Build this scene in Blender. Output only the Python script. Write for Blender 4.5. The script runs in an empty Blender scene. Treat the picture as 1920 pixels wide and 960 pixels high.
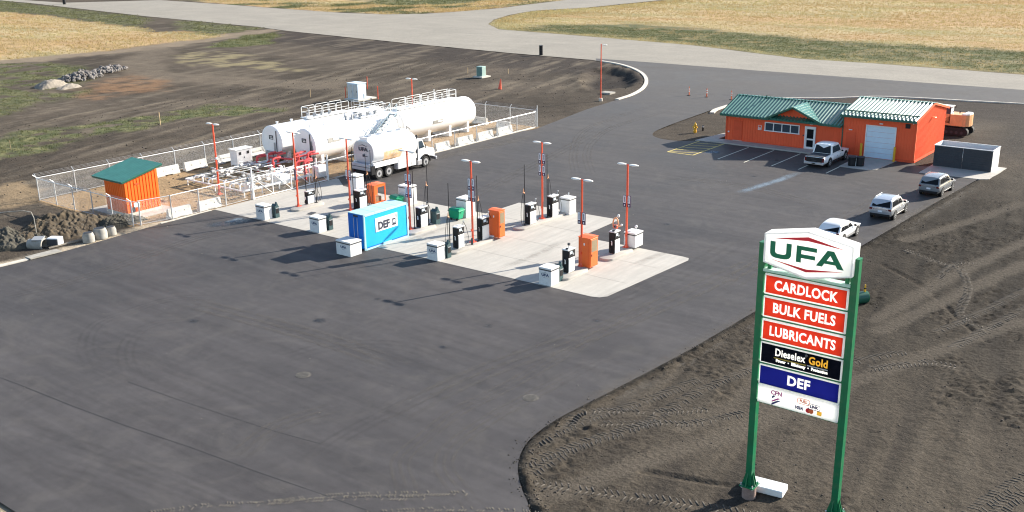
import bpy, bmesh, math, random
import numpy as np
from mathutils import Matrix, Vector, noise as mnoise

# ------------------------------------------------------------------ camera, sky, sun, exposure
SC = bpy.context.scene
COL = SC.collection
R = math.radians
cam = bpy.data.objects.new('camera', bpy.data.cameras.new('camera'))
COL.objects.link(cam)
cam.data.sensor_width = 36.0
cam.data.lens = 36.0
cam.data.clip_start = 0.5
cam.data.clip_end = 8000
cam.matrix_world = Matrix(((0.78733886, -0.17470351, 0.5912497, 72.884),
                           (0.61633437, 0.24660409, -0.7478759, -51.293),
                           (-0.01514805, 0.95323927, 0.30183676, 22.5),
                           (0, 0, 0, 1)))
SC.camera = cam

SUN_ELEV, SUN_AZ = 24.3, 65.6           # azimuth counted from +x towards +y
w = bpy.data.worlds.new('World')
SC.world = w
w.use_nodes = True
wn = w.node_tree
bg = wn.nodes['Background']
sky = wn.nodes.new('ShaderNodeTexSky')
sky.sky_type = 'NISHITA'
sky.sun_disc = False
sky.sun_elevation = R(SUN_ELEV)
sky.sun_rotation = R(90 - SUN_AZ)
sky.altitude = 600
sky.air_density = 1.0
sky.dust_density = 1.2
wn.links.new(sky.outputs[0], bg.inputs[0])
bg.inputs[1].default_value = 0.098

sl = bpy.data.lights.new('sun', 'SUN')
sl.energy = 4.8
sl.angle = R(0.53)
sl.color = (1.0, 0.93, 0.82)
sun = bpy.data.objects.new('sun', sl)
COL.objects.link(sun)
sd = Vector((math.cos(R(SUN_ELEV)) * math.cos(R(SUN_AZ)), math.cos(R(SUN_ELEV)) * math.sin(R(SUN_AZ)), math.sin(R(SUN_ELEV))))
sun.rotation_euler = sd.to_track_quat('Z', 'Y').to_euler()
sun.location = (0, 60, 60)

SC.view_settings.view_transform = 'Standard'
SC.view_settings.look = 'None'
SC.view_settings.gamma = 1.0
SC.view_settings.use_curve_mapping = False
SC.view_settings.exposure = 1.3
SC.cycles.filter_width = 1.15

random.seed(7)
RNG = np.random.default_rng(11)

# ------------------------------------------------------------------ helpers
def link(o, parent=None):
    COL.objects.link(o)
    if parent is not None:
        o.parent = parent
    return o

def tag(o, label=None, cat=None, group=None, kind=None):
    if label: o['label'] = label
    if cat: o['category'] = cat
    if group: o['group'] = group
    if kind: o['kind'] = kind
    return o

def thing(name, label, cat, loc=(0, 0, 0), rz=0.0, group=None):
    o = bpy.data.objects.new(name, None)
    o.empty_display_size = 0.3
    link(o)
    o.location = (loc[0], loc[1], loc[2] if len(loc) > 2 else 0.0)
    o.rotation_euler = (0, 0, rz)
    return tag(o, label, cat, group)

def kids(o):
    return list(o.children)

def dup(root, loc, rz=None, label=None, group=None):
    r = root.copy(); COL.objects.link(r)
    r.location = (loc[0], loc[1], loc[2] if len(loc) > 2 else 0.0)
    if rz is not None: r.rotation_euler = (0, 0, rz)
    if label: r['label'] = label
    if group: r['group'] = group
    for ch in kids(root):
        c = ch.copy(); COL.objects.link(c); c.parent = r
        for g in kids(ch):
            d = g.copy(); COL.objects.link(d); d.parent = c
    return r

class MB:
    """collects shapes, then links them as ONE mesh object"""
    def __init__(s):
        s.bm = bmesh.new()
    def _mi(s, faces, mi):
        if mi:
            for f in faces: f.material_index = mi
    def box(s, c, d, rz=0.0, bev=0.0, mi=0, rx=0.0, ry=0.0):
        M = Matrix.Translation(c) @ Matrix.Rotation(rz, 4, 'Z') @ Matrix.Rotation(ry, 4, 'Y') @ Matrix.Rotation(rx, 4, 'X') @ Matrix.Diagonal((d[0], d[1], d[2], 1))
        n0 = len(s.bm.faces)
        g = bmesh.ops.create_cube(s.bm, size=1.0, matrix=M)
        if bev > 0:
            es = list({e for v in g['verts'] for e in v.link_edges})
            bmesh.ops.bevel(s.bm, geom=es, offset=bev, segments=1, affect='EDGES', profile=0.5)
        if mi:
            s.bm.faces.ensure_lookup_table()
            for f in s.bm.faces[n0:]: f.material_index = mi
        return s
    def bar(s, p0, p1, wd, ht=None, mi=0):
        """square bar between two points"""
        p0 = Vector(p0); p1 = Vector(p1); ht = ht or wd
        d = p1 - p0; L = d.length
        M = Matrix.Translation((p0 + p1) / 2) @ d.to_track_quat('Y', 'Z').to_matrix().to_4x4() @ Matrix.Diagonal((wd, L, ht, 1))
        g = bmesh.ops.create_cube(s.bm, size=1.0, matrix=M)
        s._mi({f for v in g['verts'] for f in v.link_faces}, mi)
        return s
    def cyl(s, p0, p1, r0, r1=None, n=12, mi=0, caps=True):
        p0 = Vector(p0); p1 = Vector(p1); r1 = r0 if r1 is None else r1
        d = p1 - p0; L = d.length
        M = Matrix.Translation((p0 + p1) / 2) @ d.to_track_quat('Z', 'Y').to_matrix().to_4x4()
        g = bmesh.ops.create_cone(s.bm, cap_ends=caps, segments=n, radius1=r0, radius2=r1, depth=L, matrix=M)
        s._mi({f for v in g['verts'] for f in v.link_faces}, mi)
        return s
    def tube(s, pts, r, n=6, mi=0):
        pts = [Vector(p) for p in pts]
        rings = []
        for i, p in enumerate(pts):
            a = pts[max(i - 1, 0)]; b = pts[min(i + 1, len(pts) - 1)]
            q = (b - a).normalized().to_track_quat('Z', 'Y')
            rr = r[i] if isinstance(r, (list, tuple)) else r
            rings.append([s.bm.verts.new(p + q @ Vector((rr * math.cos(2 * math.pi * k / n), rr * math.sin(2 * math.pi * k / n), 0))) for k in range(n)])
        fs = []
        for A, B in zip(rings, rings[1:]):
            bst = min(range(n), key=lambda o: (A[0].co - B[o].co).length)
            B2 = B[bst:] + B[:bst]
            B[:] = B2
            for k in range(n):
                fs.append(s.bm.faces.new((A[k], A[(k + 1) % n], B[(k + 1) % n], B[k])))
        fs.append(s.bm.faces.new(rings[0][::-1])); fs.append(s.bm.faces.new(rings[-1]))
        s._mi(fs, mi)
        return s
    def poly(s, pts, mi=0):
        f = s.bm.faces.new([s.bm.verts.new(p) for p in pts]); f.material_index = mi
        return s
    def prism(s, pts, axis, a, b, mi=0):
        """polygon extruded along an axis; pts are the two other coordinates in x,y,z order"""
        def mk(p, t):
            return (t, p[0], p[1]) if axis == 'x' else ((p[0], t, p[1]) if axis == 'y' else (p[0], p[1], t))
        A = [s.bm.verts.new(mk(p, a)) for p in pts]; B = [s.bm.verts.new(mk(p, b)) for p in pts]
        n = len(pts); fs = [s.bm.faces.new(A), s.bm.faces.new(B[::-1])]
        for k in range(n):
            fs.append(s.bm.faces.new((A[k], B[k], B[(k + 1) % n], A[(k + 1) % n])))
        s._mi(fs, mi)
        return s
    def ell(s, c, r, u=12, v=8, mi=0, rz=0.0):
        M = Matrix.Translation(c) @ Matrix.Rotation(rz, 4, 'Z') @ Matrix.Diagonal((r[0], r[1], r[2], 1))
        g = bmesh.ops.create_uvsphere(s.bm, u_segments=u, v_segments=v, radius=1.0, matrix=M)
        s._mi({f for q in g['verts'] for f in q.link_faces}, mi)
        return s
    def loft(s, rings, mi=0, cap=True, closed=True):
        V = [[s.bm.verts.new(p) for p in r] for r in rings]; fs = []
        n = len(V[0])
        for A, B in zip(V, V[1:]):
            for k in range(n if closed else n - 1):
                fs.append(s.bm.faces.new((A[k], A[(k + 1) % n], B[(k + 1) % n], B[k])))
        if cap:
            fs.append(s.bm.faces.new(V[0][::-1])); fs.append(s.bm.faces.new(V[-1]))
        s._mi(fs, mi)
        return s
    def build(s, name, mats, parent=None, smooth=None, recalc=True):
        if recalc: bmesh.ops.recalc_face_normals(s.bm, faces=s.bm.faces)
        me = bpy.data.meshes.new(name)
        s.bm.to_mesh(me); s.bm.free()
        if not isinstance(mats, (list, tuple)): mats = [mats]
        for m in mats: me.materials.append(m)
        if smooth:
            me.polygons.foreach_set('use_smooth', [True] * len(me.polygons))
            try: me.set_sharp_from_angle(angle=R(smooth))
            except Exception: pass
        o = bpy.data.objects.new(name, me)
        return link(o, parent)

def mesh_np(name, V, F, mats, parent=None, smooth=False, cols=None, mat_idx=None):
    """V (n,3) array, F (m,k) array of equal-size faces"""
    me = bpy.data.meshes.new(name)
    V = np.asarray(V, np.float32); F = np.asarray(F, np.int32)
    m, k = F.shape
    me.vertices.add(len(V)); me.vertices.foreach_set('co', V.ravel())
    me.loops.add(m * k); me.loops.foreach_set('vertex_index', F.ravel())
    me.polygons.add(m); me.polygons.foreach_set('loop_start', np.arange(0, m * k, k, dtype=np.int32))
    me.polygons.foreach_set('loop_total', np.full(m, k, np.int32))
    if smooth: me.polygons.foreach_set('use_smooth', np.ones(m, bool))
    if not isinstance(mats, (list, tuple)): mats = [mats]
    for q in mats: me.materials.append(q)
    if mat_idx is not None: me.polygons.foreach_set('material_index', np.asarray(mat_idx, np.int32))
    me.update(calc_edges=True)
    if cols is not None:
        at = me.color_attributes.new('albedo', 'FLOAT_COLOR', 'POINT')
        at.data.foreach_set('color', np.asarray(cols, np.float32).ravel())
    o = bpy.data.objects.new(name, me)
    return link(o, parent)

FACE_FRONT = Matrix(((1, 0, 0), (0, 0, -1), (0, 1, 0)))    # text that faces -y
FACE_SIDE = Matrix(((0, 0, 1), (1, 0, 0), (0, 1, 0)))      # text that faces +x

def text(s, size, m, loc, face, parent, name='lettering', bold=0.0, wide=1.0, align='CENTER', ext=0.004, shear=0.0):
    cu = bpy.data.curves.new(name, 'FONT')
    cu.body = s; cu.size = size; cu.align_x = align; cu.align_y = 'CENTER'
    cu.extrude = ext; cu.offset = bold; cu.shear = shear; cu.resolution_u = 3
    t = bpy.data.objects.new(name, cu)
    COL.objects.link(t)
    dg = bpy.context.evaluated_depsgraph_get()
    me = bpy.data.meshes.new_from_object(t.evaluated_get(dg))
    COL.objects.unlink(t); bpy.data.objects.remove(t)
    me.name = name
    me.materials.clear(); me.materials.append(m)
    me.transform(face.to_4x4() @ Matrix.Diagonal((wide, 1, 1, 1)))
    o = bpy.data.objects.new(name, me)
    link(o, parent); o.location = loc
    return o

def print_film(lines, w_, h_, m, loc, face, parent, name='print_film'):
    """a flat printed film whose lettering is left clear; lines = (text, size, bold, width factor, x, z)"""
    from mathutils.geometry import delaunay_2d_cdt
    from mathutils.bvhtree import BVHTree
    V = [Vector((-w_ / 2, -h_ / 2)), Vector((w_ / 2, -h_ / 2)), Vector((w_ / 2, h_ / 2)), Vector((-w_ / 2, h_ / 2))]; E = [(0, 1), (1, 2), (2, 3), (3, 0)]
    tv = []; tf = []
    for s, size, bold, wide, x, z in lines:
        cu = bpy.data.curves.new(name, 'FONT'); cu.body = s; cu.size = size; cu.align_x = 'CENTER'; cu.align_y = 'CENTER'; cu.offset = bold; cu.space_character = 1.06; cu.resolution_u = 3
        t = bpy.data.objects.new(name, cu); COL.objects.link(t)
        me = bpy.data.meshes.new_from_object(t.evaluated_get(bpy.context.evaluated_depsgraph_get())); bpy.data.objects.remove(t)
        bm = bmesh.new(); bm.from_mesh(me); bmesh.ops.remove_doubles(bm, verts=bm.verts, dist=1e-5); bpy.data.meshes.remove(me)
        bm.verts.index_update(); k = len(V); k2 = len(tv)
        V += [Vector((v.co.x * wide + x, v.co.y + z)) for v in bm.verts]; tv += [Vector((v.co.x * wide + x, v.co.y + z, 0)) for v in bm.verts]
        tf += [[v.index + k2 for v in f.verts] for f in bm.faces]
        E += [(e.verts[0].index + k, e.verts[1].index + k) for e in bm.edges if len(e.link_faces) == 1]
        bm.free()
    bv = BVHTree.FromPolygons(tv, tf)
    ov, oe, of = delaunay_2d_cdt(V, E, [], 0, 1e-6)[:3]
    keep = []
    for f in of:
        c = sum((ov[i] for i in f), Vector((0, 0))) / len(f)
        if bv.ray_cast(Vector((c.x, c.y, 1)), Vector((0, 0, -1)))[0] is None: keep.append(tuple(f))
    me = bpy.data.meshes.new(name); me.from_pydata([(v.x, v.y, 0) for v in ov], [], keep); me.update()
    me.materials.append(m); me.transform(face.to_4x4())
    ob = bpy.data.objects.new(name, me); link(ob, parent); ob.location = loc
    return ob

# ------------------------------------------------------------------ numpy noise
def vnoise(x, y, seed=0):
    xi = np.floor(x).astype(np.int64); yi = np.floor(y).astype(np.int64)
    fx = x - xi; fy = y - yi
    fx = fx * fx * (3 - 2 * fx); fy = fy * fy * (3 - 2 * fy)
    def h(a, b):
        n = (a * 374761393 + b * 668265263 + seed * 1442695041) & 0x7fffffff
        n = ((n ^ (n >> 13)) * 1274126177) & 0x7fffffff
        return ((n ^ (n >> 16)) & 0xffff) / 65535.0
    return (h(xi, yi) * (1 - fx) + h(xi + 1, yi) * fx) * (1 - fy) + (h(xi, yi + 1) * (1 - fx) + h(xi + 1, yi + 1) * fx) * fy

def fbm(x, y, o=4, seed=0):
    t = 0; a = 0.5; s = 0
    for k in range(o):
        t = t + a * vnoise(x, y, seed + k * 17); s += a
        x = x * 2.03 + 11.3; y = y * 2.03 + 4.7; a *= 0.5
    return t / s

def sdist(poly, X, Y):
    """signed distance to a polygon, negative inside"""
    P = np.asarray(poly, float); d2 = np.full(X.shape, 1e18); ins = np.zeros(X.shape, bool)
    for i in range(len(P)):
        ax, ay = P[i]; bx, by = P[(i + 1) % len(P)]
        ex, ey = bx - ax, by - ay
        t = np.clip(((X - ax) * ex + (Y - ay) * ey) / (ex * ex + ey * ey + 1e-12), 0, 1)
        d2 = np.minimum(d2, (X - ax - t * ex) ** 2 + (Y - ay - t * ey) ** 2)
        c = (ay > Y) != (by > Y)
        with np.errstate(divide='ignore', invalid='ignore'):
            ins ^= c & (X < (bx - ax) * (Y - ay) / (by - ay + 1e-15) + ax)
    d = np.sqrt(d2)
    return np.where(ins, -d, d)

def pathdist(path, X, Y):
    """distance to a polyline, arc length along it and side offset"""
    P = np.asarray(path, float); best = np.full(X.shape, 1e18); arc = np.zeros(X.shape); off = np.zeros(X.shape); L = 0
    for i in range(len(P) - 1):
        ax, ay = P[i]; ex, ey = P[i + 1] - P[i]; l = math.hypot(ex, ey)
        t = np.clip(((X - ax) * ex + (Y - ay) * ey) / (l * l), 0, 1)
        d = np.hypot(X - ax - t * ex, Y - ay - t * ey)
        m = d < best
        best = np.where(m, d, best); arc = np.where(m, L + t * l, arc)
        off = np.where(m, ((X - ax) * ey - (Y - ay) * ex) / l, off); L += l
    return best, arc, off

def sstep(a, b, x):
    t = np.clip((x - a) / (b - a), 0, 1)
    return t * t * (3 - 2 * t)

def smooth_path(P, n=8, closed=False):
    """Catmull-Rom through the points"""
    P = [np.array(p, float) for p in P]; out = []; N = len(P)
    for i in range(N if closed else N - 1):
        p0 = P[(i - 1) % N] if (closed or i > 0) else P[0] * 2 - P[1]
        p1 = P[i]; p2 = P[(i + 1) % N]
        p3 = P[(i + 2) % N] if (closed or i + 2 < N) else P[-1] * 2 - P[-2]
        for k in range(n):
            t = k / n
            out.append(0.5 * (2 * p1 + (p2 - p0) * t + (2 * p0 - 5 * p1 + 4 * p2 - p3) * t * t + (3 * p1 - p0 - 3 * p2 + p3) * t ** 3))
    if not closed: out.append(P[-1])
    return [tuple(p) for p in out]

# ------------------------------------------------------------------ materials
def pm(name, col, rough=0.6, metal=0.0, var=0.12, scale=2.0, bump=0.0, bscale=30.0, grime=0.0, grime_col=(0.18, 0.15, 0.11), coat=0.0, spec=0.5):
    m = bpy.data.materials.new(name); m.use_nodes = True
    nt = m.node_tree; N = nt.nodes; L = nt.links
    b = N['Principled BSDF']
    b.inputs['Roughness'].default_value = rough
    b.inputs['Metallic'].default_value = metal
    b.inputs['Specular IOR Level'].default_value = spec
    if coat: b.inputs['Coat Weight'].default_value = coat
    tc = N.new('ShaderNodeNewGeometry')
    nz = N.new('ShaderNodeTexNoise'); nz.inputs['Scale'].default_value = scale; nz.inputs['Detail'].default_value = 5
    L.new(tc.outputs['Position'], nz.inputs['Vector'])
    mr = N.new('ShaderNodeMapRange'); mr.inputs[1].default_value = 0.3; mr.inputs[2].default_value = 0.7
    mr.inputs[3].default_value = 1 - var; mr.inputs[4].default_value = 1 + var
    L.new(nz.outputs[0], mr.inputs[0])
    mx = N.new('ShaderNodeMix'); mx.data_type = 'RGBA'; mx.blend_type = 'MULTIPLY'; mx.inputs[0].default_value = 1.0
    mx.inputs[6].default_value = (*col, 1); L.new(mr.outputs[0], mx.inputs[7])
    out = mx.outputs[2]
    if grime:
        n2 = N.new('ShaderNodeTexNoise'); n2.inputs['Scale'].default_value = scale * 2.7; n2.inputs['Detail'].default_value = 7
        L.new(tc.outputs['Position'], n2.inputs['Vector'])
        m2 = N.new('ShaderNodeMapRange'); m2.inputs[1].default_value = 0.48; m2.inputs[2].default_value = 0.75; m2.inputs[4].default_value = grime
        L.new(n2.outputs[0], m2.inputs[0])
        gx = N.new('ShaderNodeMix'); gx.data_type = 'RGBA'; gx.inputs[7].default_value = (*grime_col, 1)
        L.new(m2.outputs[0], gx.inputs[0]); L.new(out, gx.inputs[6]); out = gx.outputs[2]
    L.new(out, b.inputs['Base Color'])
    if bump:
        n3 = N.new('ShaderNodeTexNoise'); n3.inputs['Scale'].default_value = bscale; n3.inputs['Detail'].default_value = 6
        L.new(tc.outputs['Position'], n3.inputs['Vector'])
        bp = N.new('ShaderNodeBump'); bp.inputs['Strength'].default_value = bump; bp.inputs['Distance'].default_value = 0.02
        L.new(n3.outputs[0], bp.inputs['Height']); L.new(bp.outputs[0], b.inputs['Normal'])
    return m

def acrylic(name, col, trans=0.5):
    """translucent sign sheet: reflects and lets daylight through"""
    m = bpy.data.materials.new(name); m.use_nodes = True; nt = m.node_tree; N = nt.nodes; L = nt.links
    N.remove(N['Principled BSDF']); out = N['Material Output']
    d = N.new('ShaderNodeBsdfDiffuse'); t = N.new('ShaderNodeBsdfTranslucent'); mi = N.new('ShaderNodeMixShader'); mi.inputs[0].default_value = trans
    g = N.new('ShaderNodeNewGeometry'); n = N.new('ShaderNodeTexNoise'); n.inputs['Scale'].default_value = 1.5; n.inputs['Detail'].default_value = 4; L.new(g.outputs['Position'], n.inputs['Vector'])
    r = N.new('ShaderNodeMapRange'); r.inputs[1].default_value = 0.3; r.inputs[2].default_value = 0.7; r.inputs[3].default_value = 0.96; r.inputs[4].default_value = 1.04; L.new(n.outputs[0], r.inputs[0])
    x = N.new('ShaderNodeMix'); x.data_type = 'RGBA'; x.blend_type = 'MULTIPLY'; x.inputs[0].default_value = 1; x.inputs[6].default_value = (*col, 1); L.new(r.outputs[0], x.inputs[7])
    L.new(x.outputs[2], d.inputs[0]); L.new(x.outputs[2], t.inputs[0]); L.new(d.outputs[0], mi.inputs[1]); L.new(t.outputs[0], mi.inputs[2]); L.new(mi.outputs[0], out.inputs[0])
    return m

def glass_mat(name, col=(0.008, 0.010, 0.013), rough=0.06):
    m = bpy.data.materials.new(name); m.use_nodes = True
    b = m.node_tree.nodes['Principled BSDF']
    b.inputs['Base Color'].default_value = (*col, 1); b.inputs['Roughness'].default_value = rough
    b.inputs['Specular IOR Level'].default_value = 0.16
    nt = m.node_tree; nz = nt.nodes.new('ShaderNodeTexNoise'); nz.inputs['Scale'].default_value = 1.3
    g = nt.nodes.new('ShaderNodeNewGeometry'); nt.links.new(g.outputs['Position'], nz.inputs['Vector'])
    bp = nt.nodes.new('ShaderNodeBump'); bp.inputs['Strength'].default_value = 0.03; nt.links.new(nz.outputs[0], bp.inputs['Height'])
    nt.links.new(bp.outputs[0], b.inputs['Normal'])
    return m

M_ = {}
M_['white'] = pm('white_paint', (0.80, 0.80, 0.78), 0.45, var=0.04, grime=0.12)
M_['tankwhite'] = pm('tank_white_enamel', (0.86, 0.86, 0.85), 0.42, var=0.02, scale=0.8, grime=0.06)
M_['concbox'] = pm('white_painted_concrete', (0.72, 0.72, 0.70), 0.7, var=0.06, bump=0.15, grime=0.12)
M_['barrier'] = pm('barrier_concrete', (0.62, 0.60, 0.55), 0.85, var=0.12, scale=1.5, bump=0.3, grime=0.30)
M_['oldconc'] = pm('weathered_concrete', (0.34, 0.32, 0.28), 0.9, var=0.2, scale=2, bump=0.3, grime=0.35)
M_['kerb'] = pm('kerb_concrete', (0.56, 0.52, 0.45), 0.85, var=0.15, bump=0.25, grime=0.25)
M_['orange'] = pm('orange_siding_paint', (0.84, 0.125, 0.045), 0.6, var=0.05, scale=0.7, spec=0.25)
M_['orangedark'] = pm('orange_trim_paint', (0.72, 0.095, 0.035), 0.6, var=0.06, spec=0.25)
M_['boxorange'] = pm('orange_cabinet_paint', (0.82, 0.14, 0.022), 0.4, var=0.04)
M_['pole'] = pm('red_pole_paint', (0.80, 0.105, 0.045), 0.4, var=0.05)
M_['pipered'] = pm('red_pipe_paint', (0.70, 0.09, 0.09), 0.4, var=0.06)
M_['green'] = pm('green_roof_steel', (0.042, 0.185, 0.135), 0.27, var=0.08, metal=0.0, spec=1.0)
M_['greentrim'] = pm('green_trim_steel', (0.012, 0.10, 0.065), 0.4, var=0.06)
M_['signgreen'] = pm('green_post_paint', (0.0, 0.145, 0.055), 0.45, var=0.14, scale=1.2, grime=.18)
M_['binGreen'] = pm('green_plastic', (0.0, 0.30, 0.14), 0.45, var=0.06)
M_['teal'] = pm('dark_teal_plastic', (0.03, 0.07, 0.075), 0.5, var=0.08)
M_['black'] = pm('black_plastic', (0.012, 0.012, 0.014), 0.5, var=0.1, spec=0.3)
M_['shedorange'] = pm('shed_orange_paint', (0.85, 0.155, 0.018), 0.6, var=0.05, scale=0.7, spec=0.25)
M_['rubber'] = pm('rubber', (0.018, 0.018, 0.018), 0.85, var=0.15)
M_['steel'] = pm('galvanised_steel', (0.62, 0.63, 0.64), 0.45, metal=0.55, var=0.1)
M_['alu'] = pm('bare_metal', (0.7, 0.7, 0.72), 0.32, metal=0.8, var=0.06)
M_['grey'] = pm('grey_paint', (0.30, 0.31, 0.32), 0.5, var=0.08)
M_['dkgrey'] = pm('dark_grey_paint', (0.045, 0.048, 0.055), 0.6, var=0.1, spec=0.3)
M_['yellow'] = pm('yellow_paint', (0.72, 0.40, 0.02), 0.45, var=0.06)
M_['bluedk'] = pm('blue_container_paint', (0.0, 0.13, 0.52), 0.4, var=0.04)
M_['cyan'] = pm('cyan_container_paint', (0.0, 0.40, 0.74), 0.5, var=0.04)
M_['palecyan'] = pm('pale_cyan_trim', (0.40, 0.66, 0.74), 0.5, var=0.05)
M_['doorblue'] = pm('pale_door_enamel', (0.60, 0.71, 0.80), 0.45, var=0.04)  # blue of the sky on the white garage door, put into the colour
M_['glass'] = glass_mat('dark_glass')
M_['glassblue'] = glass_mat('window_glass', (0.05, 0.07, 0.09), 0.08)
M_['wood'] = pm('stake_wood', (0.50, 0.36, 0.20), 0.8, var=0.2)
M_['bark'] = pm('timber', (0.22, 0.16, 0.10), 0.9, var=0.3)
M_['peach'] = pm('excavator_orange_paint', (0.74, 0.38, 0.17), 0.45, var=0.08, grime=0.2)
M_['stone'] = pm('field_stone', (0.17, 0.155, 0.145), 0.9, var=0.55, scale=1.2, bump=0.4, bscale=12)
M_['sand'] = pm('pale_sand', (0.24, 0.21, 0.17), 0.95, var=0.15, scale=1.5, bump=0.3)

# ------------------------------------------------------------------ outlines on the ground (x along the pump fronts, y away, metres)
def jag(P, step=0.7, amp=0.06, seed=1):
    """subdivide an outline and make it slightly uneven"""
    out = []; n = len(P)
    for i in range(n):
        a = np.array(P[i], float); b = np.array(P[(i + 1) % n], float); l = np.linalg.norm(b - a)
        k = max(1, int(l / step)) if l < 200 else 1
        nrm = np.array([-(b - a)[1], (b - a)[0]]) / max(l, 1e-6)
        for j in range(k):
            p = a + (b - a) * j / k
            f = float(fbm(np.array([p[0] * 0.9]), np.array([p[1] * 0.9]), 3, seed)[0]) - 0.5
            out.append(tuple(p + nrm * f * 2 * amp))
    return out

ISLAND_EDGE = smooth_path([(49.54, 47.73), (48.91, 36.00), (48.48, 23.79), (48.10, 14.40), (48.06, 6.72), (47.97, 3.85), (47.66, -3.63), (47.10, -10.46),
                           (46.72, -14.43), (46.80, -16.78), (47.26, -18.37), (48.14, -19.82), (49.24, -20.98), (50.02, -21.63), (51.2, -22.6), (54.0, -23.6), (62, -24.2), (75, -24.4)], 6)
ENTRY_KERB = smooth_path([(-3.64, 69.63), (-4.20, 74.46), (-6.14, 80.60), (-9.75, 87.70), (-14.43, 94.33), (-19.84, 99.81), (-25.08, 103.50), (-31.99, 105.74)], 6)
LOT = ([(-0.42, 0.4), (-0.2, -3.4), (-0.22, -5.4), (-0.05, -8.0), (0.33, -12.4), (0.44, -14.9), (0.41, -16.7), (0.3, -19.0), (-0.3, -35.0), (100, -34.8), (100, -24.6)] + ISLAND_EDGE[::-1][1:] +
       [(50.3, 50.9), (44.2, 51.0), (43.2, 50.4), (42.62, 51.6), (21.6, 51.6), (20.0, 50.6)] +
       smooth_path([(19.40, 49.81), (17.64, 48.64), (14.83, 49.00), (12.89, 51.59), (12.01, 57.63), (11.41, 66.35), (11.13, 70.09), (11.59, 73.45)], 5) +
       [(15.3, 84.0), (19.8, 86.6), (24.8, 91.2), (34.6, 94.2), (42.8, 96.2), (60, 99), (140, 106), (140, 112), (60, 108), (20, 108), (0, 108), (-20, 108.5), (-33, 108.5)] +
       ENTRY_KERB[::-1][1:] + [(-2.68, 60.68), (0.25, 45.06), (-0.45, 44.0), (-0.45, 14.3)])
ROAD = [(-700, 205), (-352.16, 155.99), (-298.04, 153.03), (-276.49, 179.29), (-231.55, 174.69), (-200.12, 170.01), (-162.85, 165.85), (-146.27, 167.30), (-137.53, 173.91), (-133.74, 183.77), (-131.02, 203.26), (-132.96, 218.08), (-134.89, 243.14), (-140, 262), (-150, 330), (-140, 700),
        (-80, 700), (-100, 330), (-108, 215), (-115.21, 198.74), (-111.57, 182.56), (-105.17, 167.46), (-97.95, 156.39), (-86.04, 145.92), (-74.44, 144.47), (-57.77, 142.11), (-28.35, 137.11), (-1.28, 126.78), (12.18, 126.73), (23.09, 125.80), (36.32, 124.68), (60, 121), (400, 112),
        (400, 90), (140, 106), (60, 99), (42.8, 96.2), (34.6, 94.2), (20, 96), (0, 104), (-28, 104.5), (-32.44, 106.41), (-38.55, 106.63), (-51.82, 107.45), (-83.78, 110.97), (-129.82, 117.38), (-147.21, 121.39), (-209.27, 128.82), (-307.18, 145.60), (-700, 190)]
PAD = [(-0.42, 0.02), (20, 0.3), (38.3, 0.58), (38.85, 0.75), (39.15, 1.2), (39.7, 10.9), (39.5, 11.35), (39.0, 11.45), (30.1, 11.4), (29.95, 17.2), (19.85, 16.9), (19.75, 12.45), (8, 12.3), (2.5, 12.4), (-0.1, 14.2), (-0.42, 14.2)]

# field, track and stain outlines
DRY_L = [(-412.36, 100.25), (-272.51, 116.44), (-238.08, 114.22), (-192.61, 106.40), (-155.84, 103.21), (-132.65, 103.47), (-133.41, 97.19), (-131.01, 86.12), (-129.39, 74.34), (-129.93, 62.34), (-129.45, 51.83), (-130.67, 46.01), (-135.55, 11.24)]
GREEN_L = [(-466.00, 117.50), (-337.06, 148.49), (-300.86, 142.27), (-205.43, 126.32), (-144.87, 119.18), (-139.60, 113.67), (-137.37, 100.86), (-159.88, 105.99), (-194.30, 107.42), (-244.78, 117.87), (-272.51, 116.44), (-391.32, 93.48)]
BARE_L = [(-179.13, 107.95), (-203.11, 127.50), (-193.82, 127.92), (-162.75, 109.58), (-155.84, 103.21), (-158.86, 98.33)]
GREEN_M = [(-144.25, 31.98), (-125.31, 43.35), (-116.77, 50.38), (-103.48, 49.16), (-84.04, 35.85), (-73.08, 30.82), (-71.97, 24.30), (-68.56, 18.16), (-66.66, 14.22), (-68.29, 1.39)]
STRIP_L = [(-55.06, -3.93), (-48.64, 5.28), (-52.39, 11.86), (-49.90, 16.14), (-48.94, 22.32), (-49.85, 30.23), (-47.61, 36.51), (-37.88, 37.96), (-39.31, 31.98), (-42.11, 24.90), (-40.90, 14.39), (-38.73, 5.20), (-37.35, -0.33), (-41.23, -9.50)]
STRIP_N = [(-116.68, 82.87), (-129.25, 102.40), (-129.94, 114.14), (-122.84, 108.90), (-110.95, 96.18), (-108.65, 85.09)]
PATCH_N = [(-107.58, 69.98), (-113.36, 76.53), (-107.47, 78.82), (-94.95, 78.47), (-79.71, 72.57), (-66.61, 66.42), (-72.69, 64.39), (-84.88, 62.18), (-94.83, 63.52)]
RUST = [(-74.15, 30.14), (-85.70, 40.60), (-89.62, 47.47), (-80.60, 48.29), (-70.24, 44.47), (-67.44, 39.49), (-71.49, 35.63), (-68.06, 29.15)]
RUST2 = [(-26.07, -6.45), (-24.32, -3.65), (-20.33, -4.08), (-16.46, -7.29), (-16.57, -9.21), (-18.18, -10.33)]
TRACK_L = smooth_path([(-146.09, 23.35), (-128.85, 45.10), (-127.07, 60.69), (-125.38, 73.06), (-127.76, 86.64), (-132.65, 103.47), (-137.04, 120.01)], 6)
TRACK_M = smooth_path([(-121.23, 75.46), (-108.85, 63.01), (-93.53, 53.43), (-84.27, 50.74), (-68.89, 52.50), (-48.98, 57.75)], 6)
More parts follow.
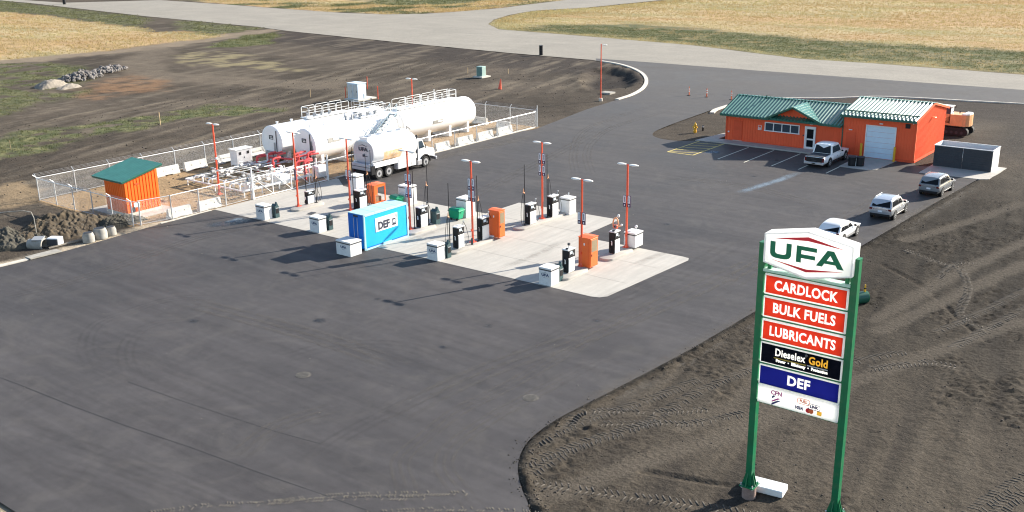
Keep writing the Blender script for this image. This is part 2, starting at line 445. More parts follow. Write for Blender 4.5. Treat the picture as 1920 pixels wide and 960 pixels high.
FAR_T = [(-700, 206), (-356.11, 157.95), (-281.60, 180.38), (-266.29, 183.89), (-233.99, 176.53), (-202.18, 171.69), (-163.67, 166.61), (-147.01, 168.05), (-138.24, 174.68), (-134.45, 184.59), (-131.75, 204.18), (-136.58, 242.38), (-150, 330), (-150, 900), (-900, 900)]
FAR_R = [(-95, 900), (-98, 330), (-106, 217), (-114.56, 197.88), (-110.83, 181.86), (-105.04, 167.53), (-97.71, 156.52), (-86.37, 146.54), (-74.84, 145.01), (-58.11, 142.61), (-28.59, 137.55), (-1.44, 127.16), (12.06, 127.09), (22.88, 126.49), (36.17, 125.33), (60, 122), (500, 114), (500, 900)]
VERGE_R = [(-82.28, 146.37), (-83.54, 158.81), (-76.98, 165.72), (-62.82, 173.22), (-42.51, 171.01), (-24.26, 163.44), (-8.20, 159.37), (9.64, 157.72), (28.83, 158.12), (67.28, 158.93), (68.58, 129.93), (36.03, 125.98), (22.27, 128.57), (11.42, 128.89), (-2.25, 129.05), (-29.82, 139.81), (-59.84, 145.17)]
PIT = [(-19.39, 83.14), (-26.05, 96.05), (-23.33, 99.37), (-17.65, 96.26), (-11.21, 88.20), (-8.62, 81.63), (-9.90, 76.97), (-11.97, 74.41)]

def nonuni(segs):
    out = [segs[0][0]]
    for a, b, s in segs:
        n = max(1, int(round((b - a) / s)))
        out += list(np.linspace(a, b, n + 1)[1:])
    return np.array(out)

def make_terrain():
    gx = nonuni([(-3200, -420, 180), (-420, -140, 2.4), (-140, -60, 1.0), (-60, 0, 0.42), (0, 46, 1.0), (46, 67.5, 0.125), (67.5, 90, 0.6), (90, 140, 3), (140, 500, 20), (500, 3200, 180)])
    gy = nonuni([(-3200, -80, 200), (-80, -34, 2.0), (-34, -25, 0.6), (-25, 12, 0.125), (12, 32, 0.25), (32, 118, 0.5), (118, 180, 0.9), (180, 330, 2.0), (330, 600, 15), (600, 3200, 180)])
    X, Y = np.meshgrid(gx, gy)
    nx, ny = len(gx), len(gy)
    wx = X + 3.0 * (fbm(X * 0.22, Y * 0.22, 4, 5) - 0.5) * 2; wy = Y + 3.0 * (fbm(X * 0.22, Y * 0.22, 4, 9) - 0.5) * 2
    fx = X + 0.5 * (fbm(X * 1.5, Y * 1.5, 3, 15) - 0.5); fy = Y + 0.5 * (fbm(X * 1.5, Y * 1.5, 3, 19) - 0.5)
    dl = sdist(LOT, X, Y); dr = sdist(ROAD, X, Y); dp = np.minimum(dl, dr)
    def inside(poly, soft=1.5, warp=True):
        return 1 - sstep(-soft, soft, sdist(poly, wx, wy) if warp else sdist(poly, fx, fy))
    # ---- colour
    n1 = fbm(X * 0.08, Y * 0.08, 5, 31)[..., None]; n2 = fbm(X * 0.9, Y * 0.9, 4, 37)[..., None]; n3 = fbm(X * 4.1, Y * 4.1, 3, 41)[..., None]
    dirtA = np.array([0.054, 0.044, 0.034]); dirtB = np.array([0.112, 0.091, 0.070])
    col = dirtA + (dirtB - dirtA) * np.clip(0.15 + 1.5 * (n1 - 0.36) + 0.6 * (n2 - 0.5), 0, 1)
    # the stripped clay behind the pumps is browner and paler than the black topsoil by the road
    def mixc(c, m):
        nonlocal col
        m = m[..., None] if m.ndim == 2 else m
        col = col * (1 - m) + np.array(c) * m
    topsoil = sstep(0, 1, 1 - sstep(10, 24, np.abs(dr) + 6 * (fbm(X * .15, Y * .15, 3, 51) - .5)) ) * (X > -140) * (Y > 60)
    mixc([0.046, 0.038, 0.033], topsoil * 0.85)
    # right field
    mixc([0.064, 0.054, 0.042], sstep(42, 47, X) * (1 - sstep(60, 70, Y)) * (0.45 + 0.4 * fbm(X * .25, Y * .25, 3, 53)))
    mixc([0.044, 0.039, 0.034], sstep(44, 48, X) * sstep(54, 66, Y) * 0.8)
    # streaks from grading, roughly along y in the compound field
    stk = fbm(X * 0.9 + 0.25 * Y, Y * 0.10 - X * 0.03, 4, 61)
    left = (1 - sstep(-18, -10, X)) * (1 - sstep(112, 125, Y))
    mixc([0.175, 0.145, 0.108], left * np.clip((stk - 0.50) * 3.2, 0, 1) * 0.75)
    grass = np.zeros_like(X); dry = np.zeros_like(X)
    a = inside(FAR_T, 1.5); b = inside(FAR_R, 1.0, False)
    e = inside(DRY_L, 2.0); f = inside(GREEN_L, 2.0)
    bare = inside(BARE_L, 2.0)
    gm = inside(GREEN_M, 2.0) * sstep(0.34, 0.56, fbm(X * .35, Y * .35, 4, 71)); sl_ = inside(STRIP_L, 1.2) * sstep(0.25, 0.5, fbm(X * .5, Y * .5, 3, 73))
    sn = inside(STRIP_N, 1.0); pn = inside(PATCH_N, 1.4) * sstep(0.36, 0.6, fbm(X * .5, Y * .25, 4, 77))
    vr = inside(VERGE_R, 5.0) * (0.45 + 0.55 * sstep(.30, .60, fbm(X * .25, Y * .25, 4, 79)))
    n1s = n1[..., 0]
    drym = np.clip(a * sstep(0.40, 0.56, n1s) + b * (1 - vr) + e * (1 - f), 0, 1) * (1 - bare)
    grm = np.clip(np.maximum.reduce([a * (1 - sstep(0.40, 0.56, n1s)), vr * b, f * (0.35 + 0.65 * sstep(.35, .6, n2[..., 0])), gm * 0.85, sl_, sn]), 0, 1) * (1 - bare)
    band = fbm(X * 0.05 + Y * 0.02, Y * 0.12, 4, 81)[..., None]
    dcol = np.array([0.36, 0.255, 0.14]) * (1 - band) + np.array([0.43, 0.365, 0.215]) * band
    gpat = sstep(.50, .66, fbm(X * .06, Y * .14, 4, 83))[..., None] * 0.55
    dcol = dcol * (1 - gpat) + np.array([0.22, 0.215, 0.105]) * gpat
    opat = sstep(.46, .64, fbm(X * .025 + 5, Y * .07, 4, 87))[..., None] * 0.55
    dcol = dcol * (1 - opat) + np.array([0.40, 0.245, 0.125]) * opat
    dcol = dcol * (0.8 + 0.4 * n2)
    gcol = np.array([0.080, 0.092, 0.044]) + (np.array([0.180, 0.172, 0.085]) - np.array([0.080, 0.092, 0.044])) * np.clip((n2 - 0.35) * 2.2, 0, 1)
    ycol = np.array([0.25, 0.225, 0.095])
    col = col * (1 - drym[..., None]) + dcol * drym[..., None]
    col = col * (1 - grm[..., None]) + gcol * grm[..., None]
    yl = np.clip(e * f * 1.5 + b * (1 - sstep(2, 16, -sdist(FAR_R, wx, wy))) * (1 - vr) * 0.8, 0, 1) * (0.4 + 0.6 * n2[..., 0])
    mixc(ycol, yl * (1 - bare))
    mixc([0.26, 0.22, 0.125], pn * 0.75)
    mixc([0.23, 0.135, 0.075], inside(RUST, 2.2) * 0.75 * sstep(.25, .6, n2[..., 0])); mixc([0.26, 0.19, 0.115], inside(RUST2, 0.8) * 0.8)
    d, arc, off = pathdist(TRACK_L, wx, wy)
    tl = 1 - sstep(2.2, 4.5, d)
    mixc([0.225, 0.18, 0.13], tl * 0.85); drym *= 1 - tl; grm *= 1 - tl
    tm, _, _ = pathdist(TRACK_M, wx, wy); tm = 1 - sstep(2.5, 6, tm); mixc([0.15, 0.122, 0.092], tm * 0.7); drym *= 1 - tm; grm *= 1 - tm
    # gravel yard of the tank compound and the sandy strips along the asphalt
    yard = 1 - sstep(-0.3, 0.5, sdist([(-16.6, -7.3), (-0.4, -7.3), (-0.4, 46.8), (-16.6, 46.8)], fx, fy))
    mixc([0.36, 0.245, 0.135], yard * (0.65 + 0.35 * n2[..., 0])); drym *= 1 - yard; grm *= 1 - yard
    sandy = (1 - sstep(0.7, 1.5, dl + 0.6 * (n3[..., 0] - .5))) * (X < 0.7) * (Y < 1); mixc([0.50, 0.42, 0.31], sandy * 0.9)
    sandy2 = (Y < -34.6) * (dl > 0) * 1.0; mixc([0.46, 0.38, 0.26], sandy2)
    col = col * (0.80 + 0.40 * n3)
    # ---- relief
    Z = -0.05 + 0.12 * (fbm(X * 0.35, Y * 0.35, 4, 91) - 0.5) + 0.05 * (fbm(X * 1.4, Y * 1.4, 3, 95) - 0.5)
    near = sstep(43, 47, X) * (1 - sstep(30, 60, Y)) * sstep(-27, -25, Y)
    clod = np.abs(fbm(X * 2.4, Y * 2.4, 3, 101) - 0.5) * 2
    clod2 = fbm(X * 6.0, Y * 6.0, 2, 103)
    rough = sstep(0.44, 0.64, fbm(X * 0.42, Y * 0.20, 4, 105))
    Z += near * (0.04 + rough * (0.13 * (0.45 - clod) + 0.17 * (clod2 - 0.45)) + (1 - rough) * 0.025 * (clod2 - .5))
    gs = fbm(X * 1.3 + 0.25 * Y, Y * 0.11, 4, 107)
    mixc([0.104, 0.087, 0.067], near * np.clip((gs - 0.52) * 4, 0, 1) * 0.5); mixc([0.036, 0.031, 0.027], near * np.clip((0.47 - gs) * 4, 0, 1) * 0.55)
    Z += near * 0.10 * (gs - .5)
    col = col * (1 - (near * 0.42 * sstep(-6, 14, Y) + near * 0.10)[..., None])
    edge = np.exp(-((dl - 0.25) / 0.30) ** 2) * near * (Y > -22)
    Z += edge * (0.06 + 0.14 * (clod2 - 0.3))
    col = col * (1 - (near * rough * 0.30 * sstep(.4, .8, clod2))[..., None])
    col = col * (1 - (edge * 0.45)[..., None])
    # machine and tyre tracks pressed into the soil: bars of the lugs and a flat bed
    TR = [([(49.56, -20.20), (52.23, -19.30), (55.50, -17.92), (59.80, -16.69)], 0.42, 0.34), ([(48.18, -19.33), (48.60, -17.69), (49.55, -14.75), (50.86, -12.09)], 0.40, 0.30),
          ([(47.53, -18.48), (47.44, -16.51), (48.03, -13.82), (49.10, -10.63), (50.02, -6.78)], 0.40, 0.30), ([(47.48, -15.27), (47.40, -13.35), (49.95, -11.55), (52.11, -9.60)], 0.36, 0.30),
          ([(48.75, -13.99), (50.74, -12.39), (52.17, -11.33), (54.05, -8.33)], 0.36, 0.30), ([(48.83, -19.61), (49.14, -16.35), (50.33, -13.17), (50.67, -8.55), (51.59, -3.76)], 0.40, 0.30),
          ([(56.85, 0.06), (58.90, 2.44), (60.47, 2.71)], 0.4, 0.3), ([(64.80, -12.96), (65.28, -10.13), (66.09, -7.39), (67.21, -5.71)], 0.40, 0.30), ([(65.85, -12.42), (65.82, -10.25), (66.44, -9.01), (67.49, -8.24)], 0.40, 0.30),
          ([(54.80, -1.43), (56.35, 1.48), (57.50, 3.24)], 0.4, 0.3), ([(51.94, -16.72), (54.70, -15.99), (56.62, -15.34)], 0.10, 9.0), ([(52.54, -16.80), (55.22, -16.00), (56.84, -15.29)], 0.10, 9.0),
          ([(51.17, 17.74), (53.36, 16.05), (55.33, 14.17), (58.46, 9.97), (60.62, 7.41)], 0.16, 9.0), ([(51.42, 22.05), (54.11, 20.56), (55.74, 19.83), (57.39, 15.64), (58.21, 10.89), (60.19, 9.10)], 0.3, 0.35),
          ([(55.08, 17.27), (55.11, 20.83), (56.19, 22.04)], 0.3, 0.35), ([(57.96, 7.49), (58.98, 11.44), (60.42, 18.44)], 0.35, 0.35), ([(59.40, 5.56), (60.49, 11.43), (61.69, 16.87)], 0.35, 0.35)]
    for path, hw, pitch in TR:
        d, arc, off = pathdist(smooth_path(path, 6), X, Y)
        m = (1 - sstep(hw * 0.75, hw * 1.25, d)) * near
        Z = Z * (1 - m) + m * (-0.01 if pitch < 5 else -0.10)
        mixc([0.085, 0.071, 0.055], m * 0.35)
    for path in ([(50.15, -21.37), (51.08, -18.79), (52.65, -14.70), (54.26, -9.94), (54.47, -8.02)], [(50.98, -20.23), (51.87, -16.60), (53.72, -12.66), (54.95, -9.08), (57.09, -0.62), (61.50, 12.16)], [(52.16, -11.83), (52.83, -6.97), (51.35, -1.23), (49.26, 3.33)],
                 [(50.56, 24.73), (52.52, 31.48), (54.98, 41.29)], [(55.23, 5.52), (56.87, 13.41), (59.11, 24.41)], [(54.39, 7.03), (55.65, 17.68), (57.90, 29.90)]):
        d, arc, off = pathdist(smooth_path(path, 6), X, Y)
        m = (1 - sstep(0.25, 0.85, np.abs(d - .0) + 0.5 * (n2[..., 0] - .5))) * near
        Z = Z * (1 - 0.85 * m) + 0.85 * m * (-0.03)
        mixc([0.092, 0.077, 0.060], m * 0.65)
    # ruts on the left field
    lz = left * (1 - yard)
    Z += lz * (0.20 * (fbm(X * 1.1 + .3 * Y, Y * 0.35, 4, 111) - 0.5) + 0.12 * (stk - .5))
    pit = 1 - sstep(-2.5, 0.5, sdist(PIT, fx, fy))
    Z -= pit * 0.9; mixc([0.028, 0.024, 0.022], pit * 0.75)
    lip = np.exp(-(sdist(PIT, fx, fy) / 1.2) ** 2); Z += lip * 0.25 * (n2[..., 0])
    fieldm = np.clip(drym + grm, 0, 1)
    Z += fieldm * (0.25 * (fbm(X * .1, Y * .1, 3, 121) - .4) + 0.18 * (n2[..., 0] - .5))
    Z += 0.5 * np.exp(-((dr - 7) / 4.0) ** 2) * f * 0.0
    Z += sstep(400, 1500, np.hypot(X - 70, Y + 50)) * (fbm(X * .002, Y * .002, 3, 131) - .5) * 2
    lots_ = sstep(0.0, 0.5, dp); lots_yard = sstep(-.3, .3, dl)
    Z = np.where(dp < 0, -0.14, Z * lots_ + (-0.06) * (1 - lots_) + (edge * 0.08) )
    Z = np.where((yard > 0.5), -0.02 + 0.05 * (n2[..., 0] - 0.5), Z)
    V = np.stack([X, Y, Z], -1).reshape(-1, 3)
    idx = np.arange(nx * ny).reshape(ny, nx)
    F = np.stack([idx[:-1, :-1], idx[:-1, 1:], idx[1:, 1:], idx[1:, :-1]], -1).reshape(-1, 4)
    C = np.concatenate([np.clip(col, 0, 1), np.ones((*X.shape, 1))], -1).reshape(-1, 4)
    m = bpy.data.materials.new('soil_and_grass_ground'); m.use_nodes = True
    nt = m.node_tree; N = nt.nodes; L = nt.links; b = N['Principled BSDF']; b.inputs['Roughness'].default_value = 0.95; b.inputs['Specular IOR Level'].default_value = 0.08
    at = N.new('ShaderNodeAttribute'); at.attribute_name = 'albedo'
    ge = N.new('ShaderNodeNewGeometry')
    na = N.new('ShaderNodeTexNoise'); na.inputs['Scale'].default_value = 7.0; na.inputs['Detail'].default_value = 8; na.inputs['Roughness'].default_value = 0.7
    L.new(ge.outputs['Position'], na.inputs['Vector'])
    mr = N.new('ShaderNodeMapRange'); mr.inputs[1].default_value = 0.3; mr.inputs[2].default_value = 0.7; mr.inputs[3].default_value = 0.62; mr.inputs[4].default_value = 1.38
    L.new(na.outputs[0], mr.inputs[0])
    mx = N.new('ShaderNodeMix'); mx.data_type = 'RGBA'; mx.blend_type = 'MULTIPLY'; mx.inputs[0].default_value = 1
    L.new(at.outputs['Color'], mx.inputs[6]); L.new(mr.outputs[0], mx.inputs[7]); L.new(mx.outputs[2], b.inputs['Base Color'])
    nb = N.new('ShaderNodeTexNoise'); nb.inputs['Scale'].default_value = 3.5; nb.inputs['Detail'].default_value = 9; nb.inputs['Roughness'].default_value = 0.68
    L.new(ge.outputs['Position'], nb.inputs['Vector'])
    bp = N.new('ShaderNodeBump'); bp.inputs['Strength'].default_value = 0.8; bp.inputs['Distance'].default_value = 0.12
    L.new(nb.outputs[0], bp.inputs['Height']); L.new(bp.outputs[0], b.inputs['Normal'])
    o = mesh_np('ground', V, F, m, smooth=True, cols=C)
    tag(o, kind='structure')
    global TRACKS_
    TRACKS_ = TR
    return dict(gx=gx, gy=gy, dry=drym, grn=grm, Z=Z, dp=dp, near=near, edge=edge, yl=yl)

TER = make_terrain()

def tsample(a, x, y):
    i = np.clip(np.searchsorted(TER['gx'], x) - 1, 0, len(TER['gx']) - 2); j = np.clip(np.searchsorted(TER['gy'], y) - 1, 0, len(TER['gy']) - 2)
    return a[j, i]

# ------------------------------------------------------------------ asphalt, road, pad
def asphalt_mat(name, base, amp, streak_dir, rough, pale=(0.20, 0.18, 0.16), pale_amt=0.3):
    m = bpy.data.materials.new(name); m.use_nodes = True
    nt = m.node_tree; N = nt.nodes; L = nt.links; b = N['Principled BSDF']
    ge = N.new('ShaderNodeNewGeometry')
    mp = N.new('ShaderNodeMapping'); mp.vector_type = 'POINT'; mp.inputs['Rotation'].default_value = (0, 0, -streak_dir); mp.inputs['Scale'].default_value = (0.05, 0.85, 1)
    L.new(ge.outputs['Position'], mp.inputs[0])
    def noise(vec, sc, det, ro=0.6, dis=0.0):
        n = N.new('ShaderNodeTexNoise'); n.inputs['Scale'].default_value = sc; n.inputs['Detail'].default_value = det; n.inputs['Roughness'].default_value = ro; n.inputs['Distortion'].default_value = dis
        L.new(vec, n.inputs['Vector']); return n.outputs[0]
    def rng(v, a, bb, c, d):
        r = N.new('ShaderNodeMapRange'); r.inputs[1].default_value = a; r.inputs[2].default_value = bb; r.inputs[3].default_value = c; r.inputs[4].default_value = d
        L.new(v, r.inputs[0]); return r.outputs[0]
    def mul(x, y):
        q = N.new('ShaderNodeMath'); q.operation = 'MULTIPLY'; L.new(x, q.inputs[0]); L.new(y, q.inputs[1]); return q.outputs[0]
    st = noise(mp.outputs[0], 1.0, 6, 0.7)
    big = noise(ge.outputs['Position'], 0.09, 5, 0.6, 1.0)
    fin = noise(ge.outputs['Position'], 22, 4, 0.8)
    med = noise(ge.outputs['Position'], 1.6, 6, 0.65)
    v = mul(mul(rng(st, 0.3, 0.7, 1 - amp, 1 + amp), rng(big, 0.35, 0.65, 1 - amp * 0.7, 1 + amp * 0.7)), mul(rng(fin, 0.25, 0.75, 0.55, 1.45), rng(med, 0.3, 0.7, 0.9, 1.1)))
    mx = N.new('ShaderNodeMix'); mx.data_type = 'RGBA'; mx.blend_type = 'MULTIPLY'; mx.inputs[0].default_value = 1; mx.inputs[6].default_value = (*base, 1); L.new(v, mx.inputs[7])
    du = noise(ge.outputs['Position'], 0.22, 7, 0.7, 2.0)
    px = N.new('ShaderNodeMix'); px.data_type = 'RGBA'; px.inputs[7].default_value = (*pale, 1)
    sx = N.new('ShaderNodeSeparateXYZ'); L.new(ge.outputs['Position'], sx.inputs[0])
    worn_sheen = rng(sx.outputs[1], 10.0, 95.0, 0.0, 0.75 if pale_amt < .5 and base[0] < .1 else 0.0)  # paler towards the road: dusty wear plus far sheen put into the colour
    ad = N.new('ShaderNodeMath'); ad.operation = 'ADD'; L.new(rng(du, 0.50, 0.74, 0, pale_amt), ad.inputs[0]); L.new(mul(worn_sheen, rng(med, 0.2, 0.8, 0.7, 1.3)), ad.inputs[1])
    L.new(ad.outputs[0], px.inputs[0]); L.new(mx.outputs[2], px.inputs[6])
    L.new(px.outputs[2], b.inputs['Base Color'])
    L.new(rng(big, 0.3, 0.7, rough - 0.06, rough + 0.08), b.inputs['Roughness'])
    b.inputs['Specular IOR Level'].default_value = 0.08
    bp = N.new('ShaderNodeBump'); bp.inputs['Strength'].default_value = 0.35; bp.inputs['Distance'].default_value = 0.012
    L.new(noise(ge.outputs['Position'], 45, 3, 0.8), bp.inputs['Height']); L.new(bp.outputs[0], b.inputs['Normal'])
    return m

SEAM_DIR = math.atan2(-26.8 + 28.5, 39.0 - 21.2)
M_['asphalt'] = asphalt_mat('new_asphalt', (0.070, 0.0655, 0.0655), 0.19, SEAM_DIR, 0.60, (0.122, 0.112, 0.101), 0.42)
M_['road'] = asphalt_mat('worn_road_asphalt', (0.285, 0.262, 0.222), 0.10, math.atan2(-35, 120), 0.85, (0.33, 0.30, 0.25), 0.3)

def sheet(name, P, z, mat, thick=0.0):
    m = MB()
    if thick:
        m.prism([(p[0], p[1]) for p in P], 'z', z - thick, z)
    else:
        m.poly([(p[0], p[1], z) for p in P])
    return tag(m.build(name, mat), kind='structure')

from mathutils.geometry import tessellate_polygon
def tri_sheet(name, P, z, mat):
    t = tessellate_polygon([[Vector((p[0], p[1], 0)) for p in P]])
    V = [(p[0], p[1], z) for p in P]
    me = bpy.data.meshes.new(name); me.from_pydata(V, [], [tuple(q) for q in t]); me.update()
    bm = bmesh.new(); bm.from_mesh(me)
    for f in bm.faces:
        f.normal_update()
        if f.normal.z < 0: f.normal_flip()
    bm.to_mesh(me); bm.free()
    me.materials.append(mat)
    return tag(link(bpy.data.objects.new(name, me)), kind='structure')

tri_sheet('road', jag(ROAD, 1.5, 0.22, 3), -0.012, M_['road'])
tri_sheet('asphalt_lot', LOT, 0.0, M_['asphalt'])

def concrete_mat():
    m = pm('pump_pad_concrete', (0.42, 0.395, 0.35), 0.8, var=0.05, scale=0.5, bump=0.12, bscale=40)
    nt = m.node_tree; N = nt.nodes; L = nt.links; b = N['Principled BSDF']
    src = b.inputs['Base Color'].links[0].from_socket
    ge = N.new('ShaderNodeNewGeometry')
    # broom streaks, tyre scuffs and damp stains
    mp = N.new('ShaderNodeMapping'); mp.inputs['Scale'].default_value = (3.2, 0.35, 1); mp.inputs['Rotation'].default_value = (0, 0, 1.2); L.new(ge.outputs['Position'], mp.inputs[0])
    n = N.new('ShaderNodeTexNoise'); n.inputs['Scale'].default_value = 1.0; n.inputs['Detail'].default_value = 6; L.new(mp.outputs[0], n.inputs['Vector'])
    r = N.new('ShaderNodeMapRange'); r.inputs[1].default_value = 0.35; r.inputs[2].default_value = 0.7; r.inputs[3].default_value = 0.92; r.inputs[4].default_value = 1.08; L.new(n.outputs[0], r.inputs[0])
    x = N.new('ShaderNodeMix'); x.data_type = 'RGBA'; x.blend_type = 'MULTIPLY'; x.inputs[0].default_value = 1; L.new(src, x.inputs[6]); L.new(r.outputs[0], x.inputs[7])
    n2 = N.new('ShaderNodeTexNoise'); n2.inputs['Scale'].default_value = 0.5; n2.inputs['Detail'].default_value = 5; n2.inputs['Distortion'].default_value = 3.0; L.new(ge.outputs['Position'], n2.inputs['Vector'])
    r2 = N.new('ShaderNodeMapRange'); r2.inputs[1].default_value = 0.50; r2.inputs[2].default_value = 0.53; r2.inputs[4].default_value = 0.5; L.new(n2.outputs[0], r2.inputs[0])
    r3 = N.new('ShaderNodeMapRange'); r3.inputs[1].default_value = 0.53; r3.inputs[2].default_value = 0.57; r3.inputs[3].default_value = 1.0; r3.inputs[4].default_value = 0; L.new(n2.outputs[0], r3.inputs[0])
    mm = N.new('ShaderNodeMath'); mm.operation = 'MULTIPLY'; L.new(r2.outputs[0], mm.inputs[0]); L.new(r3.outputs[0], mm.inputs[1])
    y = N.new('ShaderNodeMix'); y.data_type = 'RGBA'; y.inputs[7].default_value = (0.37, 0.345, 0.31, 1); L.new(mm.outputs[0], y.inputs[0]); L.new(x.outputs[2], y.inputs[6])
    L.new(y.outputs[2], b.inputs['Base Color'])
    return m
M_['pad'] = concrete_mat()
M_['slab'] = pm('slab_concrete', (0.40, 0.375, 0.335), 0.85, var=0.10, scale=0.8, bump=0.15, grime=0.12)

# the pump pad is cast in bays with narrow joints between them
pad = sheet('concrete_pad', PAD, 0.012, M_['pad'], 0.10)
jm = MB()
M_['joint'] = pm('joint_sealant', (0.345, 0.32, 0.28), 0.9, var=0.2)
for x in (4.6, 9.8, 14.6, 19.8, 24.9, 29.95, 34.9): jm.box((x, 6.0, 0.0135), (0.035, 11.0, 0.003))
for y in (4.1, 8.1): jm.box((19.4, y, 0.0150), (38.8, 0.035, 0.003))
jm.box((24.9, 12.4, 0.0165), (10.0, 0.035, 0.003))
tag(jm.build('pad_joints', M_['joint']), kind='structure')

def strip(name, path, width, z, mat, h=0.0, wob=0.0):
    P = [np.array(p, float) for p in path]; A = []; B = []
    for i, p in enumerate(P):
        t = P[min(i + 1, len(P) - 1)] - P[max(i - 1, 0)]; t = t / np.linalg.norm(t); n = np.array([-t[1], t[0]])
        A.append(p + n * width / 2 * (1 + wob * (random.random() - .5))); B.append(p - n * width / 2 * (1 + wob * (random.random() - .5)))
    m = MB(); bm = m.bm
    va = [bm.verts.new((*q, z)) for q in A]; vb = [bm.verts.new((*q, z)) for q in B]
    for i in range(len(P) - 1): bm.faces.new((va[i], vb[i], vb[i + 1], va[i + 1]))
    if h:
        g = bmesh.ops.extrude_face_region(bm, geom=list(bm.faces))
        bmesh.ops.translate(bm, verts=[v for v in g['geom'] if isinstance(v, bmesh.types.BMVert)], vec=(0, 0, -h))
    bmesh.ops.recalc_face_normals(bm, faces=bm.faces)
    if not h:
        for f in bm.faces:
            if f.normal.z < 0: f.normal_flip()
    return tag(m.build(name, mat, recalc=False), kind='structure')

# kerbs: one ring round the entrance corner, one behind the building, low sill along the compound
kpath = [(-3.64, 69.63), (-4.20, 74.46), (-6.14, 80.60), (-9.75, 87.70), (-14.43, 94.33), (-19.84, 99.81), (-25.08, 103.50), (-29.62, 105.29)]
strip('kerb', smooth_path(kpath, 8), 0.55, 0.13, M_['kerb'], 0.3)
strip('kerb', smooth_path([(12.62, 80.56), (15.37, 83.14), (19.91, 86.04), (24.83, 90.85), (30.01, 92.74), (34.68, 93.53), (42.93, 95.12), (60, 98.6), (90, 101)], 6), 0.35, 0.10, M_['kerb'], 0.25)
strip('kerb', smooth_path([(12.37, 66.97), (11.64, 69.42), (11.48, 73.38)], 4), 0.6, 0.10, M_['kerb'], 0.25)
strip('kerb', [(-0.62, 14.3), (-0.55, 30), (-0.55, 46.3)], 0.30, 0.07, M_['kerb'], 0.2)
strip('kerb', [(-0.55, -35), (0.02, -19), (0.16, -16.9)], 0.45, 0.06, M_['kerb'], 0.2)
strip('kerb', [(-0.36, -5.3), (-0.40, -0.3)], 0.16, 0.05, M_['kerb'], 0.2)

# paving seams, tyre marks and damp patches
M_['seam'] = pm('paving_seam', (0.022, 0.021, 0.022), 0.8, var=0.3, scale=3)
def fade_mat(name, col, amt, scale, lo=0.40, hi=0.62, rough=0.8, stretch=None):
    m = bpy.data.materials.new(name); m.use_nodes = True; nt = m.node_tree; N = nt.nodes; L = nt.links
    b = N['Principled BSDF']; b.inputs['Base Color'].default_value = (*col, 1); b.inputs['Roughness'].default_value = rough; b.inputs['Specular IOR Level'].default_value = 0.3
    g = N.new('ShaderNodeNewGeometry'); n = N.new('ShaderNodeTexNoise'); n.inputs['Scale'].default_value = scale; n.inputs['Detail'].default_value = 7; n.inputs['Roughness'].default_value = 0.7
    L.new(g.outputs['Position'], n.inputs['Vector'])
    r = N.new('ShaderNodeMapRange'); r.inputs[1].default_value = lo; r.inputs[2].default_value = hi; r.inputs[4].default_value = amt; L.new(n.outputs[0], r.inputs[0])
    t = N.new('ShaderNodeAttribute'); t.attribute_name = 'edge'
    q = N.new('ShaderNodeMath'); q.operation = 'MULTIPLY'; L.new(r.outputs[0], q.inputs[0]); L.new(t.outputs['Fac'], q.inputs[1])
    L.new(q.outputs[0], b.inputs['Alpha'])
    return m
M_['scuff'] = fade_mat('dust_tyre_mark', (0.128, 0.115, 0.102), 0.48, 1.1, 0.3, 0.7)
M_['darkmark'] = fade_mat('dark_tyre_mark', (0.042, 0.040, 0.040), 0.15, 0.6, 0.3, 0.75)
M_['edgedust'] = fade_mat('dusty_asphalt_edge', (0.155, 0.135, 0.110), 0.55, 0.7, 0.35, 0.68)
M_['oil'] = fade_mat('oil_drip', (0.022, 0.021, 0.022), 0.7, 2.0, 0.35, 0.6, 0.35)
M_['padscuff'] = fade_mat('pad_scuff', (0.24, 0.225, 0.20), 0.35, 1.2, 0.3, 0.7)
M_['dust'] = fade_mat('pale_dust', (0.20, 0.26, 0.32), 0.8, 0.9, 0.2, 0.6)  # pale smear with a bluish sky sheen put into its colour
M_['damp'] = fade_mat('damp_asphalt', (0.020, 0.020, 0.022), 0.75, 0.7, 0.3, 0.5, 0.22)

def ribbon(name, path, width, z, mat, n=7):
    """soft-edged strip lying on the asphalt; attribute edge fades it out sideways and at its ends"""
    P = [np.array(p, float) for p in smooth_path(path, n)]; V = []; E = []; K = 4
    for i, p in enumerate(P):
        t = P[min(i + 1, len(P) - 1)] - P[max(i - 1, 0)]; t = t / np.linalg.norm(t); q = np.array([-t[1], t[0]])
        end = min(1, min(i, len(P) - 1 - i) / max(2, len(P) * 0.18))
        for k in range(K + 1):
            u = k / K * 2 - 1; V.append((*(p + q * u * width / 2), z)); E.append((1 - u * u) * end)
    F = [(i * (K + 1) + k, i * (K + 1) + k + 1, (i + 1) * (K + 1) + k + 1, (i + 1) * (K + 1) + k) for i in range(len(P) - 1) for k in range(K)]
    F = [f[::-1] for f in F]
    o = mesh_np(name, V, F, mat)
    at = o.data.attributes.new('edge', 'FLOAT', 'POINT'); at.data.foreach_set('value', np.array(E, np.float32))
    return tag(o, kind='structure')

def offset_path(path, d):
    P = [np.array(p, float) for p in path]; out = []
    for i, p in enumerate(P):
        t = P[min(i + 1, len(P) - 1)] - P[max(i - 1, 0)]; t = t / np.linalg.norm(t); out.append(tuple(p + np.array([-t[1], t[0]]) * d))
    return out

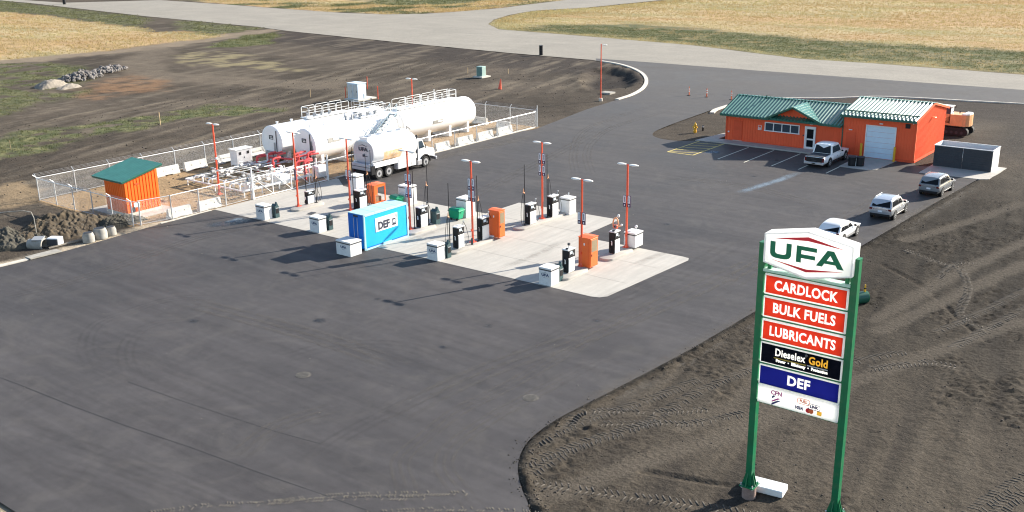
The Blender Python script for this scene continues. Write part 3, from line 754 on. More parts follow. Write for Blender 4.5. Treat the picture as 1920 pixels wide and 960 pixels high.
strip('paving_seam', [(16.60, -28.91), (21.10, -28.49), (26.33, -28.15), (30.49, -27.77), (34.84, -27.22), (38.98, -26.84), (42.38, -26.45), (45.30, -26.16), (47.27, -26.02)], 0.05, 0.004, M_['seam'], wob=0.5)
strip('paving_seam', [(25.79, -24.81), (29.70, -24.54), (33.21, -24.21), (36.78, -23.83), (39.31, -23.41)], 0.035, 0.004, M_['seam'], wob=0.8)
zz = 0.008
for path, wdt, mt in [
    ([(47.78, -25.64), (44.74, -23.49), (43.34, -22.19), (42.86, -20.34), (42.25, -16.99), (42.41, -13.81), (42.33, -5.85), (41.80, 7.80)], 0.42, 'scuff'),
    ([(50.00, -23.99), (46.62, -22.38), (45.21, -21.41), (44.40, -19.85), (44.08, -16.73), (44.16, -12.93), (44.41, -6.27)], 0.42, 'scuff'),
    ([(23.37, -25.22), (19.36, -23.50), (16.71, -21.26), (16.23, -18.78), (16.58, -15.50), (20.02, -13.04)], 0.5, 'darkmark'),
    ([(26.50, -24.63), (22.68, -23.01), (20.16, -20.90), (19.53, -18.68), (21.45, -16.17)], 0.5, 'darkmark'),
    ([(29.80, -32.20), (34.31, -31.22), (38.82, -30.57), (41.42, -30.38)], 0.9, 'darkmark'), ([(24.85, -31.22), (31.70, -30.17), (37.15, -29.40), (41.66, -28.97)], 0.7, 'darkmark'),
    ([(7.02, -22.36), (7.56, -16.63), (5.91, -6.71), (6.48, 1.25)], 0.8, 'scuff'), ([(40.36, -25.59), (39.65, -22.38), (39.71, -17.35), (40.23, -12.91), (40.43, -3.04), (39.51, 13.62)], 0.6, 'darkmark'),
    ([(37.27, -26.68), (36.34, -23.46), (37.11, -20.02)], 0.8, 'scuff'), ([(16.58, -15.50), (23.99, -14.90), (30.32, -14.55), (36.50, -14.77)], 1.4, 'scuff'), ([(29.88, -19.59), (30.93, -15.10), (34.41, -12.58), (38.85, -13.06)], 1.0, 'darkmark'),
    ([(18.12, 28.10), (12.28, 36.07), (6.24, 46.39), (4.02, 55.49), (2.82, 72.09)], 0.4, 'scuff'), ([(19.39, 28.97), (13.44, 36.85), (9.65, 44.06), (7.09, 53.12), (6.82, 69.35)], 0.4, 'scuff'),
    ([(15.92, 12.02), (13.56, 22.30), (10.65, 34.97), (5.58, 54.29)], 1.0, 'scuff'), ([(44.65, 4.64), (44.16, 15.33), (44.58, 29.86), (45.29, 44.04)], 1.3, 'scuff'),
    ([(36.40, -2.50), (39.69, 1.08), (40.68, 9.85), (40.24, 21.02)], 1.6, 'darkmark'), ([(24.43, 32.42), (33.39, 33.36), (42.16, 30.25)], 1.0, 'scuff'), ([(40.08, -20.72), (40.23, -12.91), (42.21, -2.84), (43.69, 11.98), (44.95, 24.33)], 1.6, 'scuff'),
    ([(-3.40, 79.81), (9.84, 82.19), (20.37, 94.78), (40.17, 101.43)], 1.3, 'darkmark'), ([(-33.81, 98.27), (-10.35, 103.92), (16.44, 105.32), (39.59, 103.93)], 1.5, 'darkmark')]:
    for o_ in (-.28, 0.0, .28):
        ribbon('tyre_mark', offset_path(path, o_ * (1 + wdt)), .16 + .18 * wdt, zz, M_[mt]); zz += 0.00022
ribbon('dust_patch', [(33.86, 30.77), (34.18, 33.90), (34.71, 37.32), (34.91, 41.76)], 1.1, 0.0040, M_['dust'], 4)
ribbon('dust_patch', [(23.29, 44.46), (23.68, 45.38), (24.55, 45.63)], 1.4, 0.0046, M_['dust'], 4)
ribbon('damp_patch', [(3.00, -3.37), (4.14, -2.37), (4.35, -1.03), (4.05, -0.03)], 2.0, 0.0042, M_['damp'], 4)
ribbon('dust_patch', [(3.88, -1.96), (3.92, -1.14), (3.68, -0.29)], 0.9, 0.0052, M_['dust'], 4)  # whitish reflection on the wet patch, painted as a pale ribbon
for k, q in enumerate(([(49.09, 20.40), (48.84, 13.51), (48.61, 6.28), (48.31, 0.30), (47.91, -6.45), (47.36, -12.35), (47.14, -16.53)], [(49.91, 45.95), (49.26, 34.14), (48.95, 23.60)], [(0.17, -18.96), (-0.79, -13.52), (-0.72, -8.09), (0.57, -4.48)], [(2.48, 43.12), (1.91, 33.14), (1.16, 25.37), (0.99, 17.81)])):
    ribbon('dust_patch', q, 2.4, 0.0026 + k * .0002, M_['edgedust'], 8)
for k, (q, wd) in enumerate((([(26.80, -12.87), (27.27, -12.64), (27.53, -12.35)], .9), ([(35.87, -7.42), (36.50, -7.18)], .7), ([(27.12, -7.94), (27.61, -7.71)], .5), ([(40.56, -2.95), (41.31, -2.63)], .6), ([(20.48, -17.43), (21.39, -17.23)], .7), ([(33.35, 18.07), (34.19, 18.47)], .6), ([(31.72, 37.39), (32.43, 37.61)], .6), ([(35.89, -11.50), (36.54, -11.23)], .5), ([(30.59, 45.25), (31.22, 45.38)], .7))):
    ribbon('oil_spot', q, wd, 0.0070 + k * .0001, M_['oil'], 4)
for k, (q, wd) in enumerate((([(19.78, 2.71), (19.94, 4.95), (19.80, 7.63)], .8), ([(30.04, 2.28), (30.08, 5.35), (29.64, 10.00)], .9), ([(33.27, 1.71), (33.20, 3.36), (32.75, 4.95)], .6), ([(37.06, 7.27), (37.31, 10.48), (37.93, 12.50)], .7), ([(8.98, 6.12), (9.53, 4.40), (9.17, 3.54)], .6), ([(24.39, 8.07), (23.71, 11.32), (23.62, 13.22)], .5))):
    ribbon('tyre_mark', q, wd, 0.0190 + k * .0002, M_['padscuff'], 6)
ribbon('dust_patch', [(47.86, 31.74), (48.65, 33.31), (49.27, 36.25)], 1.6, 0.0036, M_['scuff'], 4)

# lug prints of caked soil carried on to the asphalt
def lug_prints(path, hw, pitch, z, skip=0.2):
    P = smooth_path(path, 10); V = []; F = []; L = 0; nxt = 0
    for a, b in zip(P, P[1:]):
        a = np.array(a); b = np.array(b); l = np.linalg.norm(b - a); t = (b - a) / l; n = np.array([-t[1], t[0]])
        while nxt < L + l:
            c = a + t * (nxt - L)
            for s in (-1, 1):
                if random.random() < skip: continue
                c0 = c + n * s * hw * 0.15 + t * 0.02; c1 = c + n * s * hw * (0.7 + 0.3 * random.random()) - t * pitch * 0.45
                wv = t * pitch * (0.13 + 0.1 * random.random())
                k = len(V); V += [(*(c0 - wv), z), (*(c1 - wv), z), (*(c1 + wv), z), (*(c0 + wv), z)]; F.append((k, k + 1, k + 2, k + 3) if s < 0 else (k + 3, k + 2, k + 1, k))
            nxt += pitch
        L += l
    return V, F
V = []; F = []
for path, hw, sk in [([(38.27, -31.59), (39.79, -29.69), (41.16, -28.57), (43.19, -26.28), (45.60, -24.28), (47.74, -22.63)], 0.28, 0.45), ([(45.41, -26.28), (47.67, -24.24), (49.85, -22.77), (51.24, -22.09)], 0.25, 0.5), ([(41.19, -28.60), (43.38, -26.45), (46.55, -23.99)], 0.28, 0.82)]:
    v, f = lug_prints(path, hw * .8, 0.125, 0.0225, sk * .75); k = len(V); V += v; F += [tuple(i + k for i in q) for q in f]
M_['cake'] = pm('caked_soil', (0.165, 0.145, 0.110), 0.95, var=0.3, scale=6)
tag(mesh_np('caked_soil_print', V, F, M_['cake']), kind='stuff')

# tread bars pressed up out of the soil along the machine tracks
V = []; F = []
for path, hw, pitch in TRACKS_:
    if pitch > 5: continue
    P = smooth_path(path, 8); L = 0; nxt = 0
    for a, b in zip(P, P[1:]):
        a = np.array(a); b = np.array(b); l = np.linalg.norm(b - a); t = (b - a) / l; n = np.array([-t[1], t[0]])
        while nxt < L + l:
            c = a + t * (nxt - L)
            for sgn in (-1, 1):
                if random.random() < .18: continue
                q0 = c + n * sgn * hw * .06; q1 = c + n * sgn * hw * random.uniform(.8, 1.05) - t * pitch * .5
                if float(tsample(TER['dp'], np.array([q1[0]]), np.array([q1[1]]))[0]) < .15: continue
                z = float(tsample(TER['Z'], np.array([c[0]]), np.array([c[1]]))[0]); hh = random.uniform(.006, .026); wv = t * pitch * random.uniform(.12, .20); k = len(V)
                V += [(*(q0 - wv), z - .03), (*(q1 - wv), z - .03), (*(q1 + wv), z - .03), (*(q0 + wv), z - .03), (*(q0 - wv * .5), z + hh), (*(q1 - wv * .5), z + hh * .8), (*(q1 + wv * .5), z + hh * .8), (*(q0 + wv * .5), z + hh)]
                F += [(k + 4, k + 5, k + 6, k + 7), (k, k + 1, k + 5, k + 4), (k + 1, k + 2, k + 6, k + 5), (k + 2, k + 3, k + 7, k + 6), (k + 3, k, k + 4, k + 7)]
            nxt += pitch * .8
        L += l
me_ = mesh_np('tread_prints', V, F, pm('pressed_soil', (0.066, 0.056, 0.044), 0.95, var=0.3, scale=3))
bm = bmesh.new(); bm.from_mesh(me_.data); bmesh.ops.recalc_face_normals(bm, faces=bm.faces); bm.to_mesh(me_.data); bm.free(); tag(me_, kind='stuff')

# manhole covers and scraps on the asphalt
M_['castiron'] = pm('dusty_cast_iron', (0.085, 0.078, 0.068), 0.85, var=.3, scale=6)
def manhole(loc, label):
    t = thing('manhole_cover', label, 'manhole', loc)
    m = MB(); m.cyl((0, 0, -0.05), (0, 0, 0.012), 0.42, n=28); m.build('frame', M_['castiron'], t)
    m = MB(); m.cyl((0, 0, 0.012), (0, 0, 0.022), 0.34, n=28)
    for k in range(-3, 4): m.box((0, k * 0.085, 0.024), (2 * math.sqrt(0.3 ** 2 - (k * .085) ** 2), 0.03, 0.008))
    m.build('lid', M_['castiron'], t)
manhole((*(32.70, -18.67), 0.0), 'round dark manhole cover with dusty rim in the open asphalt left of centre')
manhole((*(44.24, -13.72), 0.0), 'round grey manhole cover near the dirt edge below the fuel sign')

# ------------------------------------------------------------------ parking lines, walk, slabs
M_['linewhite'] = pm('worn_line_paint', (0.62, 0.60, 0.48), 0.8, var=0.2, scale=4, grime=0.3, grime_col=(0.10, 0.10, 0.10))
M_['lineyellow'] = pm('yellow_line_paint', (0.66, 0.52, 0.16), 0.8, var=0.2, scale=4, grime=0.25, grime_col=(0.10, 0.10, 0.10))
pk = MB()
zl = 0.0066
for x in (25.75, 28.65, 31.6, 34.4, 37.2): pk.box((x, 46.1, zl), (0.12, 7.1, 0.003))
tag(pk.build('parking_lines', M_['linewhite']), kind='structure')
hk = MB()
hk.box((19.75, 46.4, zl), (0.14, 7.2, 0.003)); hk.box((22.75, 46.4, zl), (0.14, 7.2, 0.003)); hk.box((21.25, 42.8, zl + .0035), (3.1, 0.14, 0.003))
for k in range(5): hk.bar((19.8, 43.1 + k * 1.35, zl + .007), (22.7, 44.0 + k * 1.35, zl + .007), 0.13, 0.003)
tag(hk.build('parking_hatch', M_['lineyellow']), kind='structure')
sheet('sidewalk', [(21.0, 50.0), (37.0, 50.0), (37.0, 51.75), (21.0, 51.75)], 0.13, M_['slab'], 0.25)
sheet('sidewalk', [(19.2, 49.9), (20.95, 50.0), (20.95, 55.6), (20.0, 55.6)], 0.06, M_['slab'], 0.2)
sheet('garage_apron', [(37.1, 46.0), (39.9, 45.9), (40.6, 46.6), (40.95, 51.68), (37.1, 51.68)], 0.05, M_['slab'], 0.2)
sheet('dumpster_slab', [(44.3, 47.6), (49.7, 47.9), (50.4, 48.4), (50.55, 54.2), (44.3, 54.2)], 0.04, M_['slab'], 0.2)

# ------------------------------------------------------------------ grass, as blades
def leaf_mat(name, c1, c2, trans=0.35, sc=0.35):
    m = bpy.data.materials.new(name); m.use_nodes = True; nt = m.node_tree; N = nt.nodes; L = nt.links
    N.remove(N['Principled BSDF']); out = N['Material Output']
    g = N.new('ShaderNodeNewGeometry'); n = N.new('ShaderNodeTexNoise'); n.inputs['Scale'].default_value = sc; n.inputs['Detail'].default_value = 6; n.inputs['Roughness'].default_value = 0.6
    L.new(g.outputs['Position'], n.inputs['Vector'])
    r = N.new('ShaderNodeMapRange'); r.inputs[1].default_value = 0.32; r.inputs[2].default_value = 0.68; L.new(n.outputs[0], r.inputs[0])
    x = N.new('ShaderNodeMix'); x.data_type = 'RGBA'; x.inputs[6].default_value = (*c1, 1); x.inputs[7].default_value = (*c2, 1); L.new(r.outputs[0], x.inputs[0])
    d = N.new('ShaderNodeBsdfDiffuse'); t = N.new('ShaderNodeBsdfTranslucent'); mi = N.new('ShaderNodeMixShader'); mi.inputs[0].default_value = trans
    L.new(x.outputs[2], d.inputs[0]); L.new(x.outputs[2], t.inputs[0]); L.new(d.outputs[0], mi.inputs[1]); L.new(t.outputs[0], mi.inputs[2]); L.new(mi.outputs[0], out.inputs[0])
    return m
M_['dryblade'] = leaf_mat('dry_grass_blades', (0.39, 0.265, 0.125), (0.42, 0.365, 0.175), .35, .05)
M_['greenblade'] = leaf_mat('green_grass_blades', (0.085, 0.098, 0.046), (0.175, 0.170, 0.082), .35, .2)
M_['strawblade'] = leaf_mat('straw_blades', (0.24, 0.23, 0.115), (0.34, 0.30, 0.16), .35, .12)

def blades(name, boxes, mask, mat, hgt, wid, nb=4):
    P = []; H = []
    for x0, x1, y0, y1, dens, hs in boxes:
        n = int((x1 - x0) * (y1 - y0) * dens)
        x = RNG.uniform(x0, x1, n); y = RNG.uniform(y0, y1, n)
        k = RNG.uniform(0, 1, n) < tsample(TER[mask], x, y) * 1.2 - 0.15
        P.append(np.stack([x[k], y[k], tsample(TER['Z'], x[k], y[k])], -1)); H.append(np.full(k.sum(), hs))
    P = np.concatenate(P); H = np.concatenate(H); n = len(P)
    P = np.repeat(P, nb, 0); H = np.repeat(H, nb)
    a = RNG.uniform(0, 2 * math.pi, n * nb); h = hgt * H * RNG.uniform(0.45, 1.25, n * nb); wd = wid * H * RNG.uniform(0.6, 1.3, n * nb)
    off = RNG.normal(0, 0.18, (n * nb, 2)) * H[:, None]
    lean = RNG.normal(0, 0.35, (n * nb, 2)) * h[:, None]
    b = P.copy(); b[:, :2] += off
    dx = np.stack([np.cos(a), np.sin(a), np.zeros_like(a)], -1) * wd[:, None] / 2
    tip = b + np.concatenate([lean, h[:, None]], 1)
    V = np.stack([b - dx, b + dx, tip], 1).reshape(-1, 3)
    F = np.arange(len(V)).reshape(-1, 3)
    return tag(mesh_np(name, V, F, mat), kind='stuff')

blades('dry_grass', [(-140, 60, 118, 200, 3.0, .75), (-160, 60, 200, 330, 1.3, 1.2), (-420, -125, 20, 205, 1.3, 1.15), (-190, -95, 150, 330, 0.5, 1.5)], 'dry', M_['dryblade'], 0.30, 0.10)
blades('green_grass', [(-110, 60, 112, 165, 3.5, 0.8), (-420, -120, 60, 200, 1.2, 1.2), (-140, -10, -10, 130, 4.0, 0.7), (-200, -95, 150, 330, 0.5, 1.8)], 'grn', M_['greenblade'], 0.28, 0.10)
blades('straw_grass', [(-110, 60, 118, 170, 2.0, .75), (-300, -100, 60, 200, 0.8, 1.1)], 'yl', M_['strawblade'], 0.38, 0.10)

# ------------------------------------------------------------------ loose clods and pebbles
def pebbles(name, pts, smin, smax, mat, flat=0.7):
    base = np.array([(-1, 0, 0.0), (0.31, -0.95, 0), (0.81, 0.59, 0), (-0.31, 0.9, 0.1), (0.1, 0.05, 0.85), (0, 0, -0.6)])
    tri = np.array([(0, 1, 4), (1, 2, 4), (2, 3, 4), (3, 0, 4), (1, 0, 5), (2, 1, 5), (3, 2, 5), (0, 3, 5)])
    n = len(pts); s = smin + (smax - smin) * RNG.uniform(0, 1, n) ** 3
    a = RNG.uniform(0, 6.28, n); c, q = np.cos(a), np.sin(a)
    B = base[None] * RNG.uniform(0.6, 1.3, (n, 6, 3)) * s[:, None, None]
    V = np.stack([B[..., 0] * c[:, None] - B[..., 1] * q[:, None], B[..., 0] * q[:, None] + B[..., 1] * c[:, None], B[..., 2] * flat], -1) + pts[:, None, :]
    F = (tri[None] + (np.arange(n) * 6)[:, None, None]).reshape(-1, 3)
    return tag(mesh_np(name, V.reshape(-1, 3), F, mat), kind='stuff')
M_['clod'] = pm('soil_clod', (0.058, 0.049, 0.040), 0.95, var=0.4, scale=2.0)
pts = []
E_ = np.array(ISLAND_EDGE)
for i in range(1900):
    k = random.randrange(len(E_) - 1); t = random.random(); p = E_[k] * (1 - t) + E_[k + 1] * t
    tt = E_[k + 1] - E_[k]; tt /= np.linalg.norm(tt) + 1e-9; nn = np.array([-tt[1], tt[0]])
    q = p + nn * abs(random.gauss(0.0, 0.40)) * (1 if random.random() < .82 else -.6); pts.append((q[0], q[1], 0.0))
x = RNG.uniform(47, 67, 9000); y = RNG.uniform(-24, 40, 9000); k = (tsample(TER['dp'], x, y) > 0.2) & (fbm(x * .4, y * .4, 3, 201) > 0.47)
pts = np.array(pts); pts[:, 2] = np.maximum(tsample(TER['Z'], pts[:, 0], pts[:, 1]), 0.0)
pebbles('soil_clods', np.concatenate([pts, np.stack([x[k], y[k], tsample(TER['Z'], x[k], y[k])], -1)]), 0.015, 0.075, M_['clod'])
x = RNG.uniform(-60, 0, 5000); y = RNG.uniform(-18, 100, 5000); k = (tsample(TER['dp'], x, y) > 0.2)
pebbles('field_clods', np.stack([x[k], y[k], tsample(TER['Z'], x[k], y[k])], -1), 0.03, 0.16, M_['clod'])


x = RNG.uniform(0, 46, 260); y = RNG.uniform(-34, 44, 260); k = (sdist(LOT, x, y) < -.5) & (sdist(PAD, x, y) > .5)
pebbles('asphalt_grit', np.stack([x[k], y[k], np.full(k.sum(), 0.005)], -1), 0.012, 0.05, pm('pale_grit', (0.30, 0.27, 0.22), 0.9, var=.3))

# ================================================================== STRUCTURES
def ribs_wall(m, p0, p1, z0, z1f, out, pitch=0.30, proud=0.028, rw=0.07, mi=0):
    """vertical siding ribs between two ground points; z1f(t) gives the height of the wall top"""
    p0 = Vector((*p0, 0)); p1 = Vector((*p1, 0)); L = (p1 - p0).length; d = (p1 - p0) / L; o = Vector((*out, 0))
    n = int(L / pitch); a = math.atan2(d.y, d.x)
    for k in range(n + 1):
        s = min((k + 0.5) * pitch, L - 0.05); p = p0 + d * s + o * proud / 2; h = z1f(s / L)
        m.box((p.x, p.y, (z0 + h) / 2), (rw, proud, h - z0), rz=a, mi=mi)

def roof_panels(parent, a0, a1, b0, b1, n, mat, thick=0.03, name='roof_panel', rib=0.121):
    """sloping steel sheets laid side by side from eave line a0-a1 to ridge line b0-b1; every sheet its own object"""
    a0, a1, b0, b1 = map(Vector, (a0, a1, b0, b1))
    wv = (a1 - a0) / n; up = (b0 - a0); L = up.length; nn = wv.cross(up).normalized()
    if nn.z < 0: nn = -nn
    W = wv.length
    m = MB()
    def P(u, v, h): return a0 * 0 + wv.normalized() * (u * W) + up * v + nn * h
    prof = [(0.0, 0), (0.0, thick), (0.20, thick), (0.31, thick + rib), (0.42, thick + rib), (0.80, thick), (0.995, thick), (0.995, 0)]
    m.loft([[P(u, 0, h) for u, h in prof], [P(u, 1, h) for u, h in prof]])
    bmesh.ops.recalc_face_normals(m.bm, faces=m.bm.faces)
    first = m.build(name, mat, parent)
    first.location = a0
    for k in range(1, n):
        c = first.copy(); COL.objects.link(c); c.location = a0 + wv * k
    return first

# ------------------------------------------------------------------ service building: office wing and garage bay under one roofline
def service_building():
    X0, X1, Y0 = 21.95, 35.15, 51.80            # office wing
    t = thing('service_building', 'long orange metal clad office and garage with ribbed green roofs', 'building', (X0, Y0, 0))
    def lx(x): return x - X0
    def ly(y): return y - Y0
    D = 60.4 - Y0                                # depth of the office wing
    RX, RZ, EZ = 8.3 - 0.0, 4.55, 3.05
    RY = 3.55
    gc = 29.85 - X0; gl, gr = 27.15 - X0, 32.75 - X0; gz = 4.32
    W = X1 - X0
    # office walls: front with the entrance gable, left gable end, back
    m = MB()
    front = [(0, 0), (W, 0), (W, EZ), (gr, EZ), (gc, gz), (gl, EZ), (0, EZ)]
    m.prism(front, 'y', 0, 0.18)
    m.prism([(0, 0), (RY * 2, 0), (RY * 2, EZ), (RY, RZ - 0.05), (0, EZ)], 'x', 0.0, 0.18)
    m.box((W / 2, RY * 2 - 0.09, EZ / 2), (W, 0.18, EZ))
    def top(s):
        x = s * W
        if gl < x < gc: return EZ + (gz - EZ) * (x - gl) / (gc - gl) - 0.08
        if gc <= x < gr: return gz - (gz - EZ) * (x - gc) / (gr - gc) - 0.08
        return EZ - 0.05
    ribs_wall(m, (0, 0), (W, 0), 0.22, top, (0, -1))
    wall = m.build('wall', M_['orange'], t)
    m = MB(); m.box((W / 2, -0.02, 0.12), (W, 0.07, 0.20)); m.build('base_trim', M_['orangedark'], t)
    m = MB(); m.box((0.03, -0.02, EZ / 2), (0.14, 0.09, EZ - .1)); m.build('corner_trim', M_['orangedark'], t)
    # office roof
    roof = MB()
    ov = 0.45
    roof.prism([(-0.85 + 0.15, EZ + 0.10 - 0.12), (RY, RZ), (RY * 2 + 0.4, EZ), (RY * 2 + 0.4, EZ - 0.14), (RY, RZ - 0.16), (-0.85 + .15, EZ - 0.16)], 'x', -ov, W)
    ro = roof.build('roof', M_['greentrim'], t)
    e = Vector((-ov, -0.70, EZ - 0.0)); rdg = Vector((-ov, RY, RZ + 0.015))
    nL = 40
    def slope(xa, xb, n): roof_panels(ro, (xa, -0.72, EZ - 0.02), (xb, -0.72, EZ - 0.02), (xa, RY, RZ + 0.015), (xb, RY, RZ + 0.015), n, M_['green'])
    slope(-ov, gl + 0.15, 15); slope(gl + .15, gr - .15, 14); slope(gr - 0.15, W, 7)
    rp = roof_panels(ro, (-ov, RY * 2 + .42, EZ + 0.0), (W, RY * 2 + .42, EZ + 0.0), (-ov, RY, RZ + 0.03), (W, RY, RZ + 0.03), 30, M_['green'])
    m = MB(); m.box(((W - ov) / 2, RY, RZ + 0.09), (W + ov, 0.36, 0.05)); m.build('ridge_cap', M_['green'], ro)
    m = MB(); m.box(((gl - ov) / 2, -0.76, EZ - 0.10), (gl + ov, 0.10, 0.16)); m.box(((gr + W) / 2, -0.76, EZ - 0.10), (W - gr, 0.10, 0.16)); m.build('gutter', M_['greentrim'], ro)
    m = MB(); m.bar((-ov - .02, -0.72, EZ - 0.05), (-ov - .02, RY, RZ + 0.02), 0.05, 0.2); m.bar((-ov - .02, RY, RZ + .02), (-ov - .02, RY * 2 + .4, EZ - 0.03), 0.05, 0.2); m.build('bargeboard', M_['greentrim'], ro)
    # small cross gable over the entrance
    yb = RY * (gz - EZ) / (RZ - EZ) + 0.3
    gm = MB()
    for s in (-1, 1):
        xe = gl - 0.2 if s < 0 else gr + 0.2
        A = [(xe, -0.80, EZ - 0.02), (gc, -0.80, gz + 0.10), (gc, yb, gz + 0.10), (xe, -0.62, EZ + 0.0)]
        B = [(p[0], p[1], p[2] + 0.09) for p in A]
        gm.loft([A, B])
    gb = gm.build('entrance_gable', M_['greentrim'], t)
    for s in (-1, 1):                            # its two slopes in sheets cut to the valley
        xe = gl - 0.2 if s < 0 else gr + 0.2
        for k in range(9):
            u0, u1 = k / 9, (k + 1) / 9
            def pt(u, back):
                x = gc + (xe - gc) * u; z = gz + 0.20 + (EZ - gz - 0.11) * u
                return (x, -0.82 if not back else (yb + (-0.60 - yb) * u), z)
            m = MB(); A = [pt(u0 + .004, 0), pt(u1 - .004, 0), pt(u1 - .004, 1), pt(u0 + .004, 1)]
            m.loft([A, [(p[0], p[1], p[2] + 0.02) for p in A]])
            um = (u0 + u1) / 2
            m.bar((pt(um, 0)[0], -0.82, pt(um, 0)[2] + .03), (pt(um, 1)[0], pt(um, 1)[1], pt(um, 1)[2] + .03), 0.07, 0.04)
            m.build('roof_panel', M_['green'], gb)
    m = MB()
    m.bar((gl - .25, -0.84, EZ + 0.02), (gc, -0.84, gz + 0.14), 0.06, 0.20); m.bar((gc, -0.84, gz + .14), (gr + .25, -0.84, EZ + 0.02), 0.06, 0.20)
    m.build('bargeboard', M_['greentrim'], gb)
    # window band of four panes
    x0, x1, z0, z1 = 26.58 - X0, 30.42 - X0, 1.62, 2.50
    m = MB(); fw = 0.09
    m.box(((x0 + x1) / 2, -0.07, z1), (x1 - x0 + fw, 0.12, fw)); m.box(((x0 + x1) / 2, -0.08, z0), (x1 - x0 + fw + .1, 0.16, fw))
    for k in range(5): m.box((x0 + (x1 - x0) * k / 4, -0.07, (z0 + z1) / 2), (fw, 0.115, z1 - z0 - fw))
    wf = m.build('window', M_['white'], t)
    for k in range(4):
        m = MB(); a = x0 + (x1 - x0) * k / 4 + fw / 2; b = x0 + (x1 - x0) * (k + 1) / 4 - fw / 2
        m.box(((a + b) / 2, -0.045, (z0 + z1) / 2), (b - a, 0.02, z1 - z0 - fw)); m.build('pane', M_['glassblue'], wf)
    # entrance door
    m = MB(); dx0, dx1, dz = 31.15 - X0, 32.20 - X0, 2.48
    m.box((dx0, -0.08, dz / 2 + .08), (0.12, 0.16, dz - .16)); m.box((dx1, -0.08, dz / 2 + .08), (0.12, 0.16, dz - .16)); m.box(((dx0 + dx1) / 2, -0.08, dz), (dx1 - dx0 + .12, 0.165, 0.12))
    m.box(((dx0 + dx1) / 2, -0.07, 0.27), (dx1 - dx0 - .12, 0.09, 0.22)); m.box(((dx0 + dx1) / 2, -0.07, 1.18), (dx1 - dx0 - .12, 0.09, 0.16)); m.box(((dx0 + dx1) / 2, -0.07, dz - 0.14), (dx1 - dx0 - .12, 0.09, 0.16))
    m.box((dx0 + .11, -0.07, 1.3), (0.10, 0.088, 1.86)); m.box((dx1 - .11, -0.07, 1.3), (0.10, 0.088, 1.86))
    dr = m.build('entrance_door', M_['white'], t)
    for za, zb in ((0.38, 1.10), (1.26, 2.26)):
        m = MB(); m.box(((dx0 + dx1) / 2, -0.06, (za + zb) / 2), (dx1 - dx0 - .3, 0.02, zb - za)); m.build('pane', M_['glass'], dr)
    m = MB(); m.cyl((dx0 + .17, -0.15, 1.0), (dx0 + .17, -0.15, 1.45), 0.02, n=8); m.build('handle', M_['alu'], dr)
    # plain orange door at the left end, letter box sign, lamps and cameras
    m = MB(); m.box((1.45, -0.05, 1.30), (0.98, 0.05, 2.15)); m.build('side_door', M_['orangedark'], t)
    m = MB(); m.box((1.45, -0.02, 0.16), (1.1, 0.20, 0.05)); m.build('door_sill', M_['kerb'], t)
    def wall_lamp(x, z, y=-0.12):
        m = MB(); m.box((x, y, z), (0.36, 0.14, 0.10), bev=0.03); return m.build('wall_lamp', M_['white'], t)
    wall_lamp(1.35, 2.78); wall_lamp(31.75 - X0, 2.80)
    m = MB(); m.box((25.95 - X0, -0.05, 1.85), (0.40, 0.03, 0.52)); no = m.build('notice', M_['white'], t)
    m = MB(); m.box((25.95 - X0, -0.07, 1.97), (0.30, 0.01, 0.22)); m.box((25.95 - X0, -0.07, 1.70), (0.30, 0.01, 0.09)); m.build('notice_print', M_['pole'], no)
    m = MB(); m.cyl((0.35, -0.02, 1.05), (0.35, -0.12, 1.05), 0.09, n=10); m.build('meter', M_['white'], t)
    m = MB(); m.cyl((3.2, RY - .5, RZ - .25), (3.2, RY - .5, RZ + 0.35), 0.07, n=8); m.build('vent_pipe', M_['greentrim'], t)
    m = MB(); m.box((30.92 - X0, -0.05, 1.52), (0.12, 0.04, 0.14)); m.build('keypad', M_['dkgrey'], t)
    # ---- garage bay
    gx0, gx1 = 35.18 - X0, 42.55 - X0; gy0, gy1 = -0.32, 61.05 - Y0; gzE, gzR = 4.25, 5.28; gyR = 4.45
    m = MB()
    m.box(((gx0 + gx1) / 2, gy0 + 0.09, gzE / 2), (gx1 - gx0, 0.18, gzE - .02)); m.box(((gx0 + gx1) / 2, gy1 - 0.09, gzE / 2), (gx1 - gx0, 0.18, gzE - .02))
    gpr = [(gy0 + .182, 0), (gy1 - .182, 0), (gy1 - .182, gzE), (gyR, gzR - 0.05), (gy0 + .182, gzE)]
    m.prism(gpr, 'x', gx1 - 0.18, gx1); m.prism(gpr, 'x', gx0, gx0 + 0.18)
    ribs_wall(m, (gx0, gy0), (gx1, gy0), 0.25, lambda s: gzE - 0.06, (0, -1), 0.29)
    def gt(s):
        y = gy0 + (gy1 - gy0) * s
        return (gzE + (gzR - gzE) * (y - gy0) / (gyR - gy0) if y < gyR else gzR - (gzR - gzE) * (y - gyR) / (gy1 - gyR)) - 0.14
    ribs_wall(m, (gx1, gy0), (gx1, gy1), 0.25, gt, (1, 0), 0.29)
    m.build('garage_wall', M_['orange'], t)
    for c_, d_ in ((((gx0 + 37.6 - X0) / 2, gy0 - 0.015, 0.13), (37.6 - X0 - gx0, 0.09, 0.24)), (((gx1 + 40.7 - X0) / 2, gy0 - 0.015, 0.13), (gx1 - 40.7 + X0, 0.09, 0.24)), ((gx1 + .015, (gy0 + gy1) / 2, 0.13), (0.09, gy1 - gy0 - .1, 0.24))):
        m = MB(); m.box(c_, d_); m.build('base_trim', M_['orangedark'], t)
    m = MB(); m.box((gx0 + .02, gy0 - 0.03, gzE / 2), (0.10, 0.08, gzE - .1)); m.build('downpipe', M_['greentrim'], t)
    m = MB(); m.box((gx1 - .01, gy0 - 0.01, gzE / 2 + .1), (0.13, 0.13, gzE - .3)); m.build('corner_trim', M_['orange'], t)
    rf = MB()
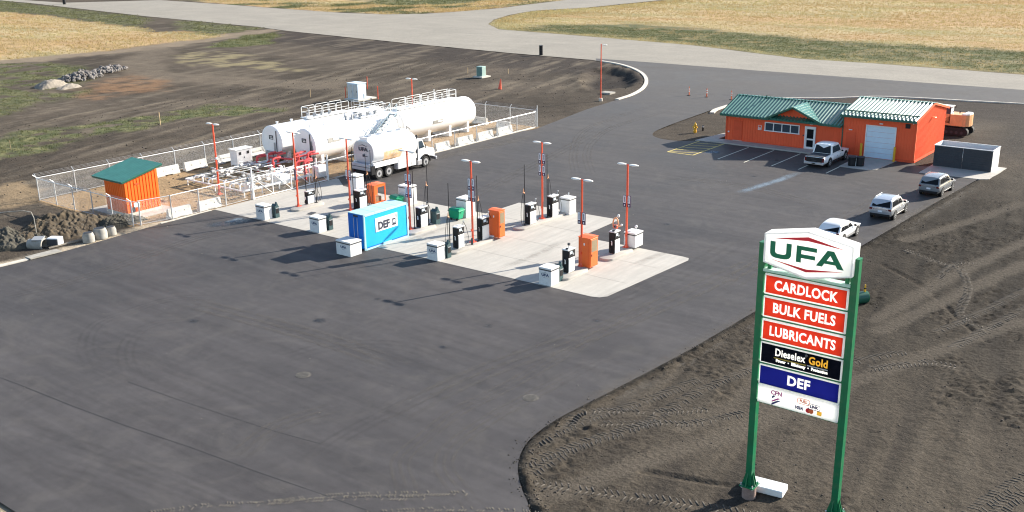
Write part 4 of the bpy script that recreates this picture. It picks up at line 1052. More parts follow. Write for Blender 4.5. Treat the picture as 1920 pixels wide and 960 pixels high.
    rf.prism([(gy0 - 0.60, gzE - 0.02), (gyR, gzR), (gy1 + 0.4, gzE), (gy1 + 0.4, gzE - 0.14), (gyR, gzR - 0.15), (gy0 - 0.60, gzE - 0.18)], 'x', gx0 - 0.15, gx1 + 0.12)
    gro = rf.build('garage_roof', M_['greentrim'], t)
    ym = gy0 + 0.35; zm = gzE + (gzR - gzE) * (ym - gy0 + .6) / (gyR - gy0 + .6)
    roof_panels(gro, (gx0 - .18, gy0 - 0.64, gzE - 0.02), (gx1 + .15, gy0 - 0.64, gzE - 0.02), (gx0 - .18, gyR, gzR + 0.015), (gx1 + .15, gyR, gzR + 0.015), 20, M_['green'])
    roof_panels(gro, (gx0 - .18, gy1 + .42, gzE + 0.01), (gx1 + .15, gy1 + .42, gzE + 0.01), (gx0 - .18, gyR, gzR + 0.03), (gx1 + .15, gyR, gzR + 0.03), 29, M_['green'])
    m = MB(); m.box(((gx0 + gx1) / 2, gyR, gzR + 0.10), (gx1 - gx0 + .4, 0.4, 0.05)); m.build('ridge_cap', M_['green'], gro)
    m = MB(); m.box(((gx0 + gx1) / 2, gy0 - 0.68, gzE - 0.11), (gx1 - gx0 + .3, 0.10, 0.17)); m.build('gutter', M_['greentrim'], gro)
    m = MB(); m.box(((gx0 + gx1) / 2, gy0 + 0.28, gzE + 0.36), (gx1 - gx0 + .2, 0.06, 0.12)); m.build('snow_guard', M_['greentrim'], gro)
    m = MB(); m.bar((gx1 + .16, gy0 - .62, gzE - .06), (gx1 + .16, gyR, gzR + .02), 0.05, 0.22); m.bar((gx1 + .16, gyR, gzR + .02), (gx1 + .16, gy1 + .4, gzE - .05), 0.05, 0.22); m.build('bargeboard', M_['orange'], gro)
    # overhead door in sections
    a, b, h = 37.68 - X0, 40.55 - X0, 3.32
    m = MB(); m.box((a - .04, gy0 - .05, h / 2), (0.10, 0.12, h - .1)); m.box((b + .04, gy0 - .05, h / 2), (0.10, 0.12, h - .1)); m.box(((a + b) / 2, gy0 - .05, h + .02), (b - a + .18, 0.125, 0.10)); gd = m.build('overhead_door', M_['white'], t)
    for k in range(6):
        m = MB(); z = 0.08 + (h - .12) * (k + .5) / 6; m.box(((a + b) / 2, gy0 - 0.02, z), (b - a - .02, 0.06, (h - .12) / 6 - 0.015), bev=0.01); m.build('door_panel', M_['doorblue'], gd)
    wall_lamp(39.1 - X0, 3.62, gy0 - .12); wall_lamp(36.05 - X0, 2.72, gy0 - .12)
    m = MB(); m.box((36.1 - X0, gy0 - .03, 1.35), (1.0, 0.05, 2.2)); m.build('side_door', M_['orangedark'], t)
    m = MB(); m.box((41.7 - X0, gy0 - .05, 3.62), (0.46, 0.06, 0.44)); lv = m.build('louvre', M_['black'], t)
    for k in range(5):
        m = MB(); m.box((41.7 - X0, gy0 - .09, 3.45 + k * .085), (0.42, 0.03, 0.03), rx=0.5); m.build('louvre_slat', M_['dkgrey'], lv)
    m = MB(); m.cyl((42.25 - X0, gy0, 3.95), (42.25 - X0, gy0 - .18, 3.92), 0.05, n=8); m.build('camera', M_['white'], t)
    m = MB(); m.cyl((gx1, 4.35, 3.95), (gx1 + .12, 4.35, 3.95), 0.05, n=8); m.box((gx1 + .26, 4.35, 3.92), (0.30, 0.42, 0.10), bev=0.03); m.build('wall_lamp', M_['peach'], t)
service_building()

# ------------------------------------------------------------------ orange shed in the compound
def shed():
    t = thing('pump_shed', 'small orange metal shed with green lean-to roof inside the fence corner', 'shed', (-7.5, -5.7, 0))
    W, D = 2.95, 3.25; zf, zb = 3.06, 3.80
    m = MB()
    m.box((W / 2, 0.04, zf / 2), (W, 0.08, zf)); m.box((W / 2, D - 0.04, zb / 2), (W, 0.08, zb - .05))
    for a, b in ((0, 0.08), (W - 0.08, W)): m.prism([(0.082, 0), (D - 0.082, 0), (D - 0.082, zb - .03), (0.082, zf)], 'x', a, b)
    wl = m.build('wall', M_['shedorange'], t)
    def board(c, d, rz=0):
        q = MB(); q.box((0, 0, 0), d, bev=0.008); return q
    n = 11; first = None
    for k in range(n):                            # front boards
        x = W * (k + .5) / n
        if first is None:
            q = MB(); q.box((0, 0, 0), (W / n * 0.72, 0.05, zf - .35), bev=0.012); first = q.build('siding_panel', M_['shedorange'], wl); o = first
        else:
            o = first.copy(); COL.objects.link(o)
        o.location = (x, -0.02, (zf + .15) / 2)
    for k in range(n):                            # right side boards, taller towards the back
        y = D * (k + .5) / n; h = zf + (zb - zf) * (k + .5) / n - .35
        q = MB(); q.box((0, 0, 0), (0.05, D / n * 0.72, h), bev=0.012); o = q.build('siding_panel', M_['shedorange'], wl); o.location = (W + 0.02, y, .25 + h / 2)
    m = MB(); m.box((W / 2, 0.0, 0.13), (W + .1, 0.14, 0.26)); m.box((W, D / 2, 0.125), (0.16, D + .08, 0.24)); m.build('plinth', M_['kerb'], t)
    rx0, rx1, ry0, ry1 = -1.25, W + 0.40, -0.38, D + 0.35
    def rz(y): return 3.10 + (zb - zf) * (y + .0) / D
    m = MB(); m.prism([(ry0, rz(ry0) - .08), (ry1, rz(ry1) - .08), (ry1, rz(ry1) + .05), (ry0, rz(ry0) + .05)], 'x', rx0, rx1); ro = m.build('roof', M_['greentrim'], t)
    roof_panels(ro, (rx0, ry0 - .03, rz(ry0) + .055), (rx1, ry0 - .03, rz(ry0) + .055), (rx0, ry1, rz(ry1) + .055), (rx1, ry1, rz(ry1) + .055), 12, M_['green'], rib=0.025)
    m = MB(); m.box((W + .055, 0.95, 0.85), (0.03, 0.55, 0.42)); m.build('wall_box', M_['white'], t)
    m = MB(); m.box((W + .06, 0.62, 0.50), (0.10, 0.28, 0.40)); m.build('outlet', M_['dkgrey'], t)
    m = MB(); m.box((W + .05, 1.2, 2.62), (0.05, 0.35, 0.12)); m.build('nameplate', M_['orangedark'], t)
    sheet('shed_slab', [(-9.6, -6.15), (-3.2, -6.15), (-3.2, -1.7), (-9.6, -1.7)], 0.05, M_['slab'], 0.2)
shed()

# ------------------------------------------------------------------ bulk tanks
M_['plate'] = pm('placard_black', (0.03, 0.035, 0.045), 0.5, var=0.05)
M_['placgrey'] = pm('placard_grey', (0.30, 0.29, 0.26), 0.5, var=0.05)
def tank(loc, L, r, label, disc=True, wrap=True):
    t = thing('storage_tank', label, 'fuel tank', loc, 0, 'bulk fuel tanks in the fenced yard')
    zc = r + 0.62
    m = MB(); n = 36
    prof = [(0.0, 0.0), (r * 0.55, 0.03) if not disc else (r * .5, 0.0), (r * 0.86, 0.10 if not disc else 0.0), (r * 0.97, 0.26 if not disc else 0.02), (r, 0.5 if not disc else 0.06)]
    rings = []
    for rr, y in prof[1:]: rings.append([(rr * math.cos(2 * math.pi * k / n), y, zc + rr * math.sin(2 * math.pi * k / n)) for k in range(n)])
    for rr, y in reversed(prof[1:]):
        yy = L - ({0: y}.get(0) if not disc else {r * .5: 0, r * .86: .12, r * .97: .32, r: .62}.get(rr, y))
        rings.append([(rr * math.cos(2 * math.pi * k / n), yy, zc + rr * math.sin(2 * math.pi * k / n)) for k in range(n)])
    m.loft(rings); m.build('shell', M_['tankwhite'], t, smooth=35)
    m = MB()
    for y in np.arange(2.4, L - 1.5, 2.4):
        nn = 36
        m.loft([[((r + .012) * math.cos(2 * math.pi * k / nn), y + dy, zc + (r + .012) * math.sin(2 * math.pi * k / nn)) for k in range(nn)] for dy in (0, .03)], cap=False)
    m.build('weld_seam', M_['tankwhite'], t)
    for y in (1.2, L * .36, L * .64, L - 1.4):
        m = MB(); m.prism([(-r * .78, 0), (r * .78, 0), (r * .78, zc - r * .55), (r * .5, zc - r * .82), (-r * .5, zc - r * .82), (-r * .78, zc - r * .55)], 'y', y - .18, y + .18); m.build('saddle', M_['tankwhite'], t)
    m = MB()
    for y in (0.9, 2.8, 5.0, 6.4):
        if y < L - 2: m.cyl((0, y, zc + r - .03), (0, y, zc + r + .22), 0.10, n=10); m.cyl((0, y, zc + r + .22), (0, y, zc + r + .27), 0.16, n=10)
    m.build('vent', M_['tankwhite'], t, smooth=40)
    return t, zc
def placards(t, r, zc, side=True):
    m = MB(); m.box((0.0, -0.02, zc + .45), (0.62, 0.03, 0.42)); p = m.build('placard', M_['plate'], t)
    m = MB(); m.box((0.02, -0.04, zc + .52), (0.36, 0.02, 0.06)); m.box((.08, -0.04, zc + .37), (0.36, 0.02, 0.10)); m.build('placard_print', M_['white'], p)
    if side:
        a = R(12); x, z = (r + .02) * math.cos(a), zc + (r + .02) * math.sin(a)
        m = MB(); m.box((x, 2.6, z), (0.02, 1.75, 0.46), ry=-a); p = m.build('side_placard', M_['placgrey'], t)
        m = MB(); m.box((x + .018, 2.92, z + .05), (0.02, 1.0, 0.26), ry=-a); m.build('placard_print', M_['white'], p)
def railing(parent, pts, h=1.05, name='railing', step=1.7):
    """tube guard rail with rounded loops per bay"""
    for a, b in zip(pts, pts[1:]):
        a = Vector(a); b = Vector(b); L = (b - a).length; n = max(1, round(L / step))
        for k in range(n):
            p = a + (b - a) * (k + .04) / n; q = a + (b - a) * (k + .96) / n
            m = MB(); m.tube([p, p + Vector((0, 0, h * .92)), p + (q - p) * .05 + Vector((0, 0, h)), q - (q - p) * .05 + Vector((0, 0, h)), q + Vector((0, 0, h * .92)), q], 0.028, 5)
            m.tube([p + Vector((0, 0, h * .5)), q + Vector((0, 0, h * .5))], 0.022, 5)
            m.build(name, M_['white'], parent)

tA, zcA = tank((-11.0, 15.2, 0), 15.5, 1.66, 'white bulk tank farthest left whose flat shaded end stands beside the cabinet')
placards(tA, 1.66, zcA)
tB, zcB = tank((-6.75, 15.9, 0), 12.2, 1.66, 'white bulk tank between the red valve pipes and the inclined stairs')
placards(tB, 1.66, zcB)
tC, zcC = tank((-6.75, 28.5, 0), 12.7, 1.68, 'long white bulk tank with domed end nearest the far fence corner', disc=False)
m = MB(); m.bar((1.62, 0.5, .62), (1.62, 12.0, .62), 0.10, 0.12); m.build('pipe_run', M_['white'], tB)
m = MB(); m.box((0.55, -.10, 1.15), (0.12, 0.06, 2.2)); m.box((-.3, -.12, .75), (1.1, 0.2, 1.1)); m.build('end_cabinet', M_['bluedk' if 0 else 'grey'], tA)
m = MB(); m.tube([(0.85, -.06, zcA + 1.2), (0.85, -.08, 1.2), (0.85, -.08, 0.5)], 0.04, 6); m.build('gauge_pipe', M_['dkgrey'], tA)
m = MB(); m.tube([(0.95, -.06, zcB + 1.2), (0.97, -.08, 1.2), (1.0, -.1, 0.3)], 0.05, 6); m.tube([(1.15, -.08, zcB + 0.5), (1.2, -.1, 1.2), (1.2, -.1, 0.3)], 0.04, 6); m.build('gauge_pipe', M_['dkgrey'], tB)
# walkways with guard rails on the tank tops
m = MB(); m.box((0, 7.6, zcA + 1.74), (1.3, 6.0, 0.08)); m.box((0, 7.6, zcA + 1.68), (0.3, 6.0, 0.1)); wk = m.build('walkway', M_['white'], tA)
railing(wk, [(-.6, 4.7, zcA + 1.78), (-.6, 10.5, zcA + 1.78)], 1.1); railing(wk, [(.6, 4.7, zcA + 1.78), (.6, 10.5, zcA + 1.78)], 1.1); railing(wk, [(-.6, 4.7, zcA + 1.78), (.6, 4.7, zcA + 1.78)], 1.1)
for k in range(7):
    m = MB(); m.cyl((-.25 + .4 * (k % 2), 5.2 + .55 * k, zcA + 1.8), (-.25 + .4 * (k % 2), 5.2 + .55 * k, zcA + 2.15), 0.10, n=8); m.build('valve', M_['grey'], wk)
m = MB(); m.box((2.1, 11.6, zcA + 1.60), (5.4, 1.1, 0.08)); wk2 = m.build('bridge_walkway', M_['white'], tA)
railing(wk2, [(-.4, 12.1, zcA + 1.64), (4.6, 12.1, zcA + 1.64)], 1.1); railing(wk2, [(0.3, 11.05, zcA + 1.64), (4.6, 11.05, zcA + 1.64)], 1.1)
m = MB(); m.box((0, 9.8, zcB + 1.72), (1.2, 4.6, 0.08)); wk = m.build('walkway', M_['white'], tB)
railing(wk, [(.55, 6.2, zcB + 1.76), (.55, 12.0, zcB + 1.76)], 1.0); railing(wk, [(-.55, 6.2, zcB + 1.76), (-.55, 12.0, zcB + 1.76)], 1.0)
for k in range(9):
    m = MB(); m.cyl((-.2 + .4 * (k % 2), 6.0 + .55 * k, zcB + 1.6), (-.2 + .4 * (k % 2), 6.0 + .55 * k, zcB + 2.05), 0.12, n=8); m.box((-.2 + .4 * (k % 2), 6.0 + .55 * k, zcB + 2.05), (.26, .18, .14)); m.build('valve', M_['grey'], wk)
m = MB(); m.box((0, 5.6, zcC + 1.74), (1.2, 10.0, 0.08)); wk = m.build('walkway', M_['white'], tC)
railing(wk, [(.55, 0.6, zcC + 1.78), (.55, 10.2, zcC + 1.78)], 1.0, step=2.4); railing(wk, [(-.55, 0.6, zcC + 1.78), (-.55, 10.2, zcC + 1.78)], 1.0, step=2.4); railing(wk, [(.55, 10.25, zcC + 1.78), (-.55, 10.25, zcC + 1.78)], 1.0)
for y in (2.0, 4.4, 6.8, 9.0):
    m = MB(); m.cyl((0.2, y, zcC + 1.7), (0.2, y, zcC + (2.9 if y != 6.8 else 3.2)), 0.05, n=8); m.build('vent_pipe', M_['white'], wk)
m = MB(); a = R(-6); x, z = 1.705 * math.cos(a), zcC + 1.705 * math.sin(a); m.box((x, 5.7, z), (0.02, 1.6, 0.36), ry=-a); p = m.build('side_placard', M_['placgrey'], tC)
m = MB(); m.box((x + .018, 6.0, z), (0.02, 0.8, 0.18), ry=-a); m.build('placard_print', M_['white'], p)
# stairs up to the bridge
st = thing('tank_stairs', 'pale steel stairs with thin treads rising steeply along the white tank', 'stairs', (-4.55, 21.0, 0))
m = MB(); top = (0, 7.4, 4.05)
M_['palesteel'] = pm('pale_blue_steel', (0.55, 0.66, 0.70), 0.4, var=0.06)
for x in (-.45, .45): m.bar((x, 0, 0.05), (x, 5.6, 4.15), 0.06, 0.26)
m.build('stringer', M_['palesteel'], st)
q = MB(); q.box((0, 0, 0), (0.84, 0.26, 0.04)); f0 = q.build('tread', M_['grey'], st); f0.location = (0, 0.3, .25)
for k in range(1, 15):
    o = f0.copy(); COL.objects.link(o); o.location = (0, 0.3 + k * .37, .25 + k * .27)
m = MB()
for x in (-.48, .48):
    m.tube([(x, 0, 1.05), (x, 5.6, 5.15)], 0.03, 6); m.tube([(x, 0, .6), (x, 5.6, 4.7)], 0.022, 6)
    for k in range(5): m.bar((x, k * 1.4, k * 1.03 + .05), (x, k * 1.4, k * 1.03 + 1.08), 0.045)
m.build('handrail', M_['palesteel'], st)
m = MB(); m.box((0, 6.3, 4.10), (1.3, 1.5, 0.08))
for x in (-.6, .6):
    m.bar((x, 6.9, 0), (x, 6.9, 4.08), 0.07)
m.build('landing', M_['white'], st)

# ------------------------------------------------------------------ manifold of pipes in front of the tanks
def pipe_skid():
    t = thing('pipe_manifold', 'white pipe manifold with red risers and valves behind the sliding gate', 'pipework', (-6.2, 3.6, 0))
    m = MB()
    for x in (-3.9, 4.6):
        m.bar((x, 0.4, .62), (x, 13.0 if x < 0 else 8.6, .62), 0.16, 0.18)
    for y in np.arange(0.5, 9, 1.6): m.bar((-3.9, y, .60), (4.6, y, .60), 0.10, 0.12)
    for x in (-3.9, 0.3, 4.6):
        for y in np.arange(0.6, 8.8, 2.0): m.bar((x, y, 0), (x, y, .6), 0.09)
    m.build('frame', M_['white'], t)
    for k, x in enumerate((-3.2, -2.5, -1.7, -0.9, 0.8, 1.5, 2.3, 3.1, 3.8)):
        m = MB(); y0 = 0.8 + 0.5 * (k % 3); y1 = 8.4 + 0.7 * (k % 4)
        m.tube([(x, y0, .30), (x, y0, .82), (x, y0 + .25, .95), (x, y1 - .25, .95), (x, y1, 1.05), (x, y1, 1.7 if k % 2 else .5)], 0.085, 8); m.build('pipe', M_['white'] if k % 3 else M_['steel'], t, smooth=40)
        for y in (y0 + 2.2, y0 + 5.6):
            m = MB(); m.cyl((x, y - .16, .95), (x, y + .16, .95), 0.16, n=10); m.cyl((x, y, .95), (x, y, 1.32), 0.035, n=6); m.cyl((x, y, 1.30), (x, y, 1.34), 0.17, n=12); m.build('valve', M_['grey'] if (k + int(y)) % 2 else M_['white'], t)
    for k, (x, y, h) in enumerate(((-3.0, 8.2, 1.5), (-3.0, 9.6, 1.5), (-1.0, 9.2, 1.7), (0.4, 10.6, 1.8), (1.0, 9.6, 1.9), (1.6, 10.8, 1.9), (2.9, 9.2, 1.6), (3.6, 7.6, 1.8), (3.9, 8.4, 1.7), (-.2, 7.9, 1.6))):
        m = MB(); m.cyl((x, y, 0), (x, y, h), 0.11, n=10); m.tube([(x, y, h - .1), (x, y, h), (x + .05, y + .3, h + .12), (x + .1, y + .9, h + .1)], 0.10, 8)
        m.cyl((x, y, h * .45), (x, y, h * .45 + .12), 0.19, n=10); m.cyl((x, y, h * .75), (x, y, h * .75 + .12), 0.17, n=10); m.build('red_riser', M_['pipered'], t, smooth=40)
    for x0, y0, x1, y1, z in ((-3.0, 8.2, -3.0, 11.4, 1.45), (-3.0, 9.6, 0.4, 10.6, 1.2), (1.0, 9.6, 1.6, 12.2, 1.7), (2.9, 9.2, 3.9, 8.4, 1.2)):
        m = MB(); m.tube([(x0, y0, z), (x1, y1, z)], 0.10, 8); m.build('red_pipe', M_['pipered'], t, smooth=40)
    m = MB(); m.cyl((-2.0, 9.9, 1.05), (-2.0, 10.6, 1.05), 0.24, n=14); m.cyl((0.9, 11.6, 1.35), (0.9, 12.2, 1.35), 0.3, n=14); m.build('pump', M_['dkgrey'], t, smooth=40)
    m = MB(); m.cyl((2.2, 2.6, .5), (2.2, 3.5, .5), 0.36, n=14); m.box((2.2, 3.0, .1), (0.8, 1.4, .2)); m.cyl((3.2, 2.0, .5), (3.2, 2.7, .5), 0.28, n=14); m.build('pump', M_['white'], t, smooth=40)
    for c_, d_ in (((3.2, 5.9, .55), (1.5, 1.2, .9)), ((4.0, 10.2, .6), (0.9, 1.3, 1.1))):
        m = MB(); m.box(c_, d_, bev=.05); m.build('meter_box', M_['white'], t)
pipe_skid()

def cabinet(loc):
    t = thing('control_cabinet', 'grey electrical cabinet on steel legs with two small dark windows', 'cabinet', loc)
    m = MB(); m.box((0.65, 1.1, 1.55), (0.95, 1.95, 1.55), bev=.02); m.build('housing', M_['white'], t)
    m = MB(); m.box((0.65, 1.1, 2.36), (1.15, 2.15, 0.06)); m.build('lid', M_['white'], t)
    m = MB(); m.box((1.14, 1.1, 1.55), (0.03, 1.8, 1.42)); d = m.build('door', M_['steel'], t)
    for y in (.62, 1.58):
        m = MB(); m.box((1.17, y, 1.95), (0.03, 0.26, 0.28)); m.build('window', M_['black'], d)
    m = MB(); m.box((1.17, 1.1, 1.5), (0.03, 0.06, 0.16)); m.build('handle', M_['dkgrey'], d)
    for x in (.2, 1.1):
        for y in (.2, 2.0):
            m = MB(); m.bar((x, y, 0), (x, y, .8), 0.08); m.build('leg', M_['steel'], t)
    m = MB()
    for k in range(4): m.cyl((0.65, 2.08, 1.0 + .3 * k), (0.65, 2.2, 1.0 + .3 * k), 0.09, n=8)
    m.build('gland', M_['grey'], t)
cabinet((-11.3, 9.9, 0))

# ------------------------------------------------------------------ chain-link fence
def wire_mesh(m, a, b, z0, z1, sp=0.085, r=0.0028):
    """diamond mesh of real wires between ground points a and b"""
    a = Vector((*a, 0)); b = Vector((*b, 0)); L = (b - a).length; d = (b - a) / L; nrm = Vector((-d.y, d.x, 0)); H = z1 - z0
    V = []; F = []
    for s in (1, -1):
        k = -H
        while k < L:
            u0, v0, u1, v1 = (k, 0, k + H, H) if s > 0 else (k, H, k + H, 0)
            if u0 < 0: v0 += (-u0) * s; u0 = 0
            if u1 > L: v1 -= (u1 - L) * s; u1 = L
            p = a + d * u0 + Vector((0, 0, z0 + v0)) + nrm * .004 * s; q = a + d * u1 + Vector((0, 0, z0 + v1)) + nrm * .004 * s
            t = (q - p)
            if t.length > .02:
                t.normalize(); w1 = nrm * r; w2 = t.cross(nrm) * r
                n = len(V); V += [p + w1, p - w1 * .5 + w2, p - w1 * .5 - w2, q + w1, q - w1 * .5 + w2, q - w1 * .5 - w2]
                F += [(n, n + 1, n + 4, n + 3), (n + 1, n + 2, n + 5, n + 4), (n + 2, n, n + 3, n + 5)]
            k += sp * 1.414
    m.append((V, F))
M_['wire'] = pm('galvanised_wire', (0.55, 0.56, 0.57), 0.5, metal=0.3, var=0.05)
M_['post'] = pm('galvanised_post', (0.66, 0.67, 0.67), 0.42, metal=0.35, var=0.06)
def fence(name, label, runs, out, barbed=True, H=2.05, lean=0.32, posts=True, skip_posts=()):
    t = thing(name, label, 'fence', (*runs[0][0], 0), 0, None)
    o = Vector((*runs[0][0], 0)); parts = []; ov = Vector((*out, 0))
    wires = MB(); rails = MB()
    for (a, b, n) in runs:
        A = Vector((*a, 0)) - o; B = Vector((*b, 0)) - o
        wire_mesh(parts, A.xy, B.xy, 0.06, H - .04)
        rails.tube([A + Vector((0, 0, H)), B + Vector((0, 0, H))], 0.035, 6)
        rails.tube([A + Vector((0, 0, .10)), B + Vector((0, 0, .10))], 0.014, 4)
        for k in range(n + 1):
            p = A + (B - A) * k / n
            q = MB(); q.cyl(p, p + Vector((0, 0, H + .05)), 0.048, n=8)
            if barbed: q.tube([p + Vector((0, 0, H)), p + Vector((0, 0, H + .08)), p + ov * lean + Vector((0, 0, H + .36))], 0.026, 6)
            q.build('post', M_['post'], t)
        if barbed:
            for f in (.3, .62, .95): wires.tube([A + ov * lean * f + Vector((0, 0, H + .08 + .28 * f)), B + ov * lean * f + Vector((0, 0, H + .08 + .28 * f))], 0.005, 4)
    V = []; F = []
    for v, f in parts:
        k = len(V); V += v; F += [tuple(i + k for i in q) for q in f]
    mesh_np('wire_mesh', [tuple(v) for v in V], F, M_['wire'], t)
    rails.build('rail', M_['post'], t)
    if barbed: wires.build('barbed_wire', M_['wire'], t)
    else: wires.bm.free()
    return t
fence('chain_link_fence', 'long chain-link fence with barbed wire along the back of the tank yard', [((-16.4, -7.1), (-16.4, 46.6), 15)], (-1, 0))
fence('chain_link_fence', 'short chain-link fence with angled post tops behind the orange shed', [((-16.3, -7.15), (-1.4, -7.15), 5)], (0, -1))
fence('chain_link_fence', 'chain-link fence between the concrete barriers and the pump pad', [((-1.2, -6.6), (-0.62, -4.0), 1), ((-0.62, -4.0), (-0.55, 4.15), 3)], (1, 0), barbed=False)
fence('chain_link_fence', 'chain-link fence in front of the domed tank running to the far corner', [((-0.5, 13.3), (-0.45, 46.5), 9)], (1, 0), barbed=False, H=1.9)
fence('chain_link_fence', 'chain-link fence across the far end of the tank yard', [((-0.5, 46.6), (-16.3, 46.65), 4)], (0, 1))
m = MB(); m.cyl((0, 0, 0), (0, 0, 2.6), 0.06, n=8); tag(m.build('fence_post', M_['post']), 'tall white corner post at the far right of the tank yard fence', 'post').location = (-0.42, 46.75, 0)

def gate(loc, L, label, diag=True, H=2.0):
    t = thing('sliding_gate', label, 'gate', loc)
    m = MB()
    for z in (.10, H): m.bar((0, 0, z), (0, L, z), 0.07)
    n = max(1, round(L / 2.2))
    for k in range(n + 1): m.bar((0, L * k / n, .1), (0, L * k / n, H), 0.065)
    m.build('gate_frame', M_['white'], t)
    m = MB()
    for k in range(n): m.bar((0.01, L * k / n, H), (0.01, L * (k + 1) / n, .1), 0.045)
    m.build('brace', M_['white'], t)
    pr = []; wire_mesh(pr, (0, 0), (0, L), .12, H - .02); mesh_np('wire_mesh', [tuple(v) for v in pr[0][0]], pr[0][1], M_['wire'], t)
    for y, h in ((-.12, 2.9), (L + .12, 2.5)):
        m = MB(); m.cyl((0.02, y, 0), (0.02, y, h), 0.075, n=10); m.build('gate_post', M_['white'], t)
gate((-0.42, 4.35, 0), 8.7, 'wide white framed chain-link gate with diagonal braces beside the pump pad')
gt_ = thing('walk_gate', 'narrow chain-link walk gate left of the first concrete barrier', 'gate', (-2.0, -6.75, 0))
m = MB()
for x in (0, .9): m.cyl((x, x * .15, .05), (x, x * .15, 1.95), 0.035, n=8)
for z in (.08, 1.95): m.bar((0, 0, z), (.9, .135, z), 0.05)
m.build('gate_frame', M_['post'], gt_)
pr = []; wire_mesh(pr, (0, 0), (.9, .135), .1, 1.9); mesh_np('wire_mesh', [tuple(v) for v in pr[0][0]], pr[0][1], M_['wire'], gt_)

# ------------------------------------------------------------------ concrete barriers
def barrier_mb(L, h=0.82):
    m = MB(); m.prism([(-.30, 0), (.30, 0), (.30, .10), (.17, .32), (.09, h), (-.09, h), (-.17, .32), (-.30, .10)], 'y', -L / 2, L / 2)
    return m
def make_barrier(L, label):
    t = thing('concrete_barrier', label, 'barrier', (0, 0, 0), 0, 'concrete barriers round the tank yard')
    m = MB()
    pr = [(-.30, .02), (.30, .02), (.30, .16), (.17, .36), (.10, .84), (-.10, .84), (-.17, .36), (-.30, .16)]
    for a, b in ((-L / 2, -L / 6), (-L / 6 + .001, L / 6 - .001), (L / 6, L / 2)):
        p2 = pr if a != -L / 6 + .001 else [(x, z if z > .05 else .10) for x, z in pr]
        m.prism(p2, 'y', a, b)
    m.build('body', M_['barrier'], t)
    m = MB()
    for s in (-1, 1): m.tube([(.0, s * L / 2, .62), (0, s * (L / 2 + .09), .60), (0, s * (L / 2 + .09), .50), (0, s * L / 2, .48)], 0.016, 5)
    m.build('coupling', M_['steel'], t)
    m = MB()
    for y in (-L * .2, L * .2): m.cyl((.13, y, .5), (.155, y, .5), 0.05, n=8); m.cyl((-.13, y, .5), (-.155, y, .5), 0.05, n=8)
    m.build('lifting_hole', M_['dkgrey'], t)
    return t
b0 = make_barrier(2.2, 'concrete barrier at the fence left of the pump pad, nearer the orange shed')
spots = [((-1.0, -3.05), 0, None), ((-1.0, 0.0), 0, 'concrete barrier just left of the pump pad corner behind the mesh'),
         ((-15.5, 5.6), 0, 'concrete barrier by the back fence just right of the orange shed'), ((-15.5, 8.9), 0, 'second concrete barrier to the right of the orange shed by the back fence'),
         ((-15.5, 12.8), 0.06, 'shaded concrete barrier behind the short red lamp post'), ((-15.5, 16.6), -0.04, 'shaded concrete barrier between the grey cabinet and the leftmost tank'),
         ((-1.0, 30.2), 0, 'concrete barrier just in front of the parked tanker cab'), ((-1.0, 34.0), 0, 'concrete barrier under the domed tank, second from the tanker cab'),
         ((-1.0, 37.5), 0, 'concrete barrier near the saddle of the domed tank, third from the tanker cab'), ((-1.0, 41.1), 0, 'concrete barrier at the fence corner farthest from the tanker'),
         ((-7.6, 44.6), 1.57, 'concrete barrier beyond the domed tank end'), ((-3.4, 44.0), 1.45, 'pale blue shaded concrete barrier across the far yard corner')]
for k, (p, rz, lb) in enumerate(spots):
    if k == 0: b0.location = (*p, 0); b0.rotation_euler = (0, 0, rz)
    else:
        o = dup(b0, (*p, 0), rz, lb)
        if k in (2, 3, 4, 5, 7, 8, 9): o.scale = (1, 1.18, 1.05)

# ------------------------------------------------------------------ dumpster enclosure
t = thing('bin_enclosure', 'open-topped dark bin enclosure with one white end wall on a concrete slab', 'enclosure', (44.45, 51.35, 0))
W, D, H = 5.35, 2.65, 2.06
m = MB(); m.box((0.03, D / 2, H / 2), (0.06, D - .14, H)); m.box((W / 2, D - .03, H / 2), (W, 0.06, H)); m.build('wall', M_['white'], t)
m = MB(); m.box((W - .03, D / 2, H / 2), (0.08, D - .14, H)); m.build('end_wall', M_['white'], t)
for k in range(2):
    m = MB(); a = W / 2 * k; m.box((a + W / 4, 0.02, H / 2 + .04), (W / 2 - .03, 0.07, H - .10))
    g = m.build('gate_leaf', M_['dkgrey'], t)
    for j in range(9):
        m = MB(); m.box((a + W / 4, -0.025, .16 + j * .22), (W / 2 - .06, 0.025, 0.20), bev=.006); m.build('gate_board', M_['dkgrey'], g)
m = MB(); m.box((W / 2 + .02, -.06, 1.45), (0.04, 0.03, 0.6)); m.build('latch', M_['steel'], t)
m = MB()
for a, b in (((0, 0), (W, 0)), ((W, 0), (W, D)), ((W, D), (0, D)), ((0, D), (0, 0))):
    m.bar((*a, H + .035), (*b, H + .035), 0.10, 0.05)
m.build('coping', M_['white'], t)

# ------------------------------------------------------------------ pylon sign
def panel_lines(parent, mat, x, y, z, w_, h_, b=0.035):
    m = MB()
    m.box((x, y, z + h_ / 2 - b / 2), (w_, 0.02, b)); m.box((x, y, z - h_ / 2 + b / 2), (w_, 0.02, b))
    m.box((x - w_ / 2 + b / 2, y, z), (b, 0.019, h_ - 2 * b)); m.box((x + w_ / 2 - b / 2, y, z), (b, 0.019, h_ - 2 * b))
    return m.build('border', mat, parent)

def stroke_letter(m, pts, y0, y1, mi=0):
    m.prism(pts, 'y', y0, y1, mi)

